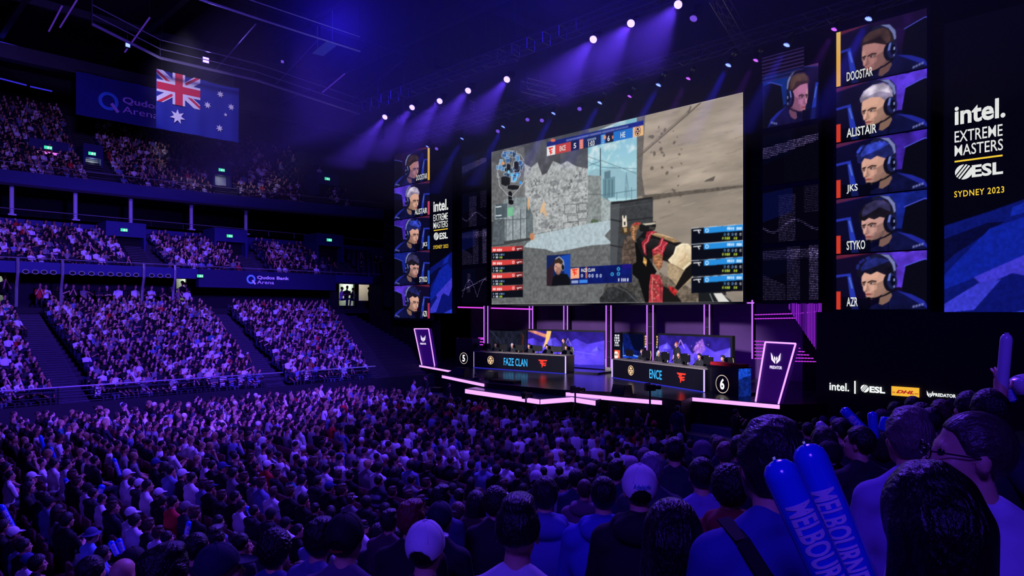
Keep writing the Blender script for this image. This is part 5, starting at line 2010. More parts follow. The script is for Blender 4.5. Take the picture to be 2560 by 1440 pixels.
rg = random.Random(8)
for i in range(44):
    u = 1973 + 80 * (i / 43.0) + rg.uniform(-1.2, 1.2)
    vb = 772 + 120 * max(0.0, (u - 1973) / 80.0) ** 0.95
    a, c = on_y(u, 758, YC + rg.uniform(-.15, .15)), on_y(u, vb, YC)
    b = MB()
    b.bar(a, (a.x, a.y, c.z), 0.018, 4)
    b.build('string', glow('string_glow_%d' % (i % 3), ((96, 18, 150), (150, 40, 210), (62, 14, 120))[i % 3], 0.9, False), t)

t = thing('light_stair', 'stack of dotted magenta light lines like stairs, right of the stage behind the pylon', 'led strip', on_y(1950, 905, YC))
rows = [(1887, 1990, 787, 784), (1887, 1992, 797, 795), (1990, 2052, 784, 778)] + [(1886, 1912, 853 + 8.6 * k, 853.5 + 8.6 * k) for k in range(6)] + [(1988, 2002 + 11 * k, 870 + 8.3 * k, 871 + 8.3 * k) for k in range(5)]
for i, (u0, u1, v0, v1) in enumerate(rows):
    b = MB()
    a, c = on_y(u0, v0, YC + .3), on_y(u1, v1, YC + .3)
    m_ = max(2, int((c - a).length / 0.12))
    for k in range(m_):
        b.bar(a + (c - a) * (k / m_), a + (c - a) * ((k + .8) / m_), 0.022, 4)
    b.build('light_line', glow('stair_magenta', (206, 60, 240), 1.0, False), t)
t = thing('light_shelf', 'stack of magenta light lines, left of the stage behind the number five podium', 'led strip', on_y(1180, 880, 32.5))
for u0, u1, v0, v1 in ((1143, 1209, 846, 848), (1152, 1210, 853, 855), (1172, 1210, 861, 862), (1196, 1209, 845, 845)):
    b = MB()
    b.bar(on_y(u0, v0, 32.5), on_y(u1, v1, 32.5), 0.035, 5)
    b.build('light_line', glow('shelf_magenta', (214, 70, 240), 1.1, False), t)
for u, z0 in ((1170, 0), (1205, 0)):
    b = MB()
    p = on_y(u, 846, 32.55)
    b.bar(p, (p.x, p.y, ZS), 0.04, 6)
    b.build('post', M_CASE, t)


# ---- floor wedges, cameras, cases
def wedge(label, u, v, s, rz, z=ZS):
    p = Z(u, v, z)
    t = thing('floor_monitor', label, 'speaker', p, 'wedge speakers on the stage')
    d = Vector((math.cos(rz), math.sin(rz), 0))
    n = Vector((d.y, -d.x, 0))
    fr = Frame(p - d * .3 * s, n, (0, 0, 1), -d)
    b = MB()
    b.prism([(-.22 * s, 0), (.22 * s, 0), (.12 * s, .36 * s), (-.16 * s, .36 * s)], .62 * s, fr, 0, -.62 * s)
    b.build('cabinet', M_CASE, t)
    b = MB()
    b.prism([(.215 * s, .03 * s), (.235 * s, .04 * s), (.145 * s, .34 * s), (.12 * s, .33 * s)], .54 * s, fr, 0, -.58 * s)
    b.build('grille', surf('speaker_grille', (34, 34, 40), 0.6, 0.4), t)
    return p


wedge('black wedge speaker on the stage, left of the left desk near the violet edge', 1152, 940, 1.3, 0.2)
wedge('black wedge speaker on the stage before the left desk, on a cable ramp', 1228, 947, 1.0, 0.1)
wedge('black wedge speaker on the stage before the right desk', 1554, 988, 1.25, -0.2)
b = MB()
p = Z(1262, 956, ZS)
b.box(p + Vector((0, 0, .06)), (1.6, .6, .12), 0.1)
tag(b.build('cable_ramp', M_CASE), 'low black cable ramp on the stage before the left desk', 'ramp')


def camera_rig(label, p, hgt, rz, legs_col=None, wide=0.45):
    t = thing('video_camera', label, 'camera', p)
    M = Matrix.Rotation(rz, 3, 'Z')
    L_ = surf('tripod_' + ('red' if legs_col else 'black'), legs_col or (20, 20, 24), 0.5)
    for k in range(3):
        a = 2 * math.pi * k / 3 + 0.5
        b = MB()
        b.bar(p + Vector((wide * math.cos(a), wide * math.sin(a), 0)), p + Vector((0, 0, hgt * .8)), .022, 6)
        b.build('leg', L_, t)
    b = MB()
    b.bar(p + Vector((0, 0, hgt * .75)), p + Vector((0, 0, hgt)), .04, 8)
    b.build('column', M_CASE, t)
    b = MB()
    b.box(p + Vector((0, 0, hgt + .12)), (.18, .42, .24), rz)
    b.box(p + M @ Vector((0, -.1, hgt + .28)), (.06, .22, .05), rz)
    b.build('body', M_CASE, t)
    b = MB()
    b.bar(p + M @ Vector((0, .2, hgt + .12)), p + M @ Vector((0, .46, hgt + .12)), .075, 10, .09)
    b.build('lens', surf('lens_black', (8, 8, 12), 0.15), t)
    b = MB()
    b.box(p + M @ Vector((-.14, -.1, hgt + .2)), (.05, .1, .12), rz)
    b.build('viewfinder', M_CASE, t)
    return t


def floor_at(u, v_top, hgt):
    """point of the floor under something hgt tall whose top is seen at v_top"""
    return on_z(u, v_top, hgt).copy() - Vector((0, 0, hgt))


camera_rig('black video camera on a pedestal in front of the bent violet strip', floor_at(1438, 962, 2.0), 1.65, -0.4)
camera_rig('black video camera with a round hood, low before the long violet strip', floor_at(1315, 979, 1.7), 1.4, 0.2)
camera_rig('black camera on a tall thin stand before the right desk', floor_at(1625, 958, 2.35), 2.05, -0.5, None, 0.3)
camera_rig('camera on a bright red legged tripod, right of the stage', floor_at(1845, 1040, 1.35), 1.1, 0.6, (220, 30, 50))
# low service platform with steps on the right floor
b = MB()
p = Z(1800, 1092, 0.35)
for k, (w_, d_, z0) in enumerate(((3.6, 1.0, .35), (3.0, .55, .62))):
    b.box((p.x, p.y + k * .55, z0 / 2), (w_, d_, z0), -0.1)
struct(b.build('stage_steps', surf('step_vinyl', (96, 84, 120), 0.5, noise=0.2)))
b = MB()
q = [Z(1020, 985, .55), Z(1160, 1000, .55), Z(1330, 1040, .55), Z(1480, 1052, .55), Z(1475, 1030, .55), Z(1330, 1015, .55), Z(1170, 975, .55), Z(1040, 965, .55)]
platform('camera_pit_floor', q, 0.55, 0.0, [surf('pit_vinyl', (70, 62, 96), 0.5, noise=0.2), M_FACE])
for i, (u, v, s) in enumerate(((1345, 1036, .5), (1400, 1036, .6), (1255, 1012, .5), (1190, 1005, .45), (1092, 980, .4))):
    b = MB()
    p = Z(u, v, .55)
    b.box(p + Vector((0, 0, s * .3)), (s * 1.5, s, s * .6), 0.3)
    b.box(p + Vector((0, 0, s * .62)), (s * 1.55, s * 1.05, .04), 0.3)
    tag(b.build('equipment_case', M_CASE), 'small black equipment case in the pit before the stage, %s from the left' % ['fourth', 'fifth', 'third', 'second', 'first'][i], 'case', 'cases in the camera pit')
# ------------------------------------------------------------------ trusses, lamps and roof
def truss(label, a, b_, size=0.45, seg=0.9, name='truss', hang=True):
    a, b_ = Vector(a), Vector(b_)
    d = (b_ - a)
    L = d.length
    d.normalize()
    up = Vector((0, 0, 1)) if abs(d.z) < .9 else Vector((1, 0, 0))
    s = d.cross(up).normalized()
    w = s.cross(d).normalized()
    t = thing(name, label, 'truss', a)
    C_ = [s * x * size / 2 + w * y * size / 2 for x, y in ((-1, -1), (1, -1), (1, 1), (-1, 1))]
    for c in C_:
        m = MB()
        m.bar(a + c, b_ + c, .028, 5)
        m.build('chord', M_TRUSS, t)
    n = max(2, int(L / seg))
    m = MB()
    for k in range(n):
        p, q = a + d * (L * k / n), a + d * (L * (k + 1) / n)
        for i in range(4):
            j = (i + 1) % 4
            m.bar(p + C_[i], q + C_[j], .014, 4, cap=False)
            m.bar(p + C_[i], p + C_[j], .014, 4, cap=False)
    for i in range(4):
        m.bar(b_ + C_[i], b_ + C_[(i + 1) % 4], .014, 4, cap=False)
    m.build('lattice', M_TRUSS, t)
    if hang:
        for f in (0.05, 0.5, 0.95):
            m = MB()
            p = a + d * (L * f)
            m.bar(p, (p.x, p.y, 26.0), .02, 4)
            m.build('hanging_cable', M_STEEL, t)
    return t


Y1, Y2 = 22.0, 27.5
a, c = on_y(940, 290, Y1), on_y(1740, -16, Y1)
truss('long lattice truss carrying the upper row of bright stage lamps', (a.x - 1, Y1, a.z + .75), (c.x + 3, Y1, a.z + .75), .5)
za = on_y(1650, 205, Y2).z + .8
a, c = on_y(1060, 350, Y2), on_y(2260, 10, Y2)
truss('long lattice truss carrying the lower row of lamps in front of the main screen', (a.x - 1.5, Y2, za), (c.x + 2, Y2, za), .5)
p = on_z(1310, 212, za + .1)
truss('short lattice truss jutting from the lower lamp truss toward the hall', (p.x, p.y, za + .1), (p.x + .3, Y2 - .3, za + .1), .55)
p, q = at(1790, -15, 26), at(1868, 118, 31)
truss('steep lattice truss rising out of the frame above the main screen', p, q, .5)
p, q = on_z(1210, 155, 18), on_z(1290, 138, 18)
truss('short lattice truss end hanging above the upper lamp row', (p.x, p.y, 18), (q.x, q.y, 18), .45)
p, q = at(1000, 300, 38), at(1180, 330, 35)
truss('low lattice truss above the left portrait screen', p, (q.x, q.y, p.z - 0.1), .4)

M_LENS = glow('lens_violet', (165, 145, 255), 3.2)
M_LENSB = glow('lens_blue', (100, 120, 255), 4.0)
M_LENSP = glow('lens_purple', (170, 80, 255), 2.2)
M_LENSD = glow('lens_dim', (120, 80, 230), 1.0)
M_GLOSS = surf('lamp_black', (16, 16, 20), 0.35, noise=0.1)


def make_lamp(lens, kind):
    """moving head built aiming along -Z, hung from its base at the top"""
    t = thing('stage_lamp', '', 'lamp')
    m = MB()
    m.tube([(0, 0, .26), (0, 0, .20), (0, 0, -.02), (0, 0, -.16)], [.08, .14, .165, .17], 14)
    m.build('head', M_GLOSS, t, True)
    m = MB()
    m.tube([(0, 0, -.161), (0, 0, -.175)], [.155, .14], 16)
    m.build('lens', lens, t)
    m = MB()
    for k in range(16):
        x = 2 * math.pi * k / 16
        m.box((.165 * math.cos(x), .165 * math.sin(x), -.18), (.03, .03, .05), x)
    m.build('lens_ring', M_GLOSS, t)
    m = MB()
    m.tube([(-.22, 0, 0), (-.22, 0, .30), (-.1, 0, .40), (.1, 0, .40), (.22, 0, .30), (.22, 0, 0)], .03, 6)
    m.build('yoke', M_GLOSS, t)
    m = MB()
    m.box((0, 0, .50), (.30, .22, .16))
    m.bar((0, 0, .55), (0, 0, .72), .025, 6)
    m.build('base', M_GLOSS, t)
    return t


KINDS = {'v': M_LENS, 'b': M_LENSB, 'p': M_LENSP, 'd': M_LENSD}
LAMP_PROTO = {}
ORDN = 'first second third fourth fifth sixth seventh eighth ninth tenth eleventh twelfth thirteenth fourteenth fifteenth sixteenth seventeenth eighteenth'.split()


def hang_lamp(u, v, Y, kind, aim, label, group, power=0, angle=26, col=VIOLET, big=1.0):
    p = on_y(u, v, Y)
    k = kind
    if k not in LAMP_PROTO:
        LAMP_PROTO[k] = make_lamp(KINDS[k], k)
        o = LAMP_PROTO[k]
    else:
        o = copy_tree(LAMP_PROTO[k])
    o.location = p
    dr = Vector(aim) - p
    o.rotation_euler = dr.to_track_quat('-Z', 'Y').to_euler()
    o.scale = (big,) * 3
    o['label'] = label
    o['group'] = group
    if power:
        dn = dr.normalized()
        lamp_light('lamp_beam', 'SPOT', p + dn * 0.32, aim, power, col, 0.12, angle, 0.8)
    return o


UP = [(965, 289, (-40, 6, 6)), (1033, 265, (-37, 6, 6)), (1102, 249, (-34, 5, 6)), (1173, 223, (-31, 5, 5)), (1270, 195, (-28, 4, 5)), (1486, 95, (-22, 4, 4)), (1580, 55, (-18, 5, 4)), (1698, 8, (-14, 6, 3))]
for i, (u, v, aim) in enumerate(UP):
    tq = (on_y(u, v, Y1) - CAM).length / ray(u, v).length
    aim = at(u - 150, v + 190, tq - 5.5)
    hang_lamp(u, v, Y1, 'v', aim, 'bright violet stage lamp throwing a beam, %s from the left in the upper lamp row' % ORDN[i], 'upper row of stage lamps', 7000 if i < 5 else 9000, 24, (0.13, 0.045, 1.0), 1.0)
LO = [(1071, 361, 'b'), (1093, 369, 'd'), (1158, 341, 'b'), (1246, 325, 'd'), (1261, 311, 'b'), (1320, 296, 'd'), (1356, 298, 'd'), (1387, 277, 'b'), (1450, 269, 'd'), (1503, 250, 'b'), (1577, 235, 'p'), (1650, 205, 'b'), (1724, 190, 'p'),
      (1825, 155, 'b'), (1893, 144, 'p'), (1971, 104, 'b'), (2089, 66, 'p'), (2176, 38, 'b')]
for i, (u, v, k) in enumerate(LO):
    p = on_y(u, v, Y2)
    aim = (p.x - 4.5, p.y - 5.0, 3.0) if k != 'd' else (p.x + 4, p.y - 9, 6)
    word = {'b': 'bright blue', 'p': 'purple', 'd': 'dim violet'}[k]
    hang_lamp(u, v, Y2, k, aim, '%s stage lamp, %s from the left in the lower lamp row' % (word, ORDN[i]), 'lower row of stage lamps', {'b': 6500, 'p': 1400, 'd': 0}[k], 17, BLUE if k == 'b' else PURPLE, 0.75 if k in 'dp' else 0.9)
p = on_y(1737, 39, 24)
hang_lamp(1737, 39, 24, 'd', (p.x, p.y - 8, 5), 'small pale lamp alone beneath the upper lamp truss, near its right end', 'single lamps', 0)
M_LENSR = glow('lens_roof', (110, 90, 255), 9.0)
for u, v, s, lab in ((513, 151, .38, 'square blue white flood lamp on the roof catwalk above the flag'), (318, 114, .24, 'small violet flood lamp on the roof catwalk left of the flag'), (704, 155, .2, 'dim blue flood lamp on the roof catwalk right of the flag')):
    p = on_x(u, v, -46)
    t = thing('flood_lamp', lab, 'lamp', p)
    m = MB()
    m.box(p, (.2, s * 1.3, s * 1.2))
    m.build('housing', M_GLOSS, t)
    m = MB()
    m.box(p + Vector((.11, 0, 0)), (.02, s, s * .9))
    m.build('lens', M_LENSR if s > .3 else M_LENSB if s > .22 else M_LENSD, t)
    m = MB()
    m.bar(p + Vector((0, 0, s * .6)), (p.x, p.y, p.z + 1.2), .03, 5)
    m.build('bracket', M_STEEL, t)
lamp_light('roof_lamp', 'SPOT', on_x(513, 151, -46) + Vector((.3, 0, 0)), (-20, 10, 10), 260, (0.3, 0.2, 1.0), .2, 120, .6)


# ---- catwalk and steel lines under the roof
def catwalk(label, pts, lines, mat):
    t = thing('catwalk', label, 'catwalk', pts[0])
    for k, (dz, r) in enumerate(lines):
        m = MB()
        m.tube([Vector(p) + Vector((0, 0, dz)) for p in pts], r, 5)
        m.build('rail' if k else 'walkway_edge', mat, t)
    m = MB()
    for a, c in zip(pts[:-1], pts[1:]):
        a, c = Vector(a), Vector(c)
        n = max(1, int((c - a).length / 3))
        for i in range(n + 1):
            q = a + (c - a) * i / n
            m.bar(q, q + Vector((0, 0, max(l[0] for l in lines))), .03, 4)
    m.build('uprights', M_STEEL, t)
    for i in (0, -1):
        m = MB()
        q = Vector(pts[i])
        m.bar(q, (q.x, q.y, 26), .04, 5)
        m.build('hanger', M_STEEL, t)
    return t


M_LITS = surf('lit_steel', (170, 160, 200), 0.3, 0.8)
X5 = -44.0
catwalk('roof catwalk with rails running above the flag', [on_x(230, 60, X5), on_x(400, 145, X5), on_x(640, 200, X5), on_x(900, 285, X5)], [(0, .09), (.55, .03), (1.1, .03)], M_LITS)
catwalk('roof catwalk crossing the frame top, left of centre', [on_z(475, -10, 21.5), on_z(640, 45, 21.5), on_z(900, 128, 21.5)], [(0, .07), (.9, .04)], M_LITS)
for i, (u0, v0, u1, v1) in enumerate(((155, 15, 122, 78), (192, 0, 150, 68), (374, 44, 312, 130), (640, 60, 536, 178), (800, 95, 690, 210), (862, 184, 806, 231), (1010, 150, 880, 250))):
    m = MB()
    z = 24.0 if i < 2 else 22.5
    a, c = on_z(u0, v0, z), on_z(u1, v1, z)
    m.bar(a, c, .05, 6)
    for q in (a, c):
        m.bar(q, (q.x, q.y, 26.0), .012, 4, None, 1)
    tag(m.build('roof_tube', [glow('tube_painted_light', (92, 50, 190), 0.55, False) if i in (0, 1, 2, 5) else M_LITS, M_STEEL]),  # glow stands in for violet light falling on plain steel
        ['thin violet lit tube under the roof, leftmost', 'thin violet lit tube under the roof, second from left at the top edge', 'thin violet lit tube under the roof above the arena banner',
         'dark roof tube right of the flag catwalk lamp', 'dark roof tube above the pale ceiling panel', 'short violet lit roof tube left of the upper lamp row', 'dark roof tube nearest the upper lamp row'][i], 'tube', 'thin tubes under the roof')
m = MB()
p = on_z(812, 122, 23.5)
m.box(p, (2.6, .8, .06), -0.15)
for s in (-1, 1):
    m.bar(p + Vector((s, 0, 0)), p + Vector((s, 0, 2.5)), .02, 4)
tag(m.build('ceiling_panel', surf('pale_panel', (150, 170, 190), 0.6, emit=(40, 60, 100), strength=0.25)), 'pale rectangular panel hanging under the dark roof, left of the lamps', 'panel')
# beams of the roof
for i, y in enumerate((2, 9, 16, 23, 30, 37)):
    m = MB()
    m.box((-32, y, 25.2), (78, .35, 1.2))
    struct(m.build('roof_beam', M_STEEL))
for i, x in enumerate((-52, -42, -32, -22, -12, -2)):
    m = MB()
    m.box((x, 20, 24.9), (.25, 60, .5))
    struct(m.build('roof_beam', M_STEEL))
# blue lit glazing strips high up at the far left
for u0, v0, u1, v1 in ((0, 22, 30, 40), (55, 45, 95, 60), (100, 55, 150, 68), (0, 108, 60, 124), (0, 196, 66, 213), (75, 216, 130, 228), (205, 80, 260, 102)):
    m = MB()
    a, c = on_x(u0, v0, -60), on_x(u1, v1, -60)
    m.bar(a, c, .14 if v0 < 110 else .05, 6)
    m.build('roof_strip_light', glow('strip_blue', (60, 50, 240), 0.7, False))
for i, o in enumerate([o for o in COL.objects if o.name.startswith('roof_strip_light')]):
    tag(o, 'thin blue light strip under the roof edge at the far left, %s from the top' % ORDN[i], 'light strip', 'blue strips at the far left')

# ---- haze over the stage: a thin bank of smoke filling the space around the lamps
m = MB()
m.box((-24.5, 21.9, 16.7), (45, 15.6, 8.6))
hz = m.build('stage_haze', None)
hm = bpy.data.materials.new('haze')
hm.use_nodes = True
nt = hm.node_tree
nt.nodes.remove(nt.nodes['Principled BSDF'])
vsn = nt.nodes.new('ShaderNodeVolumeScatter')
vsn.inputs['Color'].default_value = (0.9, 0.9, 1, 1)
vsn.inputs['Density'].default_value = 0.016
vsn.inputs['Anisotropy'].default_value = 0.2
nt.links.new(vsn.outputs[0], nt.nodes['Material Output'].inputs['Volume'])
hz.data.materials.clear()
hz.data.materials.append(hm)
hz['kind'] = 'stuff'
hz['label'] = 'thin violet haze hanging in the beams above the stage'
# ------------------------------------------------------------------ people: bodies grown as one surface from blended volumes
def nets(F, org, h):
    ins = F < 0
    nx, ny, nz = F.shape
    acc = np.zeros((nx - 1, ny - 1, nz - 1, 3))
    cnt = np.zeros((nx - 1, ny - 1, nz - 1))
    C8 = [(0, 0, 0), (1, 0, 0), (0, 1, 0), (1, 1, 0), (0, 0, 1), (1, 0, 1), (0, 1, 1), (1, 1, 1)]
    def g(A, c):
        return A[c[0]:nx - 1 + c[0], c[1]:ny - 1 + c[1], c[2]:nz - 1 + c[2]]
    for a in range(8):
        for ax in range(3):
            if C8[a][ax] == 0:
                b = list(C8[a])
                b[ax] = 1
                fa, fb = g(F, C8[a]), g(F, b)
                m = (fa < 0) != (fb < 0)
                t = np.where(m, fa / np.where(m, fa - fb, 1), 0)
                for q in range(3):
                    acc[..., q] += np.where(m, C8[a][q] + (t if q == ax else 0), 0)
                cnt += m
    act = cnt > 0
    idx = -np.ones(act.shape, int)
    idx[act] = np.arange(act.sum())
    cells = np.argwhere(act)
    V = (cells + acc[act] / cnt[act][:, None]) * h + np.array(org)
    Q = []
    for ax in range(3):
        o1, o2 = [(1, 2), (2, 0), (0, 1)][ax]
        sa, sb = [slice(None)] * 3, [slice(None)] * 3
        sa[ax], sb[ax] = slice(0, -1), slice(1, None)
        A, B = ins[tuple(sa)], ins[tuple(sb)]
        for flip, m in ((False, A & ~B), (True, ~A & B)):
            p = np.argwhere(m)
            if not len(p):
                continue
            p = p[(p[:, o1] > 0) & (p[:, o2] > 0) & (p[:, o1] < F.shape[o1] - 1) & (p[:, o2] < F.shape[o2] - 1)]
            e1, e2 = np.eye(3, dtype=int)[o1], np.eye(3, dtype=int)[o2]
            q = np.stack([idx[tuple((p - e1 - e2).T)], idx[tuple((p - e2).T)], idx[tuple(p.T)], idx[tuple((p - e1).T)]], 1)
            Q.append(q[:, ::-1] if flip else q)
    return V, np.concatenate(Q)


def sd_cone(P, a, b, ra, rb):
    a, b = np.array(a, float), np.array(b, float)
    d = b - a
    t = np.clip(((P - a) @ d) / max(d @ d, 1e-9), 0, 1)
    return np.linalg.norm(P - a - t[..., None] * d, axis=-1) - (ra + (rb - ra) * t)


def sd_ell(P, c, r, R=None):
    q = P - np.array(c)
    if R is not None:
        q = q @ R
    q = q / np.array(r)
    k = np.linalg.norm(q, axis=-1)
    return (k - 1) * min(r) * (0.5 + 0.5 * np.clip(k, 0, 2) / 1.0) / (1.0)


def smin(a, b, k):
    h = np.clip(0.5 + 0.5 * (b - a) / k, 0, 1)
    return b + (a - b) * h - k * h * (1 - h)


def field(prims, lo, hi, h, k=0.02, infl=0.0, keep=None):
    ax = [np.arange(lo[i], hi[i] + h, h) for i in range(3)]
    P = np.stack(np.meshgrid(*ax, indexing='ij'), -1)
    F = np.full(P.shape[:3], 9.0)
    for p in prims:
        if p[0] in 'cC':
            c0 = np.minimum(p[1], p[2]) - max(p[3], p[4]) - 0.1 - infl
            c1 = np.maximum(p[1], p[2]) + max(p[3], p[4]) + 0.1 + infl
        else:
            c0, c1 = np.array(p[1]) - max(p[2]) - 0.1 - infl, np.array(p[1]) + max(p[2]) + 0.1 + infl
        s = tuple(slice(max(int((c0[i] - lo[i]) / h), 0), max(int((c1[i] - lo[i]) / h) + 2, 0)) for i in range(3))
        if P[s].size == 0:
            continue
        d = sd_cone(P[s], p[1], p[2], p[3], p[4]) if p[0] in 'cC' else sd_ell(P[s], *p[1:])
        F[s] = smin(F[s], d - infl, k if p[0] in 'ce' else .010)
    if keep is not None:
        F = np.maximum(F, keep(P))
    return nets(F, lo, h)


HZ = 1.29           # head centre above the floor when seated


def head_xf(c, yaw, pitch):
    R = Matrix.Rotation(yaw, 3, 'Z') @ Matrix.Rotation(pitch, 3, 'X')
    return np.array(R), np.array(c, float)


def head_prims(c):
    def p(x, y, z):
        return (c[0] + x, c[1] + y, c[2] + z)
    out = [('e', p(0, -.012, .032), (.076, .097, .098)), ('e', p(0, .032, -.03), (.062, .072, .088)), ('e', p(0, .045, -.085), (.046, .046, .036)),
           ('c', p(0, .092, .018), p(0, .116, -.028), .009, .015), ('e', p(0, .080, -.098), (.022, .020, .018)), ('e', p(0, .094, -.062), (.026, .012, .011)),
           ('c', p(-.038, .083, .030), p(.038, .083, .030), .011, .011)]
    for s in (-1, 1):
        out.append(('e', p(s * .079, -.008, -.008), (.012, .019, .031)))
        out.append(('e', p(s * .045, .060, -.02), (.022, .024, .022)))
    return out


def fingers(mb, wr, dr, side, up):
    """palm direction dr, five curled fingers, thumb from the side of the palm"""
    dr, up = Vector(dr).normalized(), Vector(up).normalized()
    sd = dr.cross(up).normalized()
    for k, (o, L) in enumerate(((-.030, .062), (-.010, .075), (.010, .070), (.029, .055))):
        a = Vector(wr) + dr * .085 + sd * o
        b = a + dr * L * .5 - up * .012
        c = b + dr * L * .38 - up * .030
        mb.tube([a, b, c], [.0095, .0088, .0072], 5)
    s = -1 if side > 0 else 1
    a = Vector(wr) + dr * .035 + sd * s * .028
    mb.tube([a, a + sd * s * .03 + dr * .025, a + sd * s * .04 + dr * .055 - up * .012], [.012, .010, .008], 5)


ARMS = {'lap': ((.215, .06, .76), (.10, .32, .64)), 'clap': ((.22, .12, .79), (.045, .33, .93)), 'chin': ((.18, .24, .76), (.045, .15, 1.09)),
        'fold': ((.215, .10, .80), (-.05, .21, .85)), 'raise': ((.30, .10, 1.22), (.23, .17, 1.50)), 'knee': ((.22, .12, .78), (.13, .40, .60)), 'desk': ((.27, .16, .80), (.16, .42, .86)),
        'down': ((.25, -.02, .76), (.27, .05, .50)), 'hold': ((.25, .10, .80), (.14, .33, .98)), 'neck': ((.28, .14, 1.16), (.06, -.02, 1.22))}
SK = surf('skin', (205, 150, 128), 0.5, noise=0.08, scale=12)
EYE = surf('eye_dark', (24, 18, 18), 0.2)
CL = surf('cloth', rough=0.85, noise=0.16, scale=7, objcol=True, bump=0.12)
HAIR = surf('hair', rough=0.42, noise=0.4, scale=26, objcol=True, bump=0.7, spec=0.4, stretch=(4.0, 0.9, 1.6))
JEAN = surf('trouser_cloth', (38, 42, 60), 0.85, noise=0.2, scale=8)
CAPM = surf('cap_cloth', rough=0.8, noise=0.1, scale=10, objcol=True, bump=0.1)


def arm_prims(pose_r, pose_l, dz):
    up, fo, ha = [], [], []
    for s, key in ((1, pose_r), (-1, pose_l)):
        e_, w_ = ARMS[key]
        sh = (s * .185, 0, 1.035 + dz)
        e = (s * e_[0], e_[1], e_[2] + dz)
        w = (s * w_[0], w_[1], w_[2] + dz)
        up.append(('c', sh, e, .056, .046))
        fo.append(('c', e, w, .044, .031))
        d = np.array(w) - np.array(e)
        d /= np.linalg.norm(d)
        ha.append(('c', tuple(np.array(w)), tuple(np.array(w) + d * .075), .030, .036))
        ha.append(('w', w, tuple(d), s))
    return up, fo, ha


def build_person(pose_r, pose_l, stand=False, yaw=0.0, pitch=0.0, hoodie=False, h=0.0135, lean=0.0, wide=1.0):
    """returns meshes (body, shirt, trousers) facing +Y with the floor at z = 0"""
    dz = 0.40 if stand else 0.0
    hc = (0.0, 0.025, HZ + dz)
    up, fo, ha = arm_prims(pose_r, pose_l, dz)
    W = wide
    torso = [('e', (0, 0, .70 + dz), (.158 * W, .112 * W, .20)), ('e', (0, -.005, .91 + dz), (.186 * W, .122 * W, .19)), ('c', (-.165, -.01, 1.045 + dz), (.165, -.01, 1.045 + dz), .062, .062)]
    for s in (-1, 1):
        torso.append(('c', (s * .13, -.015, 1.07 + dz), (s * .035, -.012, 1.135 + dz), .045, .045))
    pel = [('e', (0, -.005, .54 + dz), (.175 * W, .135 * W, .13))]
    neck = [('c', (0, -.015, 1.06 + dz), (0, .012, 1.20 + dz), .058, .052)]
    legs, feet = [], []
    for s in (-1, 1):
        if stand:
            legs += [('c', (s * .09, 0, .90), (s * .10, .02, .49), .088, .060), ('c', (s * .10, .02, .49), (s * .11, -.02, .09), .058, .040)]
            feet += [('c', (s * .11, -.03, .045), (s * .12, .15, .035), .045, .035)]
        else:
            legs += [('c', (s * .09, .02, .53), (s * .12, .45, .52), .088, .062), ('c', (s * .12, .45, .52), (s * .13, .43, .10), .060, .042)]
            feet += [('c', (s * .13, .42, .045), (s * .14, .60, .035), .045, .035)]
    # head prims are rotated about the head centre
    R, c0 = head_xf(hc, yaw, pitch)
    hp = []
    for p in head_prims(hc):
        if p[0] == 'c':
            hp.append(('C', tuple(c0 + R @ (np.array(p[1]) - c0)), tuple(c0 + R @ (np.array(p[2]) - c0)), p[3], p[4]))
        else:
            hp.append(('E', tuple(c0 + R @ (np.array(p[1]) - c0)), p[2], R))
    hands = [q for q in ha if q[0] == 'c']
    lo, hi = (-.46, -.26, -.03), (.46, .72, 1.62 + dz)
    V, Q = field(torso + pel + neck + legs + feet + up + fo + hands + hp, lo, hi, h, 0.022)
    mb = MB()
    for q in ha:
        if q[0] == 'w':
            fingers(mb, q[1], q[2], q[3], (0, .2, 1) if abs(q[2][2]) < .8 else (0, -1, .2))
    n_f = len(mb.f)
    for s in (-1, 1):
        e = c0 + R @ np.array((s * .031, .083, .014))
        mb.ball(e, .0125, 8, 6)
    fv = np.array(mb.v).reshape(-1, 3)
    me = bpy.data.meshes.new('person')
    nv = len(V)
    me.from_pydata([tuple(x) for x in V] + [tuple(x) for x in fv], [], [tuple(x) for x in Q] + [tuple(i + nv for i in f) for f in mb.f])
    me.materials.append(SK)
    me.materials.append(EYE)
    mi = np.zeros(len(me.polygons), np.int32)
    mi[len(Q) + n_f:] = 1
    me.polygons.foreach_set('material_index', mi)
    me.polygons.foreach_set('use_smooth', [True] * len(me.polygons))
    me.update()
    sl = torso + pel[:1] + up
    if hoodie:
        sl = sl + fo + [('e', (0, -.105, 1.125 + dz), (.115, .055, .065)), ('c', (-.1, -.04, 1.14 + dz), (.1, -.04, 1.14 + dz), .035, .035)]
    v, q = field(sl, lo, hi, h * 1.1, 0.022, 0.013 if not hoodie else 0.02)
    sh = np_mesh('shirt', v, q, True)
    sh.materials.append(CL)
    v, q = field(pel + legs, lo, hi, h * 1.4, 0.022, 0.012)
    tr = np_mesh('trousers', v, q, True)
    tr.materials.append(JEAN)
    return dict(body=me, shirt=sh, trousers=tr, hc=hc, yaw=yaw, pitch=pitch)


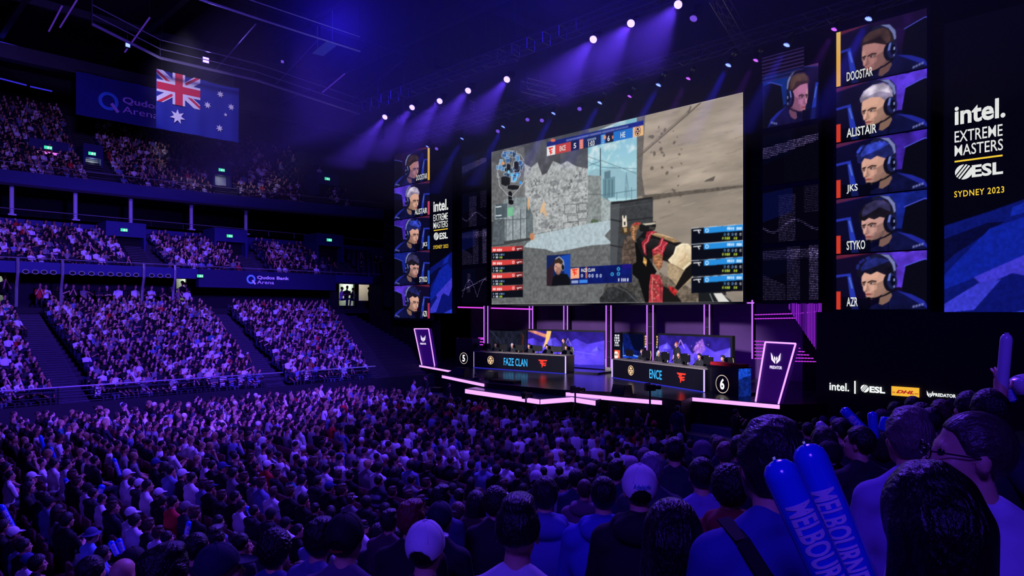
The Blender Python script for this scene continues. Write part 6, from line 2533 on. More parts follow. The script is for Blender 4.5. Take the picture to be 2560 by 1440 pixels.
def hair_mesh(style, h=0.008, seed=0):
    """hair about the head centre at the origin, face towards +Y"""
    t = {'short': .013, 'buzz': .006, 'quiff': .014, 'curly': .030, 'long': .018, 'messy': .020, 'bob': .022}[style]
    pr = [('e', (0, -.012, .032), (.076 + t, .097 + t, .098 + t))]
    if style == 'quiff':
        pr += [('e', (0, .03, .12), (.062, .075, .040)), ('e', (0, -.02, .13), (.05, .07, .03))]
    if style == 'messy':
        pr += [('e', (.02, .0, .13), (.06, .07, .03)), ('e', (-.03, -.06, .09), (.05, .05, .05))]
    if style in ('long', 'bob'):
        L = -.34 if style == 'long' else -.12
        pr += [('c', (0, -.075, .02), (0, -.085, L), .085, .085), ('c', (.06, -.04, 0), (.07, -.05, L), .04, .045), ('c', (-.06, -.04, 0), (-.07, -.05, L), .04, .045)]
    def keep(P):
        x, y, z = P[..., 0], P[..., 1], P[..., 2]
        if style in ('long', 'bob'):
            zl = np.interp(y, [-.2, .01, .03, .06, .10], [-.9, -.9, .02, .06, .09])
        elif style == 'quiff':
            zl = np.interp(y, [-.13, -.05, .0, .035, .06, .11], [-.012, -.005, .01, .03, .072, .095])
        else:
            zl = np.interp(y, [-.13, -.05, -.02, .035, .06, .11], [-.075, -.07, -.005, .02, .072, .095])
        return zl - z
    v, q = field(pr, (-.16, -.2, -.46 if style == 'long' else -.24 if style == 'bob' else -.13), (.16, .17, .21), h, 0.02, 0, keep)
    rg = np.random.default_rng(seed)
    amp = {'short': .003, 'buzz': .001, 'quiff': .004, 'curly': .006, 'long': .003, 'messy': .005, 'bob': .003}[style]
    fr = 70 if style != 'curly' else 150
    ph = rg.random(6) * 6
    n = np.sin(v[:, 0] * fr + ph[0]) * np.sin(v[:, 1] * fr + ph[1]) * np.sin(v[:, 2] * fr * (.3 if style in ('long', 'bob') else 1) + ph[2])
    d = v / np.maximum(np.linalg.norm(v, axis=1)[:, None], 1e-6)
    v = v + d * (n * amp)[:, None]
    me = np_mesh('hair', v, q, True)
    me.materials.append(HAIR)
    return me


def cap_mesh(kind):
    pr = [('e', (0, -.012, .040), (.094, .113, .112))]
    if kind == 'bucket':
        pr += [('e', (0, -.01, .035), (.145, .16, .022))]
    def keep(P):
        x, y, z = P[..., 0], P[..., 1], P[..., 2]
        f = np.interp(y, [-.13, .12], [-.03, .055]) - z if kind != 'bucket' else .02 - z
        if kind == 'cap':                                   # arched opening at the back with the strap left below it
            f = np.maximum(f, np.where((y < -.05) & (z > -.022), .052 - np.sqrt(x * x + (z + .010) ** 2), -1))
        return f
    v, q = field(pr, (-.17, -.18, -.06), (.17, .17, .18), .007, 0.01, 0, keep)
    mb = MB()
    if kind == 'cap':
        mb.ball((0, -.012, .153), (.011, .011, .007), 8, 5)
        for k in range(6):                                  # panel seams
            a = 2 * math.pi * k / 6
            mb.tube([(.0945 * math.sin(s) * math.cos(a), -.012 + .1135 * math.sin(s) * math.sin(a), .040 + .1125 * math.cos(s)) for s in (.12, .4, .7, 1.0, 1.25)], .0022, 4)
        P = []
        for i in range(9):
            a = math.pi * (i / 8)
            P.append((.085 * math.cos(a), .075 + .115 * math.sin(a), .048 - .022 * math.sin(a) + .0))
        n = len(P)
        mb.add(P + [(x, y, z - .006) for x, y, z in P], [tuple(range(n)), tuple(range(n, 2 * n))[::-1]] + [(i, (i + 1) % n, n + (i + 1) % n, n + i) for i in range(n)])
    o = len(v)
    me = bpy.data.meshes.new('cap')
    me.from_pydata([tuple(x) for x in v] + mb.v, [], [tuple(x) for x in q] + [tuple(i + o for i in f) for f in mb.f])
    me.polygons.foreach_set('use_smooth', [True] * len(me.polygons))
    me.materials.append(CAPM)
    me.update()
    return me


TPL = {}


def tpl(key):
    if key not in TPL:
        d = dict(lap=('lap', 'lap'), clap=('clap', 'clap'), chin=('lap', 'chin'), fold=('fold', 'fold'), knee=('knee', 'lap'), hood=('lap', 'knee'), desk=('desk', 'desk'),
                 raised=('lap', 'raise'), stand=('down', 'down'), standcam=('hold', 'hold'), left=('lap', 'lap'), right=('fold', 'knee'), hoodb=('knee', 'knee'), broad=('lap', 'lap'), neck=('neck', 'lap'), look=('lap', 'lap'))[key]
        TPL[key] = build_person(d[0], d[1], stand=key.startswith('stand'), hoodie=key in ('hood', 'hoodb'), yaw={'left': .55, 'right': -.45, 'look': 1.15}.get(key, 0.0),
                                pitch={'desk': -.16, 'chin': .04}.get(key, 0.05), wide=1.2 if key == 'broad' else 1.0)
    return TPL[key]


HAIRS, CAPS = {}, {}


def person(loc, face, pose, label, group, hair='short', hcol=(38, 28, 26), shirt=(40, 40, 48), cap=None, ccol=(230, 230, 232), scale=1.0, trousers=True):
    T = tpl(pose)
    o = link('person', T['body'])
    o.location = loc
    o.rotation_euler = (0, 0, face)
    o.scale = (scale,) * 3
    tag(o, label, 'person', group)
    s = link('shirt', T['shirt'], o)
    s.color = lin(shirt) + (1,)
    if trousers:
        link('trousers', T['trousers'], o)
    R = (0, 0, T['yaw'])
    def onhead(name, me, col):
        c = link(name, me, o)
        c.location = T['hc']
        c.rotation_euler = Euler((T['pitch'], 0, T['yaw']), 'XYZ')
        c.color = lin(col) + (1,)
        return c
    if hair:
        if hair not in HAIRS:
            HAIRS[hair] = hair_mesh(hair, seed=len(HAIRS))
        onhead('hair', HAIRS[hair], hcol)
    if cap:
        if cap not in CAPS:
            CAPS[cap] = cap_mesh(cap)
        onhead({'cap': 'cap', 'bucket': 'hat'}[cap], CAPS[cap], ccol)
    return o


rnd = random.Random(77)


def to_stage(p, jit=0.25):
    """heading that turns a figure facing +Y towards the main screen"""
    return math.atan2(-(-21 - p.x), 30 - p.y) + rnd.uniform(-jit, jit)


# ---- players at the desks
PH = [('short', (60, 44, 40)), ('short', (190, 180, 200)), ('curly', (40, 36, 50)), ('short', (30, 26, 30)), ('messy', (34, 28, 30))]
HSET = None


def headset_mesh():
    b = MB()
    b.tube([(.098 * math.cos(a), 0.0, .045 + .105 * math.sin(a)) for a in np.linspace(-.25, math.pi + .25, 12)], .012, 6)
    for s in (-1, 1):
        b.ball((s * .098, -.005, .0), (.026, .042, .048), 8, 6)
    b.tube([(-.10, .02, -.03), (-.085, .09, -.065), (-.03, .125, -.075)], .006, 5)
    me = bpy.data.meshes.new('headset')
    me.from_pydata(b.v, [], b.f)
    me.materials.append(M_CASE)
    return me


HSET = headset_mesh()
for p, face, side, i, n in PLAYERS:
    o = person(p, face, 'desk', 'player in black jersey and headset seated %s from the left at the %s team desk' % (ORD5[i], side), 'players at the team desks', PH[i][0], PH[i][1], (24, 24, 30))
    hs = link('headset', HSET, o)
    hs.location = TPL['desk']['hc']
    hs.rotation_euler = (TPL['desk']['pitch'], 0, 0)
for u, v, hgt, lab, hc in ((1692, 876, 2.0, 'coach in dark shirt standing behind the second and third players of the right desk', (150, 60, 60)),
                           (1410, 860, 2.0, 'coach in dark shirt standing behind the last player of the left desk', (50, 40, 40))):
    p = at(u, v, 36.0 if u > 1500 else 41.0)
    person((p.x, p.y, ZS + .1), 2.75, 'stand', lab, 'coaches', 'short', hc, (30, 30, 38), scale=1.0)

# ---- crew and guards standing by the stage
for u, vt, hgt, pose, lab, sh, face in ((1694, 1013, 1.78, 'stand', 'guard in dark shirt standing with back turned before the right stage edge', (34, 30, 60), 0.1),
                                        (1535, 1016, 1.72, 'stand', 'crew member in black standing before the stage, left of the tall camera stand', (22, 20, 26), 2.6),
                                        (1595, 1023, 1.72, 'stand', 'crew member in black standing before the stage, right of the tall camera stand', (22, 20, 26), 2.9),
                                        (1838, 1022, 1.75, 'standcam', 'camera operator in black standing behind the red legged tripod', (20, 18, 24), -0.6),
                                        (1033, 949, 1.76, 'standcam', 'person in pale shirt standing and filming at the left end of the pit', (190, 170, 190), -0.9),
                                        (1066, 938, 1.8, 'stand', 'guard in black standing left of the stage by the pit', (20, 20, 26), 2.4),
                                        (1189, 933, 2.35, 'standcam', 'camera operator crouching with gear against the left violet stage strip', (18, 18, 22), 0.3),
                                        (1472, 1013, 1.5, 'standcam', 'camera operator in black cap working before the bent violet strip', (20, 20, 26), -0.4),
                                        (1122, 958, 1.6, 'stand', 'crew member in black sitting among cases in the pit left of the stage', (20, 20, 26), -0.3),
                                        (1018, 908, 1.75, 'stand', 'guard in black with pale lanyard, left of the left pylon', (24, 24, 30), 2.2)):
    bz = .55 if u in (1189, 1122, 1472) else 0.0
    p = floor_at(u, vt, hgt) if not bz else on_z(u, vt, bz + {1189: 1.5, 1122: 1.2, 1472: 1.35}[u]) - Vector((0, 0, {1189: 1.5, 1122: 1.2, 1472: 1.35}[u]))
    if bz:
        hgt = {1189: 1.5, 1122: 1.2, 1472: 1.35}[u]
    person(p, face, pose, lab, 'crew around the stage', 'short', (30, 24, 24), sh, 'cap' if 'cap' in lab else None, (24, 24, 28), scale=hgt / 1.83)

# ---- the near stand: one entry per person, measured from the photograph
#  u, v of the head centre, head width in pixels, pose, hair, hair colour, shirt colour, cap, cap colour, turn, label
BLK, DKB, BRN = (20, 16, 18), (34, 26, 26), (70, 48, 38)
NEAR = [
    (303, 1434, 62, 'lap', None, BLK, (60, 50, 60), None, 0, 0, 'bald headed person at the bottom edge, left'),
    (222, 1428, 60, 'lap', 'short', BLK, (40, 36, 50), None, 0, .2, 'dark haired person at the bottom edge, left of the bald headed one'),
    (330, 1400, 50, 'knee', None, BLK, (44, 40, 60), 'cap', (30, 26, 34), -.4, 'person in a dark cap behind the bald headed one'),
    (405, 1436, 104, 'lap', 'messy', BLK, (40, 36, 60), None, 0, 0, 'person with large swept dark hair at the bottom edge, right of the bald head'),
    (487, 1367, 54, 'lap', 'short', BLK, (44, 40, 52), None, 0, -.1, 'dark haired person left of the quiffed head, in front of the swept haired one'),
    (534, 1349, 46, 'hood', 'quiff', DKB, (40, 34, 50), None, 0, .1, 'person with a tall brown quiff above the dark peaked cap'),
    (568, 1358, 25, 'lap', None, BLK, (44, 50, 90), 'cap', (70, 90, 150), 0, 'person in a blue grey cap just right of the quiffed head'),
    (600, 1356, 35, 'chin', 'short', BLK, (34, 34, 48), None, 0, -.2, 'dark haired person right of the blue grey cap'),
    (537, 1418, 92, 'lap', None, BLK, (36, 34, 60), 'cap', (26, 28, 60), -.9, 'person in a dark peaked cap turned right at the bottom edge'),
    (683, 1372, 80, 'broad', 'curly', (18, 14, 16), (48, 56, 120), None, 0, .05, 'person with tight dark curls in a blue top'),
    (792, 1345, 70, 'left', 'messy', BLK, (84, 84, 140), None, 0, -.5, 'dark haired person in a slate shirt between the curls and the black cap'),
    (860, 1342, 92, 'broad', 'buzz', BLK, (84, 66, 104), 'cap', (14, 14, 20), .05, 'big person in a black cap with small orange lettering'),
    (944, 1336, 44, 'lap', 'curly', (30, 20, 24), (36, 30, 44), None, 0, 0, 'curly haired person between the black cap and the reddish hair'),
    (971, 1302, 40, 'lap', 'messy', DKB, (80, 50, 70), None, 0, 0, 'dark haired person in a plum top, left of the reddish haired one'),
    (1026, 1296, 64, 'lap', 'messy', (110, 36, 40), (26, 22, 30), None, 0, .1, 'person with thick reddish hair behind the white cap'),
    (1061, 1366, 98, 'lap', 'buzz', BLK, (26, 22, 34), 'cap', (232, 228, 236), 0.0, 'person in a white cap with an arched back opening, bottom centre'),
    (1098, 1294, 62, 'lap', 'short', BLK, (24, 22, 38), 'cap', (24, 26, 50), -.15, 'person in a navy cap and dark jersey right of the white cap'),
    (1101, 1245, 45, 'lap', 'messy', BLK, (60, 60, 110), None, 0, 0, 'dark haired person in front of the navy cap'),
    (1076, 1232, 18, 'lap', 'short', BLK, (40, 40, 60), None, 0, 0, 'small dark head left of the person in front of the navy cap'),
    (1144, 1277, 38, 'lap', 'buzz', (92, 60, 58), (60, 40, 44), None, 0, .1, 'person with short cropped brown hair between two dark heads'),
    (1147, 1238, 27, 'lap', 'short', DKB, (40, 40, 60), None, 0, 0, 'small dark haired head above the cropped brown one'),
    (1189, 1256, 52, 'hoodb', 'bob', (14, 12, 18), (70, 48, 46), None, 0, .1, 'person with straight black hair and a brown hooded top'),
    (1238, 1254, 62, 'lap', 'curly', DKB, (40, 30, 44), None, 0, .2, 'person with dark wavy hair left of the tall undercut head'),
    (1292, 1322, 112, 'broad', 'quiff', (22, 18, 22), (206, 200, 214), None, 0, 0, 'big person with a tall dark undercut and a white shirt, bottom centre'),
    (1362, 1233, 66, 'hood', 'short', DKB, (86, 90, 176), None, 0, .1, 'dark haired person in a blue hooded top right of the undercut head'),
    (1340, 1197, 33, 'lap', 'short', BLK, (50, 40, 60), 'cap', (180, 170, 190), .1, 'person in a grey cap above the undercut head'),
    (1407, 1206, 31, 'lap', 'short', BLK, (150, 140, 170), None, 0, -.2, 'dark haired person in a pale top right of the blue hooded one'),
    (1440, 1196, 38, 'lap', 'curly', BLK, (40, 44, 90), None, 0, .1, 'person with short dark curls left of the round dark head in a blue hood'),
    (1461, 1222, 40, 'hoodb', 'buzz', (70, 44, 44), (110, 76, 110), None, 0, 0, 'person with cropped hair and a mauve hooded top'),
    (1509, 1234, 71, 'hood', 'buzz', (14, 12, 18), (66, 74, 190), None, 0, .15, 'person with a round black cap like head and a bright blue hooded top'),
    (1540, 1176, 40, 'lap', 'messy', BLK, (40, 40, 80), None, 0, 0, 'dark haired person above the bright blue hooded one'),
    (1479, 1176, 30, 'lap', 'curly', BLK, (40, 36, 50), None, 0, 0, 'curly dark head left of the dark head above the blue hooded top'),
    (1513, 1165, 20, 'lap', 'short', BLK, (40, 36, 50), None, 0, 0, 'small black head between the curly one and the grey cap'),
    (1580, 1162, 34, 'lap', 'short', DKB, (60, 50, 70), 'cap', (160, 140, 160), .3, 'person in a grey cap behind the pale lettered cap'),
    (1611, 1140, 34, 'lap', 'curly', (90, 66, 80), (60, 50, 70), None, 0, 0, 'curly brown head above the pale lettered cap'),
    (1600, 1218, 88, 'hoodb', 'buzz', BLK, (24, 22, 30), 'cap', (226, 214, 232), .12, 'person in a pale cap with teal lettering at its back'),
    (1629, 1166, 58, 'lap', 'short', (128, 118, 140), (50, 50, 70), None, 0, -.15, 'grey haired person right of the pale lettered cap'),
    (1687, 1124, 50, 'lap', 'short', BLK, (40, 36, 60), None, 0, -.1, 'dark haired person before the service steps, upper of two'),
    (1690, 1172, 54, 'lap', 'curly', BLK, (36, 34, 50), None, 0, 0, 'dark curly person before the service steps, lower of two'),
    (1757, 1134, 52, 'lap', 'buzz', BLK, (60, 50, 70), 'cap', (84, 66, 96), .05, 'person in a mauve knitted cap below the service steps'),
    (1755, 1184, 64, 'lap', 'short', BLK, (130, 120, 190), None, 0, .05, 'dark haired person in a lavender tee left of the curly one in red'),
    (1726, 1110, 18, 'lap', 'short', BLK, (40, 40, 60), None, 0, 0, 'tiny dark head at the foot of the service steps'),
    (1789, 1104, 28, 'lap', 'short', DKB, (40, 40, 60), None, 0, 0, 'dark head right of the service steps, leftmost of three'),
    (1800, 1114, 38, 'lap', 'curly', BRN, (40, 40, 60), None, 0, .1, 'curly dark head right of the service steps, middle of three'),
    (1812, 1132, 38, 'lap', 'messy', (90, 50, 66), (40, 40, 60), None, 0, 0, 'ruffled auburn head right of the service steps, lowest of three'),
    (1851, 1118, 48, 'right', 'short', BLK, (40, 40, 60), None, 0, .2, 'person in profile with dark hair left of the big head with balloon sticks'),
    (1825, 1216, 90, 'hoodb', 'curly', (18, 14, 20), (130, 34, 44), None, 0, .05, 'person with short dark curls and a dark red hooded top'),
    (1682, 1340, 158, 'broad', 'bob', (12, 10, 14), (30, 26, 36), None, 0, 0, 'very large dark head at the bottom edge, centre right'),
    (1932, 1150, 148, 'broad', 'messy', (40, 28, 36), (54, 62, 150), None, 0, .35, 'large curly haired person in a blue jacket with a black strap'),
    (2073, 1140, 60, 'hoodb', 'short', BLK, (66, 60, 120), 'cap', (16, 16, 24), -.5, 'person in a black cap with a pale lettered strap'),
    (2062, 1102, 64, 'lap', 'bob', DKB, (40, 36, 54), None, 0, .1, 'brown haired person behind the black cap'),
    (2153, 1103, 60, 'left', 'short', BLK, (34, 30, 46), None, 0, .35, 'short haired person in a dark patterned jacket left of the blond one'),
    (2104, 1074, 46, 'left', 'short', BLK, (40, 36, 54), None, 0, .3, 'dark haired person behind the white balloon stick'),
    (2205, 1094, 52, 'lap', 'bob', DKB, (24, 22, 30), None, 0, -.3, 'person with dark bobbed hair and glasses, left of the blond one'),
    (2277, 1088, 98, 'lap', 'messy', (100, 84, 84), (150, 130, 200), None, 0, .15, 'fair haired person in a lavender tee'),
    (2446, 1122, 175, 'look', 'buzz', (60, 44, 44), (190, 180, 220), None, 0, .3, 'large man with glasses turned left, in a white shirt'),
    (2337, 1292, 245, 'lap', 'long', (8, 7, 9), (90, 60, 110), None, 0, .15, 'person with very long straight black hair, bottom right'),
    (2353, 1031, 44, 'lap', 'messy', BRN, (40, 36, 60), None, 0, .1, 'ruffled brown head above the man with glasses, right of the logo row'),
    (2306, 1038, 52, 'lap', 'curly', BLK, (40, 36, 60), None, 0, .1, 'curly dark head above the fair haired person'),
    (2282, 1014, 32, 'lap', 'messy', DKB, (40, 36, 60), None, 0, 0, 'small dark head under the yellow logo panel'),
    (2238, 1026, 30, 'lap', 'messy', DKB, (40, 36, 60), None, 0, 0, 'small ruffled head left under the yellow logo panel'),
    (2383, 1016, 34, 'lap', 'curly', DKB, (40, 36, 60), None, 0, 0, 'curly head overlapping the end of the logo row'),
    (2426, 1016, 62, 'lap', 'short', BLK, (30, 28, 44), None, 0, 0, 'dark head right of the logo row'),
    (2478, 1022, 80, 'lap', 'short', BLK, (30, 28, 44), None, 0, 0, 'tall dark head below the raised pale balloon stick'),
    (2668, 1080, 84, 'raised', 'short', BLK, (40, 34, 60), None, 0, .1, 'person at the right edge raising an arm with a pale balloon stick'),
    (2207, 1050, 42, 'lap', 'short', BLK, (40, 36, 60), 'cap', (30, 24, 40), .1, 'person in a dark flat cap beside the blue balloon sticks'),
    (2021, 1074, 29, 'lap', 'short', BLK, (40, 36, 60), None, 0, 0, 'dark head left of the white balloon stick'),
    (1987, 1062, 17, 'left', 'buzz', DKB, (50, 40, 60), None, 0, .3, 'tiny turned face above the big curly head'),
    (2003, 1066, 17, 'lap', 'short', BLK, (40, 36, 60), None, 0, 0, 'tiny dark head right of the turned face'),
    (2040, 1056, 18, 'lap', 'short', BLK, (40, 36, 60), None, 0, 0, 'small dark head above the white balloon stick'),
    (2058, 1051, 18, 'lap', 'short', BRN, (40, 36, 60), 'cap', (90, 60, 100), 0, 'small head in a purple cap above the white balloon stick'),
    (2087, 1054, 20, 'lap', 'short', BLK, (60, 50, 80), 'cap', (150, 110, 170), 0, 'small head in a lilac cap left of the blue balloon stick'),
    (2118, 1056, 16, 'lap', 'short', BLK, (60, 50, 80), 'cap', (150, 120, 180), 0, 'second small lilac cap, touching the blue balloon stick'),
    (2150, 1042, 19, 'lap', 'short', BLK, (40, 36, 60), None, 0, 0, 'small dark head right of the blue balloon stick'),
    (2330, 1050, 50, 'lap', 'short', BLK, (36, 30, 50), None, 0, 0, 'dark head between the fair haired person and the man with glasses'),
    (1950, 1072, 18, 'lap', 'short', BLK, (40, 36, 60), None, 0, 0, 'tiny dark head peeping over the big curly head'),
]
near_floor = []
for k, (u, v, wpx, pose, hair, hcol, shirt, cap, ccol, turn, lab) in enumerate(NEAR):
    big = 1.0
    t = 0.176 * FPX / wpx
    if pose == 'look':
        t = 0.2 * FPX / wpx
    if hair in ('curly', 'bob', 'long'):
        t *= 1.18
    elif cap:
        t *= 1.06
    p = at(u, v, t)
    T = tpl(pose)
    p.z -= HZ + 0.03
    face = math.atan2(-(-21 - p.x), 30 - p.y) + turn * 0.8
    o = person(p, face, pose, lab, 'people in the near stand', hair, hcol, shirt, cap, ccol or (20, 20, 20))
    near_floor.append((p.x, p.y, p.z))
    if pose == 'raised':
        cf, sf = math.cos(face), math.sin(face)
        hx, hy = -.215, .185
        RAISED_HAND = Vector((p.x + hx * cf - hy * sf, p.y + hx * sf + hy * cf, p.z + 1.57))
    if 'man with glasses' in lab:
        g = MB()
        for s in (-1, 1):
            g.tube([(s * .034 + .026 * math.cos(a), .118, .012 + .02 * math.sin(a)) for a in np.linspace(0, 6.28, 14)], .0025, 4)
            g.bar((s * .06, .116, .016), (s * .085, -.0, .012), .0025, 4)
        g.bar((-.01, .12, .014), (.01, .12, .014), .0025, 4)
        me = bpy.data.meshes.new('glasses')
        me.from_pydata(g.v, [], g.f)
        me.materials.append(M_CASE)
        gl = link('glasses', me, o)
        gl.location = T['hc']
        gl.rotation_euler = (T['pitch'], 0, T['yaw'])
    if 'black strap' in lab:
        g = MB()
        path = [(-.15, .02, 1.135), (-.135, -.07, 1.10), (-.10, -.135, 1.02), (-.02, -.160, .92), (.08, -.155, .80), (.17, -.11, .69), (.215, -.02, .62)]
        for q0, q1 in zip(path[:-1], path[1:]):
            a_, b__ = Vector(q0), Vector(q1)
            d_ = (b__ - a_).normalized()
            n_ = Vector((a_.x * .6, -1 if a_.y < 0 else -.2, .9 if a_.z > 1.08 else 0)).normalized()
            s_ = d_.cross(n_).normalized() * .022
            g.add([a_ - s_, a_ + s_, b__ + s_, b__ - s_, a_ - s_ + n_ * .006, a_ + s_ + n_ * .006, b__ + s_ + n_ * .006, b__ - s_ + n_ * .006],
                  [(0, 1, 2, 3), (4, 7, 6, 5), (0, 4, 5, 1), (1, 5, 6, 2), (2, 6, 7, 3), (3, 7, 4, 0)])
        me = bpy.data.meshes.new('strap')
        me.from_pydata(g.v, [], g.f)
        me.materials.append(surf('strap_black', (10, 10, 12), 0.7))
        st_ = link('strap', me, o)
        st_.location = (0, -.012, .012)
    # lettering on caps and clothes, bent round the head or the back
    def cap_text(s, col, zc, wd, hh, emb):
        vs_, fs = fine_text(s, 0.02)
        q = []
        for a, b_ in vs_:
            an = (a - .5) * wd / .105
            q.append((.097 * math.sin(an), -.012 - .1165 * math.cos(an) * math.cos((zc - .04) * 4), zc + b_ * hh))
        me = bpy.data.meshes.new('lettering')
        me.from_pydata(q, [], fs)
        me.materials.append(surf('thread_' + s, col, 0.7))
        l = link('lettering', me, o)
        l.location = T['hc']
        l.rotation_euler = (T['pitch'], 0, T['yaw'])
    if 'teal lettering' in lab:
        cap_text('Adelaide', (60, 150, 190), .050, .10, .026, 0)
    if 'orange lettering' in lab:
        cap_text('Dockers', (190, 84, 50), -.012, .07, .016, 0)
    if 'lettered strap' in lab:
        cap_text('NEW ZEALAND', (180, 170, 220), -.014, .12, .014, 0)

# raked ground of the near stand, following the rows of the people on it
pts = np.array(near_floor)
A = np.c_[pts[:, 0], pts[:, 1], np.ones(len(pts))]
near_plane = np.linalg.lstsq(A, pts[:, 2], rcond=None)[0]
gx, gy = np.meshgrid(np.linspace(-6.0, 3.4, 48), np.linspace(-1.0, 24, 100))
gz = gx * near_plane[0] + gy * near_plane[1] + near_plane[2]
res = pts[:, 2] - A @ near_plane
d2 = (gx[..., None] - pts[:, 0]) ** 2 + (gy[..., None] - pts[:, 1]) ** 2
wgt = np.exp(-d2 / (2 * 0.28 ** 2))
gz = gz + (wgt * res).sum(-1) / (wgt.sum(-1) + 0.02)
gz = np.maximum(gz, 0.02)
for a_, b__, c_ in near_floor:                           # never above anyone's feet
    m_ = ((gx - a_) ** 2 + (gy - b__) ** 2) < .3 ** 2
    gz[m_] = np.minimum(gz[m_], c_)
idx = np.arange(gx.size).reshape(gx.shape)
f = np.stack([idx[:-1, :-1], idx[:-1, 1:], idx[1:, 1:], idx[1:, :-1]], -1).reshape(-1, 4)
me = np_mesh('near_stand_floor', np.stack([gx, gy, gz], -1).reshape(-1, 3), f)
me.materials.append(M_CONC)
struct(link('near_stand_floor', me))

# ---- the floor crowd and the stands: seats first
rows_floor = [(-1.4 + .93 * i) for i in range(24)]
FLOOR, BOWL, MID, UPP = [], [], [], []
for i, y in enumerate(rows_floor):
    xr = -6.3 if y < 14 else -6.3 - (y - 14) * 1.0        # the near stand and the pit cut the rows short
    x0 = -32.6
    m_ = int((xr - x0) / .56)
    for j in range(m_):
        x = xr - .56 * j
        if abs(x + 19.6) < .5:                            # one aisle
            continue
        if rnd.random() < .045:
            continue
        FLOOR.append((x + rnd.uniform(-.06, .06), y + rnd.uniform(-.08, .08), 0.0, i, j))


def stand_seats(T_, aisles, y0, y1, fill, out, k=0.0, pitch=.54, ya_end=None, wd=.85):
    for i in range(T_['n']):
        f_ = i / (T_['n'] - 1)
        z = T_['z0'] + T_['dz'] * i
        y = y0
        while y < (ya_end[0] + (ya_end[1] - ya_end[0]) * f_ if ya_end else y1):
            x = T_['x0'] - T_['dx'] * (i + .62) + (bend(y, k) if k else 0)
            if all(abs(y - (a + (b__ - a) * f_)) > wd for a, b__ in aisles):
                out.append((x, y, z, i, rnd.random() < fill(y, i)))
            y += pitch


stand_seats(LB, AISLES_LB, -1, 24, lambda y, i: .96, BOWL, 0, .46, (23.0, 27.6))
stand_seats(MT, AISLES_MT, 1, 36, lambda y, i: .84 if y < 27 else .35 if y < 31 else .04, MID, 0, .5, None, 1.2)
stand_seats(UT, AISLES_UT, 1, 34, lambda y, i: .9 if y < 24 else .8 if y < 29 else .2, UPP, .0042, .5, None, 1.0)


def seat_stuff(name, lab, seats, col, ang=None):
    vs_, fs = [], []
    bx = np.array([(x, y, z) for x in (-.22, .22) for y in (-.03, .03) for z in (-.2, .2)])
    fc = np.array([(0, 1, 3, 2), (4, 6, 7, 5), (0, 4, 5, 1), (2, 3, 7, 6), (0, 2, 6, 4), (1, 5, 7, 3)])
    for s in seats:
        a = ang
        c, sn = math.cos(a), math.sin(a)
        for off, rx in (((0, -.27, .66), 0), ((0, -.02, .43), 1)):
            q = bx.copy()
            if rx:
                q = q[:, [0, 2, 1]]
            q = q + np.array(off)
            q = np.stack([q[:, 0] * c - q[:, 1] * sn, q[:, 0] * sn + q[:, 1] * c, q[:, 2]], 1) + np.array(s[:3])
            fs.append(fc + 8 * len(vs_))
            vs_.append(q)
    me = np_mesh(name, np.concatenate(vs_), np.concatenate(fs))
    me.materials.append(surf(name, col, 0.6, noise=0.2))
    o = link(name, me)
    o['kind'] = 'stuff'
    o['label'] = lab
    return o


seat_stuff('floor_seating', 'dark folding seats with reddish backs under the floor crowd', FLOOR, (70, 20, 26), 0.0)
seat_stuff('tier_seating', 'dark tip up seats in the stands across the hall', BOWL + MID + UPP, (30, 32, 62), -math.pi / 2)

# ---- who is an individual: those that show largest
PAL = [('white tee', (228, 224, 230), .24), ('grey top', (120, 116, 124), .10), ('black tee', (13, 12, 15), .42), ('navy top', (20, 22, 44), .12), ('blue shirt', (110, 120, 170), .04), ('charcoal hoodie', (34, 32, 38), .06), ('red top', (190, 36, 40), .012), ('teal tee', (50, 110, 130), .008)]


def pick_shirt():
    r = rnd.random()
    for n, c, p in PAL:
        r -= p
        if r < 0:
            return n, c
    return PAL[2][:2]


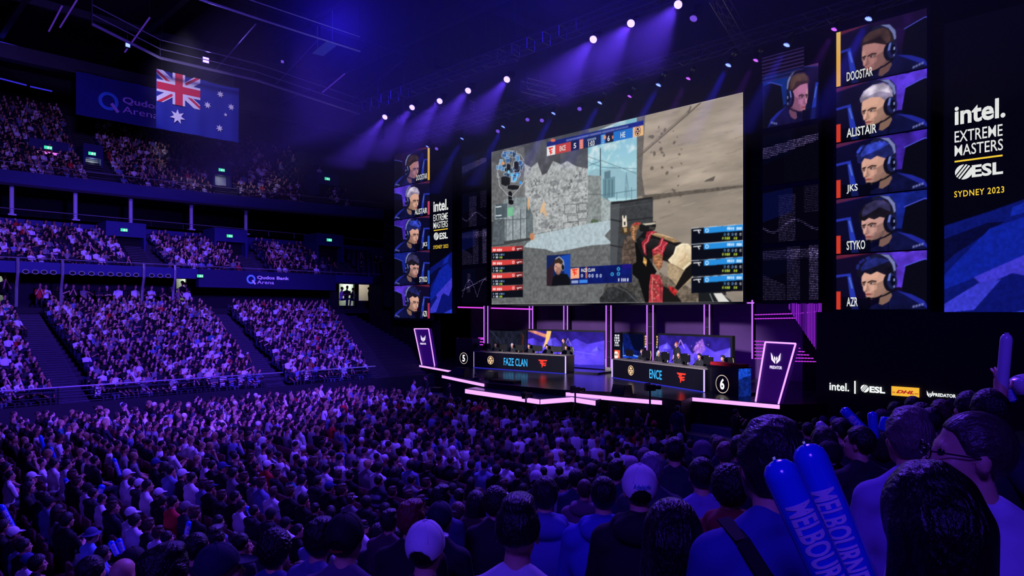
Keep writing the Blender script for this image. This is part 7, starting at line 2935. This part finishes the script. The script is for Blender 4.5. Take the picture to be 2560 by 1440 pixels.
HAIRW = [('dark hair', 'short', (30, 24, 24)), ('brown hair', 'messy', (76, 54, 44)), ('dark curls', 'curly', (28, 22, 24)), ('cropped hair', 'buzz', (44, 34, 34)), ('long hair', 'long', (30, 22, 24)), ('fair hair', 'short', (180, 150, 110)), ('a quiff', 'quiff', (34, 28, 28))]
fl = []
for s in FLOOR:
    u, v, w_ = project((s[0], s[1], 1.2))
    vis = w_ > 4 and -25 < u < 2585 and 700 < v < 1455
    # hidden behind the near stand?
    if s[1] < 10 and s[0] > -8.5 and u > 900:
        vis = vis and v < 1250
    fl.append((w_ if vis else 999, s, vis))
fl.sort(key=lambda q: q[0])
N_IND = 300 - len(NEAR) - len(PLAYERS) - 12
SPECIAL = [(945, 1208, 'lap', 'short', BLK, (34, 36, 52), None, 0, 'person in a dark jersey with two pale stripes across the back, floor crowd centre'),
           (226, 1346, 'knee', 'short', BLK, (120, 160, 235), 'bucket', (60, 66, 120), 'person in a brimmed hat and pale blue top, bottom left'),
           (76, 1200, 'lap', 'short', BLK, (60, 54, 60), 'cap', (226, 222, 230), 'person in a white cap at the far left of the floor crowd'),
           (543, 1312, 'knee', 'short', BLK, (110, 110, 150), None, 0, 'person in a slate tee and blue jeans near the bottom left stick'),
           (165, 1166, 'clap', 'short', DKB, (226, 222, 232), None, 0, 'person in a white tee leaning over the seats at the far left'),
           (655, 1108, 'hoodb', 'bob', (200, 196, 204), (226, 222, 230), None, 0, 'person in a white hooded top, head covered, floor crowd centre left'),
           (750, 1075, 'lap', 'short', DKB, (228, 224, 232), None, 0, 'tall person in a white tee seen from the side, floor crowd centre left'),
           (430, 1262, 'fold', 'short', BLK, (190, 40, 44), None, 0, 'person in a red hooded top beside dark shirts, floor crowd left'),
           (935, 1118, 'clap', 'curly', DKB, (220, 216, 226), None, 0, 'curly haired person in a white top clapping, floor crowd centre'),
           (1183, 1030, 'lap', 'short', (170, 60, 60), (30, 26, 34), 'cap', (226, 60, 66), 'person in a glowing red cap in the front floor rows'),
           (1635, 1065, 'raised', 'short', BLK, (44, 40, 54), 'cap', (190, 40, 60), 'person in a red cap with a raised arm below the guard'),
           (1700, 1098, 'lap', 'long', (200, 190, 214), (180, 170, 200), None, 0, 'person with long pale hair, last of the front floor rows')]
for u, v, pose, hr, hc_, sc, cap, cc, lab in SPECIAL:
    p = on_z(u, v, HZ)
    p.z = 0.0
    o = person(p, to_stage(p, .1) * .8, pose, lab, 'people on the arena floor', hr, hc_, sc, cap, cc or (20, 20, 20), scale=1.03)
    FLOOR[:] = [s for s in FLOOR if (s[0] - p.x) ** 2 + (s[1] - p.y) ** 2 > .42 ** 2]
    fl = [q for q in fl if (q[1][0] - p.x) ** 2 + (q[1][1] - p.y) ** 2 > .42 ** 2]
    if 'stripes' in lab:
        sm = tpl(pose)['shirt']
        for z0, z1 in ((.93, 1.02), (.76, .83)):
            keepf = [f_ for f_ in sm.polygons if z0 < f_.center.z < z1 and abs(f_.center.x) < .15]
            ids = sorted({i for f_ in keepf for i in f_.vertices})
            mp = {i: k for k, i in enumerate(ids)}
            me = bpy.data.meshes.new('jersey_stripe')
            me.from_pydata([sm.vertices[i].co + sm.vertices[i].normal * .005 for i in ids], [], [tuple(mp[i] for i in f_.vertices) for f_ in keepf])
            me.materials.append(surf('stripe_cloth', (150, 150, 180), 0.8))
            link('jersey_stripe', me, o)
fl.sort(key=lambda q: q[0])
N_IND -= len(SPECIAL)
IND = [q[1] for q in fl[:N_IND]]
REST = [q[1] for q in fl[N_IND:] if q[2]]
UNITS = 'zeroth first second third fourth fifth sixth seventh eighth ninth tenth eleventh twelfth thirteenth fourteenth fifteenth sixteenth seventeenth eighteenth nineteenth'.split()
TENS = {2: 'twenty', 3: 'thirty', 4: 'forty', 5: 'fifty'}


def ordinal(n):
    if n < 20:
        return UNITS[n]
    return ('twentieth', 'thirtieth', 'fortieth', 'fiftieth')[n // 10 - 2] if n % 10 == 0 else TENS[n // 10] + ' ' + UNITS[n % 10]


by_row = {}
for s in IND:
    by_row.setdefault(s[3], []).append(s)
row_rank = {r: k + 1 for k, r in enumerate(sorted(by_row))}
for r, ss in by_row.items():
    ss.sort(key=lambda q: -q[0])
    for k, s in enumerate(ss):
        sn, sc = pick_shirt()
        hn, hs, hc_ = HAIRW[min(int(abs(rnd.gauss(0, 2.4))), 6)]
        cap = 'cap' if rnd.random() < .13 else None
        cc = rnd.choice([(224, 220, 226), (26, 24, 30), (40, 50, 120), (120, 110, 120)])
        cw = {(224, 220, 226): 'white', (26, 24, 30): 'black', (40, 50, 120): 'blue', (120, 110, 120): 'grey'}[cc]
        pose = rnd.choice(['lap', 'lap', 'clap', 'chin', 'fold', 'knee', 'left', 'right', 'lap'])
        if 'hoodie' in sn:
            pose = rnd.choice(['hood', 'hoodb'])
        p = Vector((s[0], s[1], 0.0))
        lab = '%s, %s, %s floor row from back, %s seat from right' % (sn, (cw + ' cap') if cap else hn, ordinal(row_rank[r]), ordinal(k + 1))
        person(p, to_stage(p, .3) * .75, pose, 'person in ' + lab, 'people on the arena floor', hs if not (cap and hs in ('curly', 'long', 'quiff')) else 'short', hc_, sc, cap, cc, scale=rnd.uniform(.94, 1.05))


# ---- everyone else: one object, each figure with head, hair, torso, arms and legs
def low_person(arms):
    b = MB()
    cols = []
    def reg(c):
        cols.extend([c] * (len(b.v) - len(cols)))
    b.ball((0, .03, 1.29), (.078, .095, .118), 8, 6); reg(0)
    b.tube([(0, 0, 1.08), (0, .02, 1.22)], .055, 5, cap=False); reg(0)
    b.ball((0, .0, 1.335), (.088, .105, .095), 8, 4); reg(1)
    # torso lofted with an oval section
    n0 = len(b.v)
    secs = [(.46, .17, .13), (.66, .155, .11), (.88, .185, .12), (1.02, .20, .10), (1.10, .11, .075)]
    vs_, fs = [], []
    for z, rx, ry in secs:
        for k in range(8):
            a = 2 * math.pi * k / 8
            vs_.append((rx * math.cos(a), ry * math.sin(a), z))
    for i in range(len(secs) - 1):
        for k in range(8):
            fs.append((i * 8 + k, i * 8 + (k + 1) % 8, i * 8 + 8 + (k + 1) % 8, i * 8 + 8 + k))
    fs.append(tuple(range(32, 40)))
    b.add(vs_, fs); reg(2)
    for s in (-1, 1):
        e, w_ = ARMS[arms]
        e, w_ = (s * e[0], e[1], e[2]), (s * w_[0], w_[1], w_[2])
        b.tube([(s * .19, 0, 1.04), e], [.062, .055], 5, cap=False); reg(2)
        b.tube([e, w_], [.045, .035], 5, cap=False); reg(0)
        b.ball(Vector(w_) + (Vector(w_) - Vector(e)).normalized() * .05, .045, 5, 3); reg(0)
        b.tube([(s * .09, .05, .52), (s * .12, .46, .52), (s * .12, .44, .06)], [.088, .065, .045], 5); reg(3)
    fs = b.f
    quad = [f_ for f_ in fs if len(f_) == 4]
    tri = []
    for f_ in fs:
        if len(f_) > 4:
            for i in range(1, len(f_) - 1):
                tri.append((f_[0], f_[i], f_[i + 1], f_[i + 1]))
    q = np.array(quad)
    if tri:
        t_ = [t for t in tri]
        q = np.concatenate([q, np.array([(a, b_, c, c) for a, b_, c, _ in t_])])
    # degenerate fourth corner would be rejected: split the caps as triangles instead
    q4 = np.array(quad)
    t3 = np.array([(a, b_, c) for a, b_, c, _ in tri]) if tri else np.zeros((0, 3), int)
    tris = np.concatenate([q4[:, [0, 1, 2]], q4[:, [0, 2, 3]], t3])
    return np.array(b.v), tris, np.array(cols)


LOW = [low_person(a) for a in ('lap', 'clap', 'fold', 'chin', 'knee')]
SKT = [lin(c) for c in ((205, 150, 128), (190, 134, 110), (150, 100, 80), (222, 172, 150))]
VV, TT, CC = [], [], []
tot = 0


def drop(x, y, z, face, sc=1.0, vivid=1.0):
    global tot
    v, t, c = LOW[rnd.randrange(len(LOW))]
    sc *= rnd.uniform(.93, 1.06)
    ca, sa = math.cos(face), math.sin(face)
    q = v * sc
    ln = rnd.uniform(-.12, .16)
    qx = q[:, 0] + rnd.uniform(-.1, .1) * (q[:, 2] - .5)
    qy = q[:, 1] + ln * np.maximum(q[:, 2] - .5, 0)
    VV.append(np.stack([qx * ca - qy * sa + x, qx * sa + qy * ca + y, q[:, 2] + z], 1))
    TT.append(t + tot)
    tot += len(v)
    hair = lin(rnd.choice([(30, 24, 24), (30, 24, 24), (60, 44, 38), (24, 20, 22), (150, 120, 90), (220, 216, 222) if rnd.random() < .5 else (40, 40, 60)]))
    pal = np.array([rnd.choice(SKT), hair, lin(pick_shirt()[1]), lin(rnd.choice([(30, 32, 48), (24, 24, 28), (60, 66, 90)]))])
    CC.append(pal[c])


for s in REST:
    p = Vector((s[0], s[1], 0))
    drop(s[0], s[1], 0, to_stage(p, .35) * .75)
for s in BOWL + MID + UPP:
    if s[4]:
        base = -math.pi / 2 + .55 * min(1, max(0, (30 - s[1]) / 25))
        drop(s[0], s[1], s[2], base + rnd.uniform(-.3, .3), .87)
# box guests under the balcony, walkers in the doorways, people at the pit edge
for u in range(95, 470, 22):
    p = on_x(u + rnd.uniform(-6, 6), 735, -48.4)
    drop(p.x, p.y, 5.45, -math.pi / 2 + rnd.uniform(-.4, .4))
for u in (865, 852, 878, 925, 944, 965, 8, 455, 463):
    p = on_x(u, 735, -49.2)
    drop(p.x, p.y, 5.62, -math.pi / 2 + rnd.uniform(-1.2, 1.2), 1.2)
me = bpy.data.meshes.new('seated_crowd')
V, T3 = np.concatenate(VV).astype(np.float32), np.concatenate(TT).astype(np.int32)
me = np_mesh('seated_crowd', V, T3, True)
at_ = me.attributes.new('tone', 'FLOAT_COLOR', 'POINT')
cc = np.concatenate(CC)
at_.data.foreach_set('color', np.c_[cc, np.ones(len(cc))].astype(np.float32).ravel())
me.materials.append(surf('crowd', rough=0.8, noise=0.0, attr='tone'))
cr = link('seated_crowd', me)
cr['kind'] = 'stuff'
cr['label'] = 'the rest of the seated crowd filling the floor and all three stands'
# ------------------------------------------------------------------ inflated cheering sticks
M_STB = surf('stick_blue', (40, 90, 235), 0.15, noise=0.12, scale=8, spec=0.8)
M_STW = surf('stick_white', (210, 200, 225), 0.2, noise=0.08, scale=8, spec=0.8)
M_INK = surf('stick_print', (225, 215, 240), 0.5, noise=0.1)


def stick(label, a, b_, r, mat, word=None, frac=(.2, .9), face=None):
    a, b_ = Vector(a), Vector(b_)
    d = b_ - a
    L = d.length
    d.normalize()
    t = thing('balloon_stick', label, 'balloon stick', b_, 'blue and white balloon sticks')
    ks = [(-.0, .25), (.015, .62), (.05, .9), (.10, 1.0), (.5, 1.0), (.9, 1.0), (.95, .9), (.985, .62), (1.0, .25)]
    m = MB()
    m.tube([a + d * (L * k) for k, _ in ks], [r * q for _, q in ks], 20)
    o = m.build('tube', mat, t, True)
    for s in (-1, 1):                                   # welded flat tab at each end
        e = a if s < 0 else b_
        m = MB()
        m.box(e - d * (s * .004), (r * .8, .006, .02), 0, 0, (d.to_track_quat('Z', 'Y')).to_euler())
        m.build('end_tab', mat, t)
    if word:
        vs_, fs = fine_text(word, 0.03)
        vw = (CAM - a)
        vw = (vw - d * vw.dot(d)).normalized()
        sd = d.cross(vw).normalized()
        if face:
            vw, sd = (vw * math.cos(face) + sd * math.sin(face)).normalized(), (sd * math.cos(face) - vw * math.sin(face)).normalized()
        m = MB()
        q = []
        for x, y in vs_:
            an = (y - .5) * 1.5
            q.append(a + d * (L * (frac[0] + (frac[1] - frac[0]) * x)) + (vw * math.cos(an) + sd * (-math.sin(an))) * (r * 1.03))
        m.add(q, fs)
        m.build('lettering', M_INK, t)
    return t


def stick_px(label, u0, v0, u1, v1, t0, wpx, mat, word=None, t1=None, frac=(.2, .9), face=None):
    a, c = at(u0, v0, t0), at(u1, v1, t1 or t0)
    return stick(label, a, c, wpx * t0 / FPX / 2, mat, word, frac, face)


stick_px('big blue balloon stick with pale lettering, left of the near crossed pair', 1938, 1152, 2130, 1560, 1.55, 88, M_STB, 'MELBOURNE', 1.5, (.25, .82), -.1)
stick_px('big blue balloon stick with pale lettering, right of the near crossed pair', 2012, 1112, 2170, 1500, 1.75, 84, M_STB, 'MELBOURNE', 1.7, (.27, .84), .1)
stick_px('blue balloon stick with pale lettering leaning left, under the logo row', 2107, 1022, 2165, 1082, 6.2, 24, M_STB, 'MELBOURNE', None, (.25, .9))
stick_px('white balloon stick leaning left, left of the lettered blue one under the logo row', 2044, 1058, 2086, 1092, 6.4, 22, M_STW)
stick_px('upright blue balloon stick beside the dark flat cap', 2181, 1030, 2186, 1100, 6.0, 23, M_STB)
stick_px('blue balloon stick seen end on behind the dark flat cap', 2222, 1044, 2212, 1080, 5.6, 34, M_STB)
hand = RAISED_HAND
stick('pale balloon stick held upright by the raised arm at the right edge', hand + Vector((0.03, -.02, .26)), hand + Vector((0, 0, -.12)), .030, M_STW)
stick_px('blue balloon stick below the raised arm at the right edge', 2506, 950, 2534, 1004, 4.6, 20, M_STB, 'MELBOURNE', None, (.4, .9))
stick_px('white balloon stick seen end on at the right edge', 2545, 942, 2566, 980, 4.2, 44, M_STW)
STICKS = [(100, 1088, 113, 1135, 9), (118, 1126, 112, 1156, 8), (126, 1118, 137, 1148, 8), (1, 1262, 42, 1338, 15), (284, 1146, 301, 1192, 10), (163, 1196, 176, 1236, 11), (256, 1212, 242, 1252, 15), (276, 1353, 294, 1390, 14), (296, 1347, 309, 1386, 14),
      (473, 1303, 462, 1354, 13), (616, 1266, 643, 1315, 12), (238, 978, 241, 1010, 5), (1204, 1158, 1196, 1200, 6)]
WH = ['leftmost of three raised together over the floor crowd, far left', 'middle of three raised together over the floor crowd, far left', 'rightmost of three raised together over the floor crowd, far left', 'with white print at the left edge of the photo',
      'slanting among dark shirts, right of the bending person', 'hanging down below the bending person', 'wide and pale topped, held before a black tee', 'left of the upright pair near the bottom left', 'right of the upright pair near the bottom left',
      'upright beside a long haired head, bottom left', 'slanting right, held below the big red backed seat rows', 'small and upright by the front rail of the lower stand', 'thin and pale, held up in the floor crowd centre']
for (u0, v0, u1, v1, wd), lab in zip(STICKS, WH):
    p = on_z((u0 + u1) / 2, (v0 + v1) / 2, 1.05)
    t_ = (p - CAM).length / ray((u0 + u1) / 2, (v0 + v1) / 2).length
    pale = 'pale,' in lab
    a, c = at(u0, v0, t_), at(u1, v1, t_)
    stick('blue balloon stick ' + lab if not pale else 'balloon stick ' + lab, a, c, max(.045, wd * t_ / FPX / 2), M_STW if pale else M_STB, 'MELBOURNE' if wd > 9 else None)
